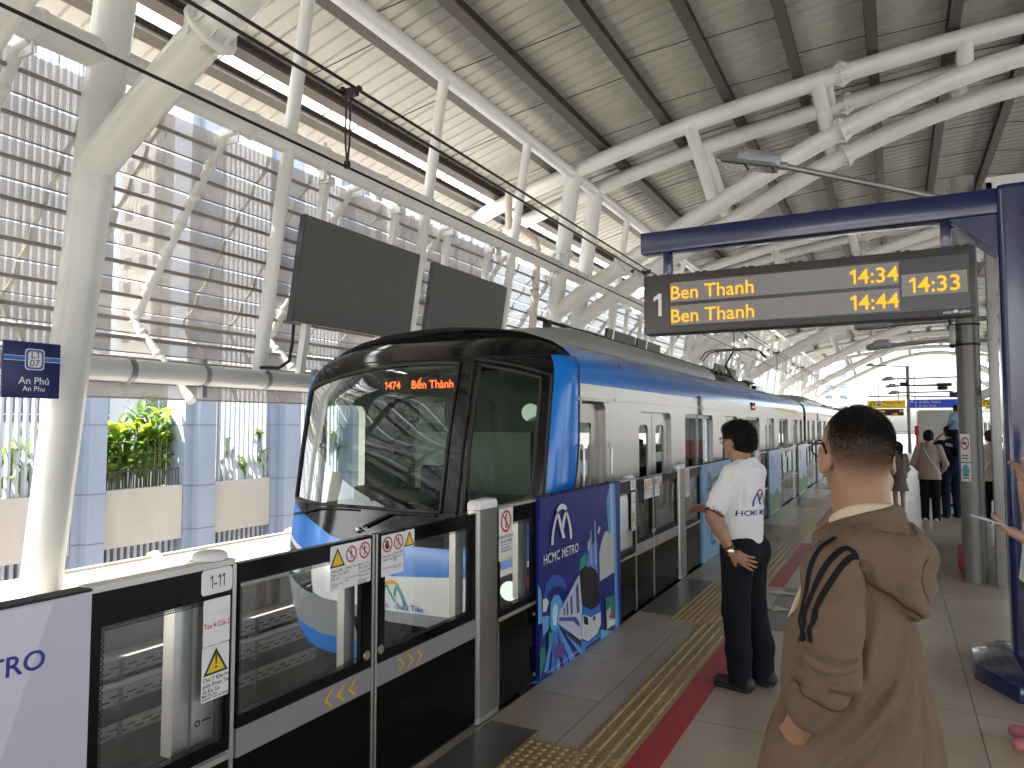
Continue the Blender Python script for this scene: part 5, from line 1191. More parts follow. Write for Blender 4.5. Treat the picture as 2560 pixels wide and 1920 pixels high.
PP=[(12.8,1.35,30),(13.25,1.4,34),(13.7,1.4,36),(14.15,1.6,36),(14.6,1.9,36),(15.05,2.0,34),(15.5,1.7,24),(9.5,1.2,12),(10.2,1.1,16),(10.9,1.25,18),(11.5,1.2,14),(16.9,1.1,8),(17.9,1.0,9),(18.8,1.35,16),(21,1.2,14),(6.4,1.2,18),(7.5,1.2,18),(12.0+10.5,1.2,10)]
for i,(y,H,n) in enumerate(PP):
    plant(BXF-.95+rnd.uniform(-.2,.5),y,-.6,H*1.1+.55,n,'lush bright green paddle-leaved plant above the low dark railing' if 12.7<y<15.5 else 'paddle-leaved plant growing behind the pale slats')
# white house behind with windows
wb=thing('white_building','white building with grey framed windows behind the leafy planter','building',(-27,18,-9))
g=MB(); g.box((-34,6,-9),(-27,34,3.3)); obj('wall',g,WB,wb); g=MB(); g.box((-34.5,5.5,3.3),(-26.6,34.5,3.6)); obj('roof_slab',g,WB,wb)
for y in (16.0,18.6,21.2,23.8,26.4,13.4,10.8):
    g=MB(); g.box((-27.02,y,1.75),(-26.95,y+1.4,2.95)); f=obj('window',g,M('window_frame_grey',(.45,.48,.52),.5,0,.05,3),wb); g=MB(); g.box((-26.96,y+.06,2.1),(-26.94,y+.82,2.90)); g.box((-26.96,y+.90,2.1),(-26.94,y+1.34,2.9)); g.box((-26.96,y+.06,1.8),(-26.94,y+.82,2.04)); g.box((-26.96,y+.90,1.8),(-26.94,y+1.34,2.04)); obj('pane',g,GLS,f)
# apartment towers seen through the louvres
def tower(x0,x1,y0,y1,z1,label,wm,fl=3.3,ww=1.5,gap=3.2,strip=None):
    t=thing('apartment_tower',label,'building',((x0+x1)/2,(y0+y1)/2,-9)); g=MB(); g.box((x0,y0,-9),(x1,y1,z1)); obj('wall',g,wm,t)
    g=MB(); gf=MB(); z=6.0; cnt=0
    while z<z1-2:
        y=y0+1
        while y<y1-ww: g.box((x1-.02,y,z),(x1+.03,y+ww,z+1.5)); gf.box((x1,y-.3,z-.5),(x1+.55,y+ww+.3,z-.35)); y+=gap
        x=x0+1
        while x<x1-ww: g.box((x,y0-.03,z),(x+ww,y0+.02,z+1.5)); x+=gap
        z+=fl
    o_=obj('window_grid',g,GLS,t); o_['kind']='stuff'; o_=obj('balcony_slabs',gf,wm,t); o_['kind']='stuff'
    if strip:
        g=MB(); y=y0+2.2
        while y<y1: g.box((x1-.05,y,-9),(x1+.30,y+.7,z1)); y+=gap*2
        obj('facade_fin',g,strip,t)
TBL=M('tower_blue_grey',(.34,.34,.36),.7,0,.08,.2); TBE=M('tower_warm_white',(.48,.455,.43),.8,0,.06,.2); TGY=M('tower_mid_grey',(.38,.38,.38),.8,0,.06,.2)
tower(-98,-80,-50,2,80,'tall warm white apartment tower with blue fins behind the leaning column',TBE,strip=TBL)
tower(-100,-82,12,48,88,'tall blue grey apartment tower behind the louvres, middle one',TBL,strip=WB)
tower(-92,-75,60,96,80,'tall pale apartment tower behind the louvres and second column pair',TBE,strip=TGY)
tower(-110,-85,112,150,80,'apartment tower beyond the train roof',TGY,strip=TBL)
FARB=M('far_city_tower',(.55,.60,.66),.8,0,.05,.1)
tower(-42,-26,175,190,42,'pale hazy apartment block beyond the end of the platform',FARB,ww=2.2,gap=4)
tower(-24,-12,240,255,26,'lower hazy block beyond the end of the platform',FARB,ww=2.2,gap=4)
# palms outside the wall
def palm(x,y,z0,h,label,s=1):
    t=thing('palm_tree',label,'palm tree',(x,y,z0),'palms outside the station'); g=MB(); g.tube([(x,y,z0),(x+.1,y,z0+h*.5),(x,y,z0+h)],[.16*s,.12*s,.10*s],10); obj('trunk',g,M('palm_trunk',(.30,.27,.23),.9,0,.3,6,bump=.4,bs=30),t,smooth=60)
    g=MB(); c=Vector((x,y,z0+h))
    for k in range(17):
        az=k*2.399; el=R(65-(k%6)*22); d=Vector((math.cos(az),math.sin(az),0)); pos=c.copy(); ang=el
        for i in range(12):
            st=(d*math.cos(ang)+Vector((0,0,math.sin(ang))))*.17*s; nx=pos+st; sd_=Vector((-d.y,d.x,0))
            for sg in (1,-1):
                tip=pos+sd_*sg*.42*s*math.sin(math.pi*(.15+i/14))+st*1.2-Vector((0,0,.16*s)); g.add([pos,pos+st*.35,tip],[(0,1,2)])
            pos=nx; ang-=R(9)
    obj('crown',g,LEAF[2],t,fixn=False)
palm(-23.5,17.6,-9,11.2,'slim palm in front of the white building window')
palm(-24.5,9.6,-9,12.6,'palm crown behind the pale slats at the station sign')
palm(-18.3,17.4,-9,5.6,'low palm crown below the planter wall beside the train nose',.8)
# road fascia outside
g=MB(); g.box((-13.5,-30,-9),(-10,140,-8.9)); struct('roadside_pavement',g,CONCL)
# ---------------- people: signed distance bodies ----------------
class SDF:
    def __init__(s,lo,hi,h):
        s.h=h; s.lo=np.array(lo,float); n=[int(math.ceil((b-a)/h))+1 for a,b in zip(lo,hi)]; s.n=n
        s.ax=[(s.lo[i]+h*np.arange(n[i])).astype(np.float32) for i in range(3)]; s.F=np.full(n,.25,np.float32)
    def blk(s,lo,hi):
        sl=[];ax=[]
        for i in range(3):
            a=max(0,int((lo[i]-s.lo[i])/s.h)-1); b=min(s.n[i],int((hi[i]-s.lo[i])/s.h)+3); a=min(a,s.n[i]); b=max(a,b); sl.append(slice(a,b)); ax.append(s.ax[i][a:b])
        return tuple(sl),ax[0][:,None,None],ax[1][None,:,None],ax[2][None,None,:]
    def put(s,fn,lo,hi,k,sub=False):
        m=k+.035; sl,X,Y,Z=s.blk([v-m for v in lo],[v+m for v in hi])
        if 0 in s.F[sl].shape: return
        d=fn(X,Y,Z).astype(np.float32); a=s.F[sl]
        if sub: d=-d; hh=np.clip(.5-.5*(d-a)/k,0,1); s.F[sl]=d*(1-hh)+a*hh+k*hh*(1-hh) if False else np.maximum(a,d)
        else: hh=np.clip(.5+.5*(d-a)/k,0,1); s.F[sl]=d*(1-hh)+a*hh-k*hh*(1-hh)
    def ecap(s,a,b,A,B=None,u=(1,0,0),k=.03,sub=False):
        a=np.array(a,float);b=np.array(b,float); A=(A,A) if np.isscalar(A) else A; B=A if B is None else ((B,B) if np.isscalar(B) else B)
        ab=b-a; L=np.linalg.norm(ab)+1e-9; w=ab/L; u=np.array(u,float); u=u-w*u.dot(w)
        if np.linalg.norm(u)<1e-3: u=np.array([0,1.,0])-w*w[1]
        u/=np.linalg.norm(u); v=np.cross(w,u); R_=max(A+B) if isinstance(A,tuple) else max(*A,*B)
        def fn(X,Y,Z):
            x=X-a[0];y=Y-a[1];z=Z-a[2]; t=(x*w[0]+y*w[1]+z*w[2])/L; tc=np.clip(t,0,1); o=(t-tc)*L
            pu=x*u[0]+y*u[1]+z*u[2]; pv=x*v[0]+y*v[1]+z*v[2]; ru=A[0]+tc*(B[0]-A[0]); rv=A[1]+tc*(B[1]-A[1]); mn=np.minimum(ru,rv)
            return (np.sqrt((pu/ru)**2+(pv/rv)**2+(o/mn)**2)-1)*mn
        s.put(fn,np.minimum(a,b)-R_,np.maximum(a,b)+R_,k,sub); return s
    cap=ecap
    def chain(s,pts,rs,u=(1,0,0),k=.02):
        for p,q,r1,r2 in zip(pts[:-1],pts[1:],rs[:-1],rs[1:]): s.ecap(p,q,r1,r2,u,k)
        return s
    def ell(s,c,r,k=.02,rz=0,rx=0,ry=0,sub=False):
        M_=np.array(Matrix.Rotation(rz,3,'Z')@Matrix.Rotation(rx,3,'X')@Matrix.Rotation(ry,3,'Y')).T; r=np.array(r,float); c=np.array(c,float)
        def fn(X,Y,Z):
            x=X-c[0];y=Y-c[1];z=Z-c[2]; q=[(M_[i,0]*x+M_[i,1]*y+M_[i,2]*z)/r[i] for i in range(3)]
            k0=np.sqrt(q[0]**2+q[1]**2+q[2]**2); k1=np.sqrt((q[0]/r[0])**2+(q[1]/r[1])**2+(q[2]/r[2])**2)+1e-6; return k0*(k0-1)/k1
        s.put(fn,c-r.max(),c+r.max(),k,sub); return s
    def cut(s,p,n):
        """keep the side the normal points away from"""
        p=np.array(p,float);n=np.array(n,float);n/=np.linalg.norm(n); X,Y,Z=s.ax[0][:,None,None],s.ax[1][None,:,None],s.ax[2][None,None,:]
        s.F=np.maximum(s.F,((X-p[0])*n[0]+(Y-p[1])*n[1]+(Z-p[2])*n[2]).astype(np.float32)); return s
    def val(s,p):
        i=[int(np.clip(round((p[j]-s.lo[j])/s.h),1,s.n[j]-2)) for j in range(3)]; F=s.F; x,y,z=i
        return F[x,y,z],np.array([F[x+1,y,z]-F[x-1,y,z],F[x,y+1,z]-F[x,y-1,z],F[x,y,z+1]-F[x,y,z-1]])
    def snap(s,p):
        p=np.array(p,float)
        for _ in range(12):
            d,g=s.val(p); n=np.linalg.norm(g)
            if n<1e-6 or abs(d)<s.h*.3: break
            p-=g/n*np.clip(d,-.03,.03)*.8
        return p
    def crease(s,pts,amp,w,snap=True):
        P=[s.snap(p) if snap else np.array(p,float) for p in pts]; D=None; lo=np.min(P,0)-3*w;hi=np.max(P,0)+3*w; sl,X,Y,Z=s.blk(lo,hi)
        if 0 in s.F[sl].shape: return s
        n=len(P)-1
        for i in range(n):
            a,b=P[i],P[i+1]; ab=b-a; L2=ab.dot(ab)+1e-9; t=np.clip(((X-a[0])*ab[0]+(Y-a[1])*ab[1]+(Z-a[2])*ab[2])/L2,0,1)
            d=(X-a[0]-t*ab[0])**2+(Y-a[1]-t*ab[1])**2+(Z-a[2]-t*ab[2])**2; q=(i+t)/n; e=np.exp(-d/(w*w))*np.sin(np.pi*np.clip(q*.9+.05,0,1))**.7
            D=e if D is None else np.maximum(D,e)
        s.F[sl]-=(amp*D).astype(np.float32); return s
    def mesh(s):
        F=s.F; S_=F<0; nx,ny,nz=F.shape; cnt=np.zeros((nx-1,ny-1,nz-1),np.int8); 
        for i in (0,1):
            for j in (0,1):
                for k in (0,1): cnt+=S_[i:nx-1+i,j:ny-1+j,k:nz-1+k]
        ids=np.argwhere((cnt>0)&(cnt<8)); idx=-np.ones(cnt.shape,np.int32); idx[tuple(ids.T)]=np.arange(len(ids))
        acc=np.zeros((len(ids),3));num=np.zeros(len(ids))
        for a in range(3):
            o=[b for b in range(3) if b!=a]
            for i in (0,1):
                for j in (0,1):
                    c0=ids.copy(); c0[:,o[0]]+=i; c0[:,o[1]]+=j; c1=c0.copy(); c1[:,a]+=1
                    f0=F[tuple(c0.T)];f1=F[tuple(c1.T)]; m=(f0<0)!=(f1<0); t=np.where(m,f0/(f0-f1+1e-12),0)
                    p=c0.astype(float); p[:,a]+=t; acc[m]+=p[m]; num[m]+=1
        V=acc/np.maximum(num,1)[:,None]*s.h+s.lo; Q=[]
        for a in range(3):
            o=[b for b in range(3) if b!=a]; sh=list(F.shape)
            A0=[slice(None)]*3;A1=[slice(None)]*3; A0[a]=slice(0,-1);A1[a]=slice(1,None); A0[o[0]]=A1[o[0]]=slice(1,-1); A0[o[1]]=A1[o[1]]=slice(1,-1)
            m=S_[tuple(A0)]!=S_[tuple(A1)]; e=np.argwhere(m); ins=S_[tuple(A0)][tuple(e.T)]; e[:,o[0]]+=1;e[:,o[1]]+=1
            q=[]
            for di,dj in ((-1,-1),(0,-1),(0,0),(-1,0)):
                c=e.copy(); c[:,o[0]]+=di;c[:,o[1]]+=dj; q.append(idx[tuple(c.T)])
            q=np.stack(q,1); fl=ins if a!=1 else ~ins; q[~fl]=q[~fl][:,::-1]; Q.append(q)
        Q=np.concatenate(Q); Q=Q[(Q>=0).all(1)]; return V,Q
def np_mesh(name,V,Q):
    me=bpy.data.meshes.new(name); me.vertices.add(len(V)); me.vertices.foreach_set('co',np.ascontiguousarray(V,np.float32).ravel()); me.loops.add(Q.size); me.loops.foreach_set('vertex_index',np.ascontiguousarray(Q,np.int32).ravel())
    me.polygons.add(len(Q)); me.polygons.foreach_set('loop_start',np.arange(0,Q.size,4,dtype=np.int32)); me.update(); me.validate(); return me
def rotz(V,az,pos):
    c,s=math.cos(az),math.sin(az); V=np.asarray(V,float); return np.stack([V[...,0]*c-V[...,1]*s+pos[0],V[...,0]*s+V[...,1]*c+pos[1],V[...,2]+pos[2]],-1)
def sobj(name,sdfs,mat,par,T,attr=None):
    Vs=[];Qs=[];n=0
    for s in (sdfs if isinstance(sdfs,list) else [sdfs]):
        V,Q=s.mesh(); Vs.append(V);Qs.append(Q+n);n+=len(V)
    V=np.concatenate(Vs);Q=np.concatenate(Qs); me=np_mesh(name,T(V),Q)
    if attr is not None:
        at=me.attributes.new('hairmask','FLOAT','POINT'); at.data.foreach_set('value',attr(V).astype(np.float32))
    return mesh_obj(name,me,mat,par,smooth=180),V,Q
def skin_mat(name,c):
    m=M(name,c,.48,0,.14,18,bump=.12,bs=240,spec=.4); n,l=nodes(m); b=n['Principled BSDF']; b.inputs['Subsurface Weight'].default_value=.12; b.inputs['Subsurface Radius'].default_value=(.01,.004,.002); b.inputs['Subsurface Scale'].default_value=.5
    at=n.new('ShaderNodeAttribute'); at.attribute_name='hairmask'; src=b.inputs['Base Color'].links[0].from_socket; mx=n.new('ShaderNodeMix'); mx.data_type='RGBA'; l.new(at.outputs['Fac'],mx.inputs['Factor']); l.new(src,mx.inputs[6]); mx.inputs[7].default_value=(.022,.018,.016,1); l.new(mx.outputs[2],b.inputs['Base Color']); return m
def fabric(name,c,rough=.85,var=.10,weave=520,bs=.25):
    m=M(name,c,rough,0,var,9,bump=bs,bs=weave,spec=.2); b=m.node_tree.nodes['Principled BSDF']; return m
SKIN=skin_mat('warm_skin',(.36,.195,.115)); SKIN2=skin_mat('fair_skin',(.50,.31,.22)); HAIR=M('black_hair',(.007,.006,.0055),.7,0,.3,90,bump=.5,bs=300,spec=.2); HAIRS=M('black_hair_strand',(.011,.009,.008),.45,0,.2,30)
def unit(v): v=np.array(v,float); return v/np.linalg.norm(v)
def hand(s,w,d,n,size=1.,curl=(.25,.35,.3),thumb=1,spread=.06,k=.006,cv=(0,0,0,0)):
    """palm plus four fingers and a thumb; d wrist to knuckles, n palm side, thumb=+-1 picks its side"""
    d=unit(d); n=np.array(n,float); n=unit(n-d*n.dot(d)); sd=np.cross(d,n)*thumb; w=np.array(w,float); z=size
    s.ecap(w-d*.01*z,w+d*.035*z,(.026*z,.019*z),(.034*z,.016*z),sd,.012); s.ecap(w+d*.03*z,w+d*.083*z,(.036*z,.015*z),(.040*z,.0125*z),sd,.012)
    for i in range(4):
        o=(.029-.0195*i)*z; L=(.074,.083,.077,.060)[i]*z; p=w+d*(.088-.004*abs(i-1.2))*z+sd*o; q=unit(d+sd*spread*(1.3-i)); bend=0
        for j,fr in enumerate((.45,.31,.24)):
            bend=curl[j]+cv[i]; q=unit(q*math.cos(bend)+n*math.sin(bend)); e=p+q*L*fr; r0=(.0092,.0083,.0075,.0063)[j]*z*(1 if i<3 else .88); r1=(.0083,.0075,.0063)[j]*z*(1 if i<3 else .88); s.cap(p,e,r0,r1,k=k); p=e
    p=w+d*.022*z+sd*.028*z; q=unit(d*.62+sd*.72+n*.25)
    for L,r0,r1 in ((.040,.0135,.0105),(.031,.0103,.0092),(.026,.0092,.0072)): e=p+q*L*z; s.cap(p,e,r0*z,r1*z,k=k+.004); p=e; q=unit(q+d*.35+n*.10)
    return s
def head_sdf(s,c,sc=1.,jaw=1.,k=.02):
    """c: head centre, face towards +y"""
    c=np.array(c,float); P=lambda x,y,z:c+np.array((x,y,z))*sc
    s.ell(P(0,-.012,.028),np.array((.077,.094,.090))*sc,k); s.ell(P(0,.022,-.005),np.array((.068,.072,.080))*sc,k); s.ell(P(0,.034,-.062),np.array((.053*jaw,.054,.052))*sc,k); s.ell(P(0,.066,-.088),np.array((.024,.022,.020))*sc,k)
    for x in (-1,1):
        s.ell(P(x*.048,.052,-.022),np.array((.022,.024,.022))*sc,k*.8); s.ell(P(x*.032,.088,.006),np.array((.017,.012,.012))*sc,.004,sub=True); s.ell(P(x*.032,.074,.005),np.array((.0135,.0125,.012))*sc,.003)
        s.ecap(P(x*.014,.085,.024),P(x*.052,.072,.026),.008*sc,.006*sc,k=.012)
    s.ecap(P(0,.088,.012),P(0,.108,-.028),.008*sc,.013*sc,k=.012); 
    for x in (-1,1): s.ell(P(x*.012,.100,-.032),np.array((.009,.010,.008))*sc,.006)
    s.ecap(P(-.018,.088,-.055),P(.018,.088,-.055),.007*sc,.007*sc,k=.008); s.ecap(P(-.016,.086,-.065),P(.016,.086,-.065),.008*sc,.008*sc,k=.006)
    for x in (-1,1):
        e=P(x*.081,-.010,-.004); a=x*R(-24)
        s.ell(e,np.array((.0085,.021,.033))*sc,.004,rz=a,rx=R(-10)); s.ell(e+np.array((x*.005,.004,-.030))*sc,np.array((.007,.010,.012))*sc,.006,rz=a)
        s.ell(e+np.array((x*.010,.004,.004))*sc,np.array((.009,.011,.018))*sc,.003,rz=a,rx=R(-10),sub=True); s.ell(e+np.array((x*.003,.010,-.004))*sc,np.array((.007,.006,.009))*sc,.004)
def hair_sdf(s,c,sc=1.,t=.014,back=-.062,front=.055,side=.0,long=0):
    c=np.array(c,float); P=lambda x,y,z:c+np.array((x,y,z))*sc
    s.ell(P(0,-.014,.032),np.array((.077+t,.094+t,.090+t*1.25))*sc,.02); s.ell(P(0,-.045,-.015),np.array((.066+t,.058+t,.070+t*.6))*sc,.02); s.ell(P(0,.04,.082),np.array((.055+t*.6,.05+t,.028+t))*sc,.02)
    # face, ear and nape lines
    s.cut(P(0,front+.025,.05),(0,1,-.95)) ; s.cut(P(0,back,back+.005 if False else -.066),(0,.25,-1))
    for x in (-1,1):
        s.ell(P(x*.085,.020,-.030),np.array((.040,.055,.062))*sc,.006,sub=True)
    return s
def figure(name,label,pos,az,H,top,bottom,hairm=HAIR,skin=SKIN,h=.012,arms=None,sleeve='short',legs='trousers',hair='short',head_az=0,shoe=None,w=1.,group=None,stance=.0,feet=True):
    """a person for the middle distance; lengths scale with height H, facing +y before turning"""
    t=thing(name,label,'person',(pos[0],pos[1],pos[2] if len(pos)>2 else 0),group); p3=(pos[0],pos[1],pos[2] if len(pos)>2 else 0); T=lambda V:rotz(V,az,p3); f=H/1.72; q=lambda x,y,z:(x*f,y*f,z*f)
    lo,hi=q(-.62,-.55,-.02),q(.62,.62,1.86); A=arms or dict(L=((-.25,-.03,1.12),(-.24,.08,.87)),R=((.25,-.03,1.12),(.24,.08,.87)))
    sh={'L':q(-.165*w,-.01,1.40),'R':q(.165*w,-.01,1.40)}; B=SDF(lo,hi,h)
    hc=np.array(q(0,.012,1.595)); Hd=SDF(hc-.20*f,hc+.20*f,max(.006,h*.6)); head_sdf(Hd,(0,0,0) if False else hc,f)
    B.ecap(q(0,-.02,1.50),q(0,-.02,1.40),.052*f,.062*f,k=.02); B.ecap(q(0,0,1.32),q(0,0,1.0),(.13*f*w,.085*f),(.12*f*w,.085*f),k=.04)
    Hd.ecap(q(0,-.012,1.56),q(0,-.022,1.43),.053*f,.058*f,k=.02)
    hands=[]
    for sd in 'LR':
        e,wv=q(*A[sd][0]),q(*A[sd][1]); B.chain([sh[sd],e,wv],[.047*f,.038*f,.027*f],k=.02); d=unit(np.array(wv)-np.array(e)); hs=SDF(np.array(wv)-.2*f,np.array(wv)+.2*f,.0055); hand(hs,wv,d,A.get('n'+sd,(1 if sd=='L' else -1,.2,0)),f*.95,curl=A.get('c'+sd,(.3,.4,.35)),thumb=1 if sd=='R' else -1); hands.append(hs)
    X={'L':-.085*w,'R':.085*w}
    for sd,x in X.items():
        s_=stance if sd=='L' else -stance
        B.chain([q(x,0,.90),q(x*1.05,.01+s_*.5,.50),q(x*1.05,-.01+s_,.09)],[.075*f,.052*f,.035*f],k=.02); B.ecap(q(x*1.05,-.03+s_,.05),q(x*1.1,.13+s_,.035),(.035*f,.03*f),(.035*f,.02*f),k=.02)
    ra=head_az; bodyparts=[B]+hands
    V1,Q1=[],[]
    Vh,Qh=Hd.mesh(); Vh=rotz(Vh-hc,ra,(0,0,0))+hc; n=0; Vs=[Vh];Qs=[Qh];n=len(Vh)
    for s in bodyparts:
        V,Q=s.mesh(); Vs.append(V);Qs.append(Q+n);n+=len(V)
    mesh_obj('body',np_mesh('body',T(np.concatenate(Vs)),np.concatenate(Qs)),skin,t,smooth=180)
    C=SDF(lo,hi,h); g=.016*f
    C.ecap(q(0,-.005,1.37),q(0,0,1.16),(.165*f*w,.098*f),(.155*f*w,.108*f),k=.05); C.ecap(q(0,0,1.16),q(0,0,.84 if sleeve!='jacket' else .74),(.155*f*w,.108*f),((.175,.126) if sleeve!='jacket' else (.19,.14)),k=.05); C.ecap(q(0,-.02,1.46),q(0,-.02,1.42),.065*f,.075*f,k=.04)
    for sd in 'LR':
        e,wv=np.array(q(*A[sd][0])),np.array(q(*A[sd][1])); s0=np.array(sh[sd])
        if sleeve=='short': C.chain([s0,s0+(e-s0)*.62],[.062*f,.060*f],k=.03)
        else: C.chain([s0,e,e+(wv-e)*.93],[.062*f,.052*f,.040*f],k=.03)
    C.cut(q(0,0,.90 if sleeve!='jacket' else .80),(0,0,-1)); C.cut(q(0,0,1.475),(0,.25,1))
    for i in range(7): a=rnd.uniform(-.15,.15); z=rnd.uniform(.95,1.25); C.crease([q(a,-.12,z),q(a+rnd.uniform(-.1,.1),-.12,z+rnd.uniform(.08,.2))],rnd.choice((-.006,.006)),.016)
    sobj('shirt' if sleeve!='jacket' else 'jacket',C,top,t,T)
    D=SDF(lo,hi,h)
    D.ecap(q(0,0,.98),q(0,0,.90),(.145*f*w,.105*f),(.155*f*w,.118*f),k=.04)
    if legs=='skirt': D.ecap(q(0,0,.92),q(0,0,.62),(.14*f,.11*f),(.215*f,.17*f),k=.03); D.cut(q(0,0,.60),(0,0,-1))
    else:
        for sd,x in X.items():
            s_=stance if sd=='L' else -stance; ze=.03 if legs=='trousers' else .46
            pts=[q(x,0,.90),q(x*1.05,.01+s_*.5,.50)]+([q(x*1.1,-.015+s_,.04)] if legs=='trousers' else [])
            D.chain(pts,[.098*f*w**.5,.078*f]+([.066*f] if legs=='trousers' else []),k=.03)
        D.cut(q(0,0,ze),(0,0,-1))
        for i in range(5): z=rnd.uniform(.1,.6); x=rnd.choice(list(X.values())); D.crease([q(x-.06,-.07,z),q(x+.06,-.06,z+rnd.uniform(-.04,.05))],.005,.014)
    sobj({'skirt':'skirt','shorts':'shorts'}.get(legs,'trousers'),D,bottom,t,T)
    if feet:
        for sd,x in X.items():
            s_=stance if sd=='L' else -stance
            S2=SDF(q(x*1.1-.09,-.14+s_,-.02),q(x*1.1+.09,.24+s_,.15),.009); S2.ecap(q(x*1.08,-.045+s_,.048),q(x*1.12,.12+s_,.036),(.045*f,.042*f),(.048*f,.030*f),k=.02); S2.ecap(q(x*1.08,-.03+s_,.07),q(x*1.08,-.01+s_,.1),.042*f,.040*f,k=.02); S2.cut((0,0,.004),(0,0,-1)); sobj('shoe',S2,shoe or BLACK,t,T)
    Hh=SDF(hc-.24*f,hc+.2*f,.008); hair_sdf(Hh,hc,f,.016)
    if hair in('long','pony'):
        Hh.ecap(hc+np.array(q(0,-.075,.02)),hc+np.array(q(0,-.085,-.12)),(.06*f,.04*f),(.045*f,.03*f),k=.03)
    V,Q=Hh.mesh(); V=rotz(V-hc,ra,(0,0,0))+hc
    if hair=='pony':
        Pn=SDF(hc+np.array(q(-.12,-.26,-.34)),hc+np.array(q(.12,0,.1)),.008); Pn.chain([hc+np.array(q(0,-.09,.03)),hc+np.array(q(0,-.125,-.06)),hc+np.array(q(.01,-.12,-.26))],[.028*f,.036*f,.012*f],k=.02); V2,Q2=Pn.mesh(); V2=rotz(V2-hc,ra,(0,0,0))+hc; Q=np.concatenate([Q,Q2+len(V)]); V=np.concatenate([V,V2])
    mesh_obj('hair',np_mesh('hair',T(V),Q),hairm,t,smooth=180)
    return t,T,f
def strands(par,T,V,Q,mask,length,n,jit=.35,lean=(0,0,0),wd=.0006,seed=3,name='hair_strands'):
    """tapered hair blades on the faces whose mask is above zero"""
    r=np.random.RandomState(seed); c=V[Q].mean(1); nn=np.cross(V[Q[:,2]]-V[Q[:,0]],V[Q[:,3]]-V[Q[:,1]]); ar=np.linalg.norm(nn,axis=1); nn=nn/(ar[:,None]+1e-12); m=mask(c); pr=ar*(m>.02); pr/=pr.sum(); f=r.choice(len(Q),n,p=pr)
    a,b=r.rand(n,1),r.rand(n,1); P=(V[Q[f,0]]*(1-a)+V[Q[f,1]]*a)*(1-b)+(V[Q[f,3]]*(1-a)+V[Q[f,2]]*a)*b; mm=m[f][:,None]
    d=nn[f]+r.randn(n,3)*jit+np.array(lean); d/=np.linalg.norm(d,axis=1)[:,None]; L=length*mm*(.6+.6*r.rand(n,1)); u=np.cross(d,r.randn(n,3)); u/=np.linalg.norm(u,axis=1)[:,None]
    A=P-u*wd-nn[f]*.001;B=P+u*wd-nn[f]*.001;Cc=P+d*L; VV=np.concatenate([A,B,Cc]); me=bpy.data.meshes.new(name); i=np.arange(n); F=np.stack([i,i+n,i+2*n],1)
    me.from_pydata(T(VV).tolist(),[],F.tolist()); return mesh_obj(name,me,HAIRS,par)
from mathutils.bvhtree import BVHTree
def ribbon(par,name,V,Q,T,path,width,mat,off=.0015,side=None,n=40,m=3):
    """a strip laid on the surface along a path; side gives the width direction"""
    bv=BVHTree.FromPolygons([tuple(v) for v in V],[tuple(int(i) for i in q) for q in Q]); P=np.array(path,float); s=np.linspace(0,1,len(P)); S2=np.linspace(0,1,n); C=np.stack([np.interp(S2,s,P[:,i]) for i in range(3)],1)
    for _ in range(4): C[1:-1]=(C[:-2]+2*C[1:-1]+C[2:])/4
    LS=np.array([list(bv.find_nearest(Vector(c))[0]) for c in C])
    for _ in range(14): LS[1:-1]=(LS[:-2]+2*LS[1:-1]+LS[2:])/4
    C=LS; rows=[]
    for i in range(n):
        loc,nr,_,_=bv.find_nearest(Vector(LS[i])); tg=Vector(C[min(i+1,n-1)]-C[max(i-1,0)]).normalized(); sd=tg.cross(nr).normalized(); row=[]
        for j in range(m):
            l2,n2,_,_=bv.find_nearest(loc+sd*width*(j/(m-1)-.5)); row.append(l2+n2*off)
        rows.append([tuple(p) for p in T(np.array([list(p) for p in row]))])
    g=MB(); g.grid(rows); return obj(name,g,mat,par,smooth=180,fixn=False)
def conform(par,name,mb,mat,V,Q,T,frm,direction,off=.002):
    """drop a flat decal (local coords) on the surface along a direction"""
    bv=BVHTree.FromPolygons([tuple(v) for v in V],[tuple(int(i) for i in q) for q in Q]); d=Vector(direction).normalized(); out=[]
    bm=bmesh.new(); me=bpy.data.meshes.new('t'); me.from_pydata(mb.v,[],mb.f); bm.from_mesh(me); bmesh.ops.triangulate(bm,faces=bm.faces); bmesh.ops.subdivide_edges(bm,edges=[e for e in bm.edges if e.calc_length()>.012],cuts=2); 
    for v in bm.verts:
        h=bv.ray_cast(v.co-d*.5,d)
        if h[0] is not None: v.co=h[0]-d*off
    vs=[tuple(v.co) for v in bm.verts]; bm.verts.index_update(); fs=[tuple(v.index for v in f.verts) for f in bm.faces]; bm.free(); bpy.data.meshes.remove(me)
    g=MB(); g.add([tuple(p) for p in T(np.array(vs))],fs); return obj(name,g,mat,par,fixn=False)
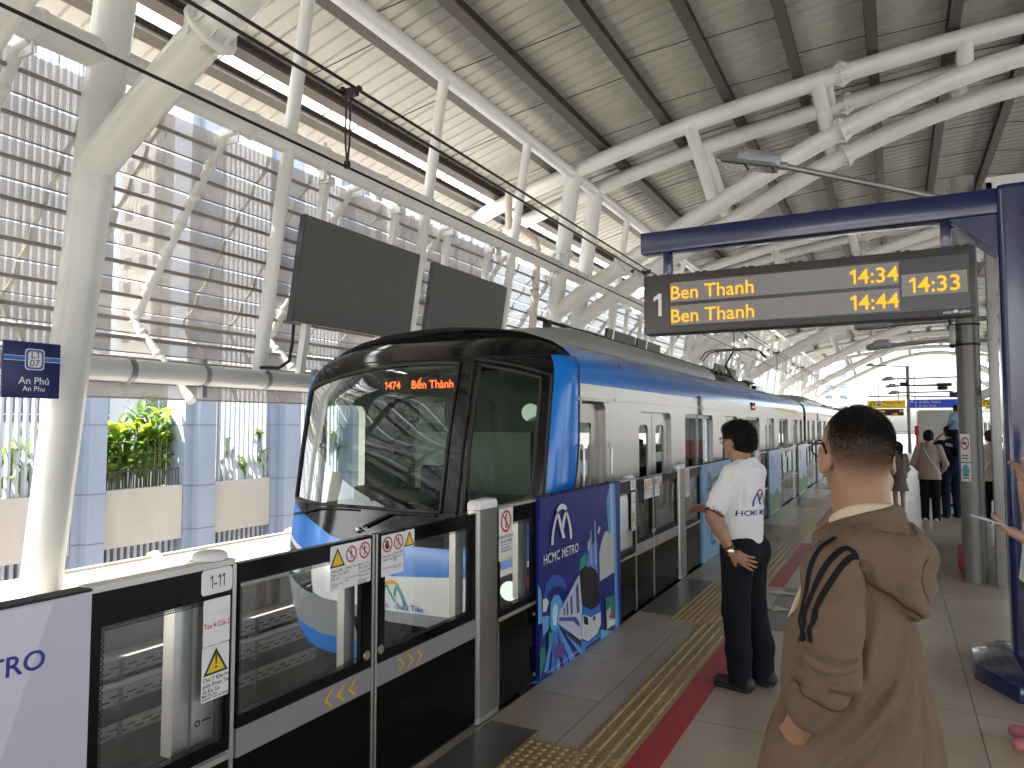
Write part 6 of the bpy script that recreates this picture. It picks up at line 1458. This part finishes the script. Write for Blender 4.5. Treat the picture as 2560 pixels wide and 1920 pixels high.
# ---------------- foreground man in the brown hooded jacket ----------------
def hoodie_man():
    pos=(-.091,1.875,0); AZ=R(72); HA=R(27)
    t=thing('person','man with cropped black hair in a brown hooded jacket with striped sleeves','person',pos); T=lambda V:rotz(np.asarray(V)*np.array((.89,.89,1)),AZ,pos); T0=lambda V:rotz(V,AZ,pos)
    hc=np.array((.0,.012,1.628)); pv=np.array((0,-.022,0)); TH=lambda V:T0(rotz(np.asarray(V)-pv,HA-AZ,(0,0,0))+pv)
    # head and neck, finely sampled
    Hd=SDF(hc-(.13,.15,.30),hc+(.13,.16,.15),.0032); head_sdf(Hd,hc,.96,1.0)
    Hd.ecap(hc+(0,-.022,-.05),hc+(0,-.040,-.20),(.051,.054),(.056,.058),k=.03); Hd.ecap(hc+(0,-.04,-.03),hc+(0,-.055,-.13),(.036,.03),(.04,.03),k=.03)
    for x in (-1,1): Hd.ecap(hc+(x*.055,-.03,-.06),hc+(x*.03,.02,-.19),.014,.016,k=.02)
    Hd.crease([hc+(-.04,-.09,-.115),hc+(0,-.10,-.118),hc+(.04,-.09,-.115)],-.0018,.004)
    def hm(V):
        p=np.asarray(V)-hc; y=p[:,1]; z=p[:,2]; ang=np.arctan2(y,np.abs(p[:,0])+1e-6)
        line=np.interp(ang,[-1.57,-1.1,-.6,-.25,-.08,.1,.35,.8,1.2,1.57],[-.072,-.068,-.052,-.012,.036,.038,.018,.055,.078,.082]); m=np.clip((z-line)/.125,0,1); ear=(np.abs(p[:,0])>.073)&(z<.032)&(z>-.05)&(y>-.035)&(y<.03); m[ear]=0
        return m**.9
    V,Q=Hd.mesh()
    # torso, arms and legs inside the clothes
    B=SDF((-.42,-.32,-.02),(.42,.42,1.52),.011)
    B.ecap((0,-.02,1.44),(0,-.02,1.38),.06,.075,k=.03); B.ecap((0,0,1.32),(0,0,.95),(.14,.09),(.14,.10),k=.05)
    EL,WL=np.array((-.258,-.035,1.195)),np.array((-.222,.070,1.035)); ER,WR=np.array((.235,.02,1.13)),np.array((.16,.10,1.0))
    for s0,e,w in (((-.165,-.01,1.375),EL,WL),((.165,-.01,1.375),ER,WR)): B.chain([s0,e],[.05,.042],k=.02)
    for x in (-.09,.09): B.chain([(x,0,.9),(x,.01,.5),(x,-.01,.09)],[.08,.055,.04],k=.02); B.ecap((x,-.04,.05),(x*1.1,.13,.035),(.038,.035),(.04,.022),k=.02)
    Fo=SDF((-.42,-.15,.80),(.42,.36,1.25),.005)
    for e,w,sg in ((EL,WL,-1),(ER,WR,1)):
        Fo.chain([e,e+(w-e)*.4,w],[.043,.042,.0285],k=.02); hand(Fo,w,unit(np.array((-sg*.25,.38,-.88))),(-sg,0,-.2),.95,thumb=sg)
    Vs=[rotz(V-pv,HA-AZ,(0,0,0))+pv];Qs=[Q];n=len(V); at=[hm(V)*.97]
    for s in (B,Fo):
        v,q=s.mesh(); Vs.append(v);Qs.append(q+n);n+=len(v); at.append(np.zeros(len(v)))
    n0=len(Vs[0]); me=np_mesh('body',np.concatenate([T0(Vs[0]),T(np.concatenate(Vs[1:]))]),np.concatenate(Qs)); a=me.attributes.new('hairmask','FLOAT','POINT'); a.data.foreach_set('value',np.concatenate(at).astype(np.float32)); mesh_obj('body',me,SKIN,t,smooth=180)
    strands(t,TH,V,Q,lambda c:np.clip(hm(c)-.10,0,1)**1.5,.0105,36000,jit=.42,lean=(0,.12,.10),wd=.00055,name='hair')
    # jacket
    JB=fabric('brown_jersey',(.175,.122,.086),.9,.10,420,.35); nn,ll=nodes(JB); bp=[q for q in nn if q.type=='BUMP'][0]; b2=nn.new('ShaderNodeBump'); b2.inputs['Strength'].default_value=.5; b2.inputs['Distance'].default_value=.03
    tcj=nn.new('ShaderNodeTexCoord'); mpj=nn.new('ShaderNodeMapping'); mpj.inputs['Scale'].default_value=(1.4,1.4,.55); mpj.inputs['Rotation'].default_value=(.5,.3,0); noj=nn.new('ShaderNodeTexNoise'); noj.inputs['Scale'].default_value=8; noj.inputs['Detail'].default_value=3; noj.inputs['Distortion'].default_value=.8
    ll.new(tcj.outputs['Object'],mpj.inputs[0]); ll.new(mpj.outputs[0],noj.inputs['Vector']); ll.new(noj.outputs['Fac'],b2.inputs['Height']); ll.new(bp.outputs[0],b2.inputs['Normal']); ll.new(b2.outputs[0],nn['Principled BSDF'].inputs['Normal']); J=SDF((-.40,-.30,.82),(.40,.34,1.58),.0048)
    rings=[(1.375,.168,.088,-.012),(1.30,.186,.118,-.004),(1.20,.182,.128,.004),(1.10,.184,.145,.006),(1.0,.192,.160,-.004),(.90,.200,.172,-.012),(.84,.198,.172,-.012)]
    for (z0,a0,b0,y0),(z1,a1,b1,y1) in zip(rings[:-1],rings[1:]): J.ecap((0,y0,z0),(0,y1,z1),(a0,b0),(a1,b1),k=.03)
    J.ecap((-.10,-.018,1.435),(-.17,-.012,1.385),.045,.062,k=.04); J.ecap((.10,-.018,1.435),(.17,-.012,1.385),.045,.062,k=.04)
    for sg,e,w in ((-1,EL,WL),(1,ER,WR)):
        s0=np.array((sg*.182,-.012,1.365)); q=e+(w-e)*.56; J.chain([s0,s0+(e-s0)*.5,e,e+(w-e)*.30],[.068,.064,.058,.055],k=.035); J.chain([e+(w-e)*.33,q],[.053,.051],k=.012)
        d=unit(w-e); J.ecap(q-d*.058,q,.055,.0565,k=.008)                                   # turned-back cuff
        J.ecap(q-d*.02,q+d*.10,.044,.040,k=.001,sub=True)
    # open front with pockets
    J.ecap((-.07,.12,1.22),(-.085,.135,.92),(.06,.03),(.075,.035),k=.05); J.ecap((.07,.12,1.22),(.085,.14,.92),(.06,.03),(.075,.035),k=.05)
    J.ecap((-.205,.085,.985),(-.185,.110,.88),(.050,.066),(.06,.07),k=.035); J.ecap((-.15,.115,1.02),(-.165,.135,.9),(.05,.04),(.06,.05),k=.04)
    # collar and hood lying on the back
    for a in np.linspace(0,2*math.pi,25)[:-1]:
        x,y=.080*math.sin(a),-.018-.082*math.cos(a); z=1.475+.028*math.cos(a); J.ecap((x*1.0,y,z),(x*1.25,y*1.1,z-.085),.0165,.028,k=.018)
    J.ecap((-.105,-.075,1.435),(.105,-.075,1.435),(.05,.045),None,(0,1,0),k=.035); J.ecap((-.085,-.125,1.415),(.085,-.095,1.415),(.052,.042),None,(0,1,0),k=.03)
    J.ecap((-.075,-.14,1.40),(0,-.125,1.318),(.026,.05),(.022,.02),(0,1,0),k=.03); J.ecap((.075,-.14,1.40),(0,-.125,1.318),(.026,.05),(.022,.02),(0,1,0),k=.03); J.ecap((0,-.105,1.41),(0,-.132,1.30),(.05,.03),(.012,.018),k=.03)
    J.ecap((-.15,-.05,1.425),(-.09,-.135,1.39),.026,.028,k=.03); J.ecap((.15,-.05,1.425),(.09,-.135,1.39),.026,.028,k=.03)
    for sg in (-1,1): J.chain([(sg*.098,.045,1.438),(sg*.128,-.03,1.425),(sg*.118,-.095,1.385),(sg*.06,-.135,1.335),(0,-.148,1.295)],[.026,.036,.036,.030,.020],k=.022)
    # neck opening and hem
    J.ecap((0,-.012,1.50),(0,-.022,1.60),(.066,.066),(.085,.09),k=.001,sub=True)
    J.cut((0,0,.865),(0,0,-1))
    cr=lambda P,a,w:J.crease(P,a*1.8,w)
    cr([(-.135,.05,1.41),(-.168,-.03,1.385),(-.155,-.10,1.345),(-.085,-.15,1.295),(0,-.165,1.262)],-.010,.009); cr([(.135,.05,1.41),(.168,-.03,1.385),(.155,-.10,1.345),(.085,-.15,1.295),(0,-.165,1.262)],-.010,.009)      # hood edge
    cr([(-.11,-.08,1.45),(0,-.135,1.455),(.11,-.08,1.45)],-.006,.010); cr([(-.06,-.15,1.425),(.02,-.175,1.41),(.08,-.15,1.42)],.005,.014)
    cr([(-.135,-.085,1.36),(-.165,-.095,1.28),(-.175,-.09,1.20),(-.17,-.08,1.15)],-.016,.013)                                                        # armhole at the back
    cr([(-.13,-.11,1.30),(-.165,-.10,1.22),(-.16,-.05,1.10),(-.17,.05,1.0)],.008,.016)
    for k,(a,b,am,w) in enumerate((((-.02,-.125,1.27),(-.175,.02,.98),-.011,.018),((.03,-.135,1.25),(-.13,-.10,.99),.010,.02),((.06,-.14,1.24),(-.06,-.13,.95),-.009,.017),((.10,-.125,1.22),(.03,-.145,.92),.008,.02),((-.10,-.115,1.14),(-.19,.06,.95),.009,.018),((-.12,-.10,1.08),(-.195,.08,.91),-.008,.014),((.13,-.11,1.2),(.10,-.13,.9),-.008,.018))):
        a=np.array(a);b=np.array(b); J.crease([a,a*.66+b*.34+(0,-.012,-.006),a*.33+b*.67+(0,-.012,-.008),b],am*2.5,w*.85)
    # sleeve folds
    u=unit(EL-np.array((-.182,-.012,1.365)))
    for i,(q,am,sl) in enumerate(((.30,.002,.5),(.45,-.0025,.35),(.58,.003,.2),(.70,-.005,.05),(.82,.010,-.15),(.93,-.011,-.3),(1.04,.011,-.45),(1.16,-.010,-.5),(1.28,.009,-.4))):
        s0=np.array((-.182,-.012,1.365)); c=s0+(EL-s0)*min(q,1)+(WL-EL)*max(0,q-1)*1.1; P=[]
        for a in np.linspace(-1.5,1.6,8): P.append(c+np.array((-.075*math.cos(a),-.075*math.sin(a),.05*sl*math.sin(a)+.015*math.sin(a*2+i))))
        cr(P,am,.0105)
    ad=unit(WL-EL); qc=EL+(WL-EL)*.56
    o,VJ,QJ=sobj('jacket',J,JB,t,T)
    cuffr=fabric('brown_rib_knit',(.085,.058,.040),.95,.05,300,.4); RB=SDF(qc-.1,qc+.1,.004); RB.ecap(qc-ad*.03,qc+ad*.004,.048,.046,k=.004); RB.cut(qc+ad*.018,ad); sobj('cuff',RB,cuffr,t,T)
    SEAM=fabric('brown_seam_thread',(.060,.041,.028),.95,.05,300,.2)
    for nm,pth in (('armhole_seam',[(-.150,-.075,1.375),(-.178,-.085,1.30),(-.188,-.075,1.22),(-.185,-.06,1.16)]),('hood_seam',[(-.130,.05,1.415),(-.160,-.03,1.390),(-.148,-.098,1.350),(-.082,-.148,1.300),(0,-.165,1.27)]),('hem_seam',[(-.20,.05,.905),(-.17,-.09,.905),(-.09,-.165,.905),(0,-.185,.905),(.09,-.165,.905),(.17,-.09,.905)]),('hood_centre_seam',[(0,-.10,1.47),(0,-.135,1.42),(0,-.155,1.36),(0,-.16,1.31)]),('cuff_seam',[tuple(qc-ad*.055+np.array((-.058*math.cos(a),.0,0))+np.array((0,-.055*math.sin(a),-.02*math.sin(a)))) for a in np.linspace(-.9,1.7,7)])):
        ribbon(t,nm,VJ,QJ,T,pth,.0042,SEAM,.0012,n=50)
    # stripes along the shoulder and sleeve
    STR=fabric('black_stripe_tape',(.006,.006,.007),.7,.05,500,.15)
    for k,dx in enumerate((-.023,0,.023)):
        base=np.array([(-.165,-.045,1.42),(-.195,-.035,1.418),(-.225,-.020,1.395),(-.255,-.002,1.355),(-.280,.012,1.30),(-.292,.020,1.25)]); sd=np.array([(0,1,0)]*6)
        sd=np.array([(.5,1,0),(.3,1,.0),(.1,1,0),(0,1,.1),(0,1,.1),(0,1,.0)],float); ribbon(t,'sleeve_stripe',VJ,QJ,T,base+sd*dx*(1.05),.0135,STR,.0028,n=60)
    CRE=fabric('cream_shirt_cotton',(.62,.53,.38),.8,.05,500,.15)
    Cc=SDF((-.14,-.16,1.40),(.14,.14,1.60),.0035)
    for a in np.linspace(0,2*math.pi,33)[:-1]:
        x,y=.070*math.sin(a),-.022-.074*math.cos(a); z=1.494+.016*math.cos(a)-.01*max(0,-math.cos(a))+.016*max(0,-math.sin(a))-.02*max(0,math.sin(a)); Cc.ecap((x,y,z),(x*1.08,y*1.05,z-.05),.0085,.011,k=.012)
    sobj('shirt_collar',Cc,CRE,t,T)
    g=MB(); pts=[(-.052,.085,1.42),(-.058,.135,1.34),(-.065,.168,1.25),(-.072,.188,1.15),(-.08,.212,1.05),(-.085,.228,.95),(-.085,.232,.88)]
    g.tube([tuple(p) for p in T(np.array([J.snap(p) for p in pts]))],.007,8); obj('zip_edge',g,CRE,t,smooth=60)
    Tr=SDF((-.3,-.28,-.02),(.3,.3,1.02),.012); Tr.ecap((0,.01,.95),(0,.01,.88),(.165,.12),(.17,.13),k=.04)
    for x in (-.095,.095): Tr.chain([(x,.01,.88),(x*1.05,.02,.5),(x*1.1,-.005,.05)],[.10,.08,.068],k=.03)
    Tr.cut((0,0,.03),(0,0,-1)); sobj('trousers',Tr,fabric('dark_trousers',(.02,.02,.025)),t,T)
    for x in (-.1,.1):
        S2=SDF((x-.09,-.16,-.02),(x+.09,.26,.16),.009); S2.ecap((x,-.05,.05),(x*1.05,.14,.037),(.047,.044),(.05,.031),k=.02); S2.ecap((x,-.03,.07),(x,-.01,.1),.045,.042,k=.02); S2.cut((0,0,.004),(0,0,-1)); sobj('shoe',S2,BLACK,t,T)
    g=MB(); 
    for x in (-1,1):
        g.tube([tuple(TH(hc+np.array(p))) for p in ((x*.084,-.012,.030),(x*.082,.03,.026),(x*.078,.085,.026),(x*.066,.104,.026))],.0032,6); 
        g.tube([tuple(TH(hc+np.array(p))) for p in ((x*.084,-.010,.030),(x*.086,-.026,.022),(x*.084,-.034,.004))],.003,6)
        g.tube([tuple(TH(hc+np.array((x*.036+.030*math.cos(q),.110-.012*abs(math.cos(q)) ,.012+.021*math.sin(q))))) for q in np.linspace(0,2*math.pi,18)],.0022,5)
    g.tube([tuple(TH(hc+np.array(p))) for p in ((-.008,.113,.018),(.008,.113,.018))],.002,5); obj('glasses',g,M('glasses_black',(.01,.01,.01),.25,0,.1,5),t,smooth=60)
hoodie_man()
# ---------------- man in the white polo ----------------
def polo_man():
    pos=(-.905,4.95,-.0); AZ=R(74); HA=R(66); t=thing('person','man in a white polo shirt and dark trousers with hand on hip','person',pos); T=lambda V:rotz(V,AZ,pos)
    hc=np.array((0,.03,1.588)); TH=lambda V:T(rotz(np.asarray(V)-hc,HA-AZ,(0,0,0))+hc)
    Hd=SDF(hc-(.14,.16,.26),hc+(.14,.17,.16),.0055); head_sdf(Hd,hc,.98); Hd.ecap(hc+(0,-.02,-.05),hc+(0,-.04,-.19),.055,.060,k=.025)
    V,Q=Hd.mesh(); V=rotz(V-hc,HA-AZ,(0,0,0))+hc
    SL,SR=np.array((-.17,-.01,1.375)),np.array((.17,-.01,1.375)); EL,WL=np.array((-.275,.075,1.115)),np.array((-.205,-.02,.885)); ER,WR=np.array((.23,.06,1.10)),np.array((.05,.27,1.11))
    B=SDF((-.45,-.35,-.02),(.45,.45,1.5),.0085); B.ecap((0,0,1.32),(0,.02,.98),(.13,.09),(.14,.11),k=.05); B.ecap((0,-.015,1.44),(0,-.015,1.38),.06,.075,k=.03)
    for s0,e,w in ((SL,EL,WL),(SR,ER,WR)): B.chain([s0,e,e+(w-e)*.35,w],[.05,.042,.041,.028],k=.02)
    for x,s_ in ((-.09,0),(.09,-.06)): B.chain([(x,0,.9),(x,.01+s_*.4,.5),(x,-.01+s_,.09)],[.075,.055,.04],k=.02); B.ecap((x,-.04+s_,.05),(x*1.1,.11+s_,.035),(.035,.033),(.036,.02),k=.02)
    Hl=SDF(WL-.2,WL+.2,.0042); hand(Hl,WL,(.25,-.80,-.42),(.9,.3,.1),1.0,curl=(.12,.2,.2),thumb=-1,spread=.12,cv=(0,.05,.12,.2)); Hr=SDF(WR-.2,WR+.2,.0042); hand(Hr,WR,(-.5,.8,.15),(-.5,-.3,-.8),1.0,curl=(.35,.5,.4),thumb=1)
    Vs=[V];Qs=[Q];n=len(V)
    for s in (B,Hl,Hr): v,q=s.mesh(); Vs.append(v);Qs.append(q+n);n+=len(v)
    mesh_obj('body',np_mesh('body',T(np.concatenate(Vs)),np.concatenate(Qs)),SKIN,t,smooth=180)
    POLO=fabric('white_pique',(.74,.74,.76),.85,.03,600,.2); C=SDF((-.45,-.35,.85),(.45,.4,1.55),.0072)
    for (z0,a0,b0,y0),(z1,a1,b1,y1) in zip([(1.37,.165,.098,-.01),(1.27,.182,.118,.0),(1.15,.18,.132,.02),(1.04,.182,.150,.04),(.95,.172,.140,.03)][:-1],[(1.27,.182,.118,.0),(1.15,.18,.132,.02),(1.04,.182,.150,.04),(.95,.172,.140,.03)]): C.ecap((0,y0,z0),(0,y1,z1),(a0,b0),(a1,b1),k=.03)
    for sg,s0,e in ((-1,SL,EL),(1,SR,ER)): C.ecap((sg*.09,-.02,1.43),(sg*.16,-.012,1.385),.045,.06,k=.04); C.chain([s0,s0+(e-s0)*.5,s0+(e-s0)*.80],[.066,.069,.068],k=.03); d=unit(e-s0); C.ecap(s0+(e-s0)*.84,e+d*.06,.060,.060,k=.001,sub=True)
    for a in np.linspace(0,2*math.pi,25)[:-1]: x,y=.068*math.sin(a),-.015-.07*math.cos(a); z=1.462+.022*math.cos(a); C.ecap((x,y,z),(x*1.3,y*1.2,z-.045),.008,.014,k=.012)
    C.ecap((0,-.01,1.50),(0,-.02,1.60),.062,.075,k=.001,sub=True); C.cut((0,0,.925),(0,0,-1))
    for P,am,w in (([(-.15,-.08,1.33),(-.17,-.09,1.24),(-.165,-.08,1.15)],-.012,.012),([(-.10,-.12,1.22),(-.14,-.11,1.10),(-.15,-.08,.98)],.006,.016),([(-.02,-.125,1.2),(-.05,-.13,1.08),(-.08,-.12,.96)],-.006,.014),([(.05,-.12,1.18),(.03,-.13,1.05),(.02,-.12,.95)],.006,.016),([(-.17,.0,1.1),(-.18,.06,1.0),(-.16,.1,.95)],-.007,.012),([(-.15,-.09,.96),(-.05,-.14,.945),(.08,-.13,.95)],.010,.014),([(.1,-.11,1.2),(.1,-.12,1.0)],-.006,.014)): C.crease(P,am,w)
    o,VC,QC=sobj('polo_shirt',C,POLO,t,T); TRIM=fabric('dark_red_trim',(.20,.015,.04),.8,.05,500,.1)
    ctr=SL+(EL-SL)*.80; d=unit(EL-SL); u1=unit(np.cross(d,(0,1,0))); u2=np.cross(d,u1)
    g=MB(); g.tube([tuple(p) for p in T(np.array([ctr+d*.030+(u1*math.cos(q)+u2*math.sin(q))*.0625 for q in np.linspace(0,2*math.pi,28)]))],.0045,6); obj('sleeve_trim',g,TRIM,t,smooth=60)
    g=MB(); g.tube([tuple(p) for p in T(np.array([(.092*math.sin(a),-.017-.088*math.cos(a),1.420+.022*math.cos(a)) for a in np.linspace(-2.6,2.6,30)]))],.0035,6); obj('collar_trim',g,TRIM,t,smooth=60)
    NV=M('print_navy',(.012,.03,.16),.6,0,0); lx=-.015
    a_,l_=metro_logo(0,0,.15,lambda x,z:(lx+x,-.4,1.235+z),0,0); conform(t,'logo_arc',a_,REDS,VC,QC,T,None,(0,1,0)); conform(t,'logo_legs',l_,NV,VC,QC,T,None,(0,1,0)); conform(t,'back_lettering',text_mb('HCMC METRO',.050,(lx,-.4,1.118),(1,0,0),(0,0,1),'CENTER',.03),NV,VC,QC,T,None,(0,1,0))
    TR=fabric('black_navy_trousers',(.0065,.007,.011),.8,.1,500,.15); D=SDF((-.3,-.3,-.01),(.3,.3,1.02),.009); D.ecap((0,.02,.955),(0,.01,.87),(.155,.118),(.168,.135),k=.05)
    for x,s_ in ((-.092,.0),(.092,-.06)): D.chain([(x,.0,.88),(x*1.02,.018+s_*.4,.50),(x*1.06,.0+s_,.25),(x*1.06,-.005+s_,.055)],[.108,.086,.080,.074],k=.03); D.ell((x,-.045,.87),(.09,.085,.10),.05)
    D.cut((0,0,.045),(0,0,-1))
    for P,am,w in (([(-.16,.05,.60),(-.15,-.07,.52)],.006,.014),([(-.15,.08,.30),(-.16,-.06,.26)],-.006,.012),([(-.15,.08,.13),(-.16,-.06,.10)],.009,.012),([(-.1,-.15,.80),(-.12,-.1,.70)],-.007,.014),([(-.09,.1,.8),(-.095,.1,.4),(-.1,.075,.12)],.005,.008)): D.crease(P,am,w)
    sobj('trousers',D,TR,t,T)
    for x,s_ in ((-.098,0),(.098,-.06)):
        S2=SDF((x-.09,-.18+s_,-.02),(x+.09,.26+s_,.16),.006); S2.ecap((x,-.06+s_,.05),(x*1.03,.135+s_,.040),(.042,.045),(.046,.034),k=.02); S2.ecap((x,-.04+s_,.07),(x,-.02+s_,.1),.043,.040,k=.02); S2.ecap((x,-.065+s_,.012),(x*1.03,.15+s_,.012),(.047,.014),(.05,.014),k=.006); S2.cut((0,0,.003),(0,0,-1)); sobj('shoe',S2,BLACK,t,T)
    Hh=SDF(hc-.2,hc+.2,.006); hair_sdf(Hh,hc,.98,.021); Vh,Qh=Hh.mesh(); mesh_obj('hair',np_mesh('hair',TH(Vh),Qh),HAIR,t,smooth=180); strands(t,TH,Vh,Qh,lambda c:np.ones(len(c))*(c[:,2]>hc[2]-.05),.016,7000,jit=.5,lean=(0,-.3,-.25),wd=.0012,seed=5)
    g=MB()
    for x in (-1,1): g.tube([tuple(TH(hc+np.array(p))) for p in ((x*.083,-.012,.022),(x*.08,.05,.020),(x*.07,.100,.018))],.003,6); g.tube([tuple(TH(hc+np.array((x*.035+.028*math.cos(q),.106-.012*abs(math.cos(q)),.006+.02*math.sin(q))))) for q in np.linspace(0,2*math.pi,16)],.0022,5)
    obj('glasses',g,M('glasses_black',(.01,.01,.01),.25,0,.1,5),t,smooth=60)
    d=unit(WL-EL); c=WL-d*.018; u1=unit(np.cross(d,(0,1,0)));u2=np.cross(d,u1); g=MB(); g.tube([tuple(p) for p in T(np.array([c+(u1*math.cos(q)+u2*math.sin(q))*.0335 for q in np.linspace(0,2*math.pi,24)]))],.008,8); w_=obj('watch',g,M('watch_black_strap',(.012,.012,.012),.4,.3,.1,9),t,smooth=60)
    f=T(np.array([c+np.array((-.030,-.018,0))]))[0]; nrm_=T(np.array([c+np.array((-.065,-.04,0))]))[0]-f; g=MB(); g.lathe(tuple(f),[(.019,-.004),(.020,.004),(.016,.007),(.0,.008)],18,tuple(nrm_)); obj('watch_face',g,M('watch_gold',(.70,.55,.32),.25,.8,.05,9),w_,smooth=40)
    b=c-d*.030; g=MB(); g.tube([tuple(p) for p in T(np.array([b+(u1*math.cos(q)+u2*math.sin(q))*.037+d*.006*math.sin(q) for q in np.linspace(0,2*math.pi,24)]))],.006,6); obj('bead_bracelet',g,BLACK,t,smooth=60)
polo_man()
# ---------------- people further along ----------------
BEI=fabric('beige_jacket_cloth',(.45,.36,.29)); BLK=fabric('black_cloth',(.008,.008,.009)); TAU=fabric('taupe_dress_cloth',(.22,.175,.15)); NVY=fabric('navy_cloth',(.012,.016,.04)); LBC=fabric('light_blue_cloth',(.25,.40,.58)); MAR=fabric('maroon_cloth',(.22,.012,.03)); WHT=fabric('white_cloth',(.70,.70,.70)); GRN=fabric('olive_green_cloth',(.065,.10,.03)); LGR=fabric('light_grey_cloth',(.42,.42,.42)); PNK=M('pink_shoe',(.55,.18,.22),.6,0,.1,9)
t,T,f=figure('person','woman in a beige jacket and black trousers with a white shoulder strap',(.50,14.7),R(-6),1.60,BEI,BLK,skin=SKIN2,h=.012,sleeve='jacket',hair='short',shoe=M('white_shoe',(.7,.68,.68),.5,0,.05,9),arms=dict(L=((-.27,-.03,1.10),(-.20,.10,.98)),R=((.27,-.03,1.10),(.22,.12,.98))))
g=MB(); g.tube([tuple(p) for p in T(np.array([(-.06,.02,1.37),(-.075,-.09,1.30),(.02,-.128,1.10),(.13,-.11,.92),(.17,-.02,.84)]))],.010,6); tag(obj('shoulder_bag',g,WHT,smooth=60),'white shoulder strap slung across the beige jacket','bag')
t,T,f=figure('person','girl in a taupe dress with a dark ponytail standing left of the woman in beige',(.02,15.2),R(35),1.38,TAU,TAU,skin=SKIN2,h=.012,legs='skirt',hair='pony',arms=dict(L=((-.23,.03,1.10),(-.10,.20,1.12)),R=((.24,-.02,1.10),(.2,.10,.92))),shoe=PNK)
tb=SDF((-.2,-.2,-.2),(.2,.2,.2),.012); tb.ell((0,0,0),(.12,.07,.11),.02); bt=thing('handbag','cream handbag hanging between the girl and the woman','bag',(-.13,15.0,.78)); sobj('bag_body',tb,fabric('cream_bag',(.45,.40,.30)),bt,lambda V:rotz(V,.3,(-.13,15.0,.88)))
g=MB(); g.tube([(-.19,15.0,.95),(-.1,15.0,1.14),(-.03,15.02,.96)],.010,6); obj('bag_strap',g,WHT,bt,smooth=60)
t,T,f=figure('person','man in navy clothes with white striped collar holding a child on his shoulder',(.86,15.5),R(25),1.68,NVY,NVY,h=.012,w=1.08,arms=dict(L=((-.30,.10,1.30),(-.05,.28,1.50)),R=((.30,.02,1.38),(.22,-.02,1.60))),shoe=BLACK)
g=MB(); g.tube([tuple(p) for p in T(np.array([(-.13,-.10,1.36),(-.04,-.125,1.34),(.06,-.12,1.335),(.15,-.09,1.355)]))],.010,6); g.tube([tuple(p) for p in T(np.array([(-.13,-.105,1.33),(-.04,-.13,1.31),(.06,-.125,1.305),(.15,-.095,1.325)]))],.007,6); obj('collar_stripe',g,WHT,t,smooth=60)
figure('person','small child in a light blue shirt carried on the shoulder of the man in navy',(.98,15.42,1.12),R(38),.94,LBC,NVY,h=.010,arms=dict(L=((-.22,.06,1.15),(-.16,.2,1.05)),R=((.22,.06,1.15),(.16,.2,1.05))),skin=SKIN2,feet=False)
bp=thing('backpack','blue patterned backpack on the man in navy','backpack',(1.08,15.25,.85)); s_=SDF((-.2,-.15,-.3),(.2,.15,.3),.014); s_.ecap((0,0,-.14),(0,0,.14),(.13,.075),(.115,.07),k=.03); s_.ell((0,-.06,-.06),(.09,.04,.09),.02); sobj('pack',s_,fabric('blue_pack',(.03,.12,.32),var=.6),bp,lambda V:rotz(V,R(25),(1.09,15.28,1.12)))
figure('person','man in a maroon shirt looking at his phone beside the grey column',(1.10,17.6),R(75),1.66,MAR,BLK,h=.013,arms=dict(L=((-.24,.08,1.10),(-.10,.30,1.20)),R=((.24,.08,1.10),(.10,.30,1.20))),head_az=R(5))
figure('person','person in a light grey top and dark trousers behind the lift glass',(1.20,12.0),R(120),1.60,LGR,BLK,h=.014,skin=SKIN2)
figure('person','passenger in a pale shirt standing inside the train window',(-3.35,10.1,0),R(-70),1.66,LGR,NVY,h=.015)
# person cut by the right edge, holding a phone
t,T,f=figure('person','person in a white shirt and olive shorts holding out a phone at the right edge',(.632,4.72),R(88),1.66,WHT,GRN,skin=SKIN2,h=.009,legs='shorts',arms=dict(L=((-.21,.0,1.10),(-.06,.17,1.165),),R=((.22,.06,1.18),(.15,.11,1.43)),nL=(.5,0,.8),cL=(.45,.5,.4),nR=(-.4,.8,-.3),cR=(.5,.5,.4)),shoe=PNK)
t.rotation_euler=(0,R(3.2),0)
g=MB(); g.prism([(.30,4.70,1.225),(.46,4.70,1.175),(.46,4.775,1.175),(.30,4.775,1.225)],(0,0,.008)) if False else g.prism([(.345,4.645,1.205),(.50,4.645,1.160),(.50,4.72,1.160),(.345,4.72,1.205)],(.002,0,.009)); tag(obj('mobile_phone',g,M('phone_silver_blue',(.40,.46,.55),.25,.4,.05,6),bevel=.003),'pale blue mobile phone held out by the person at the right edge','phone')
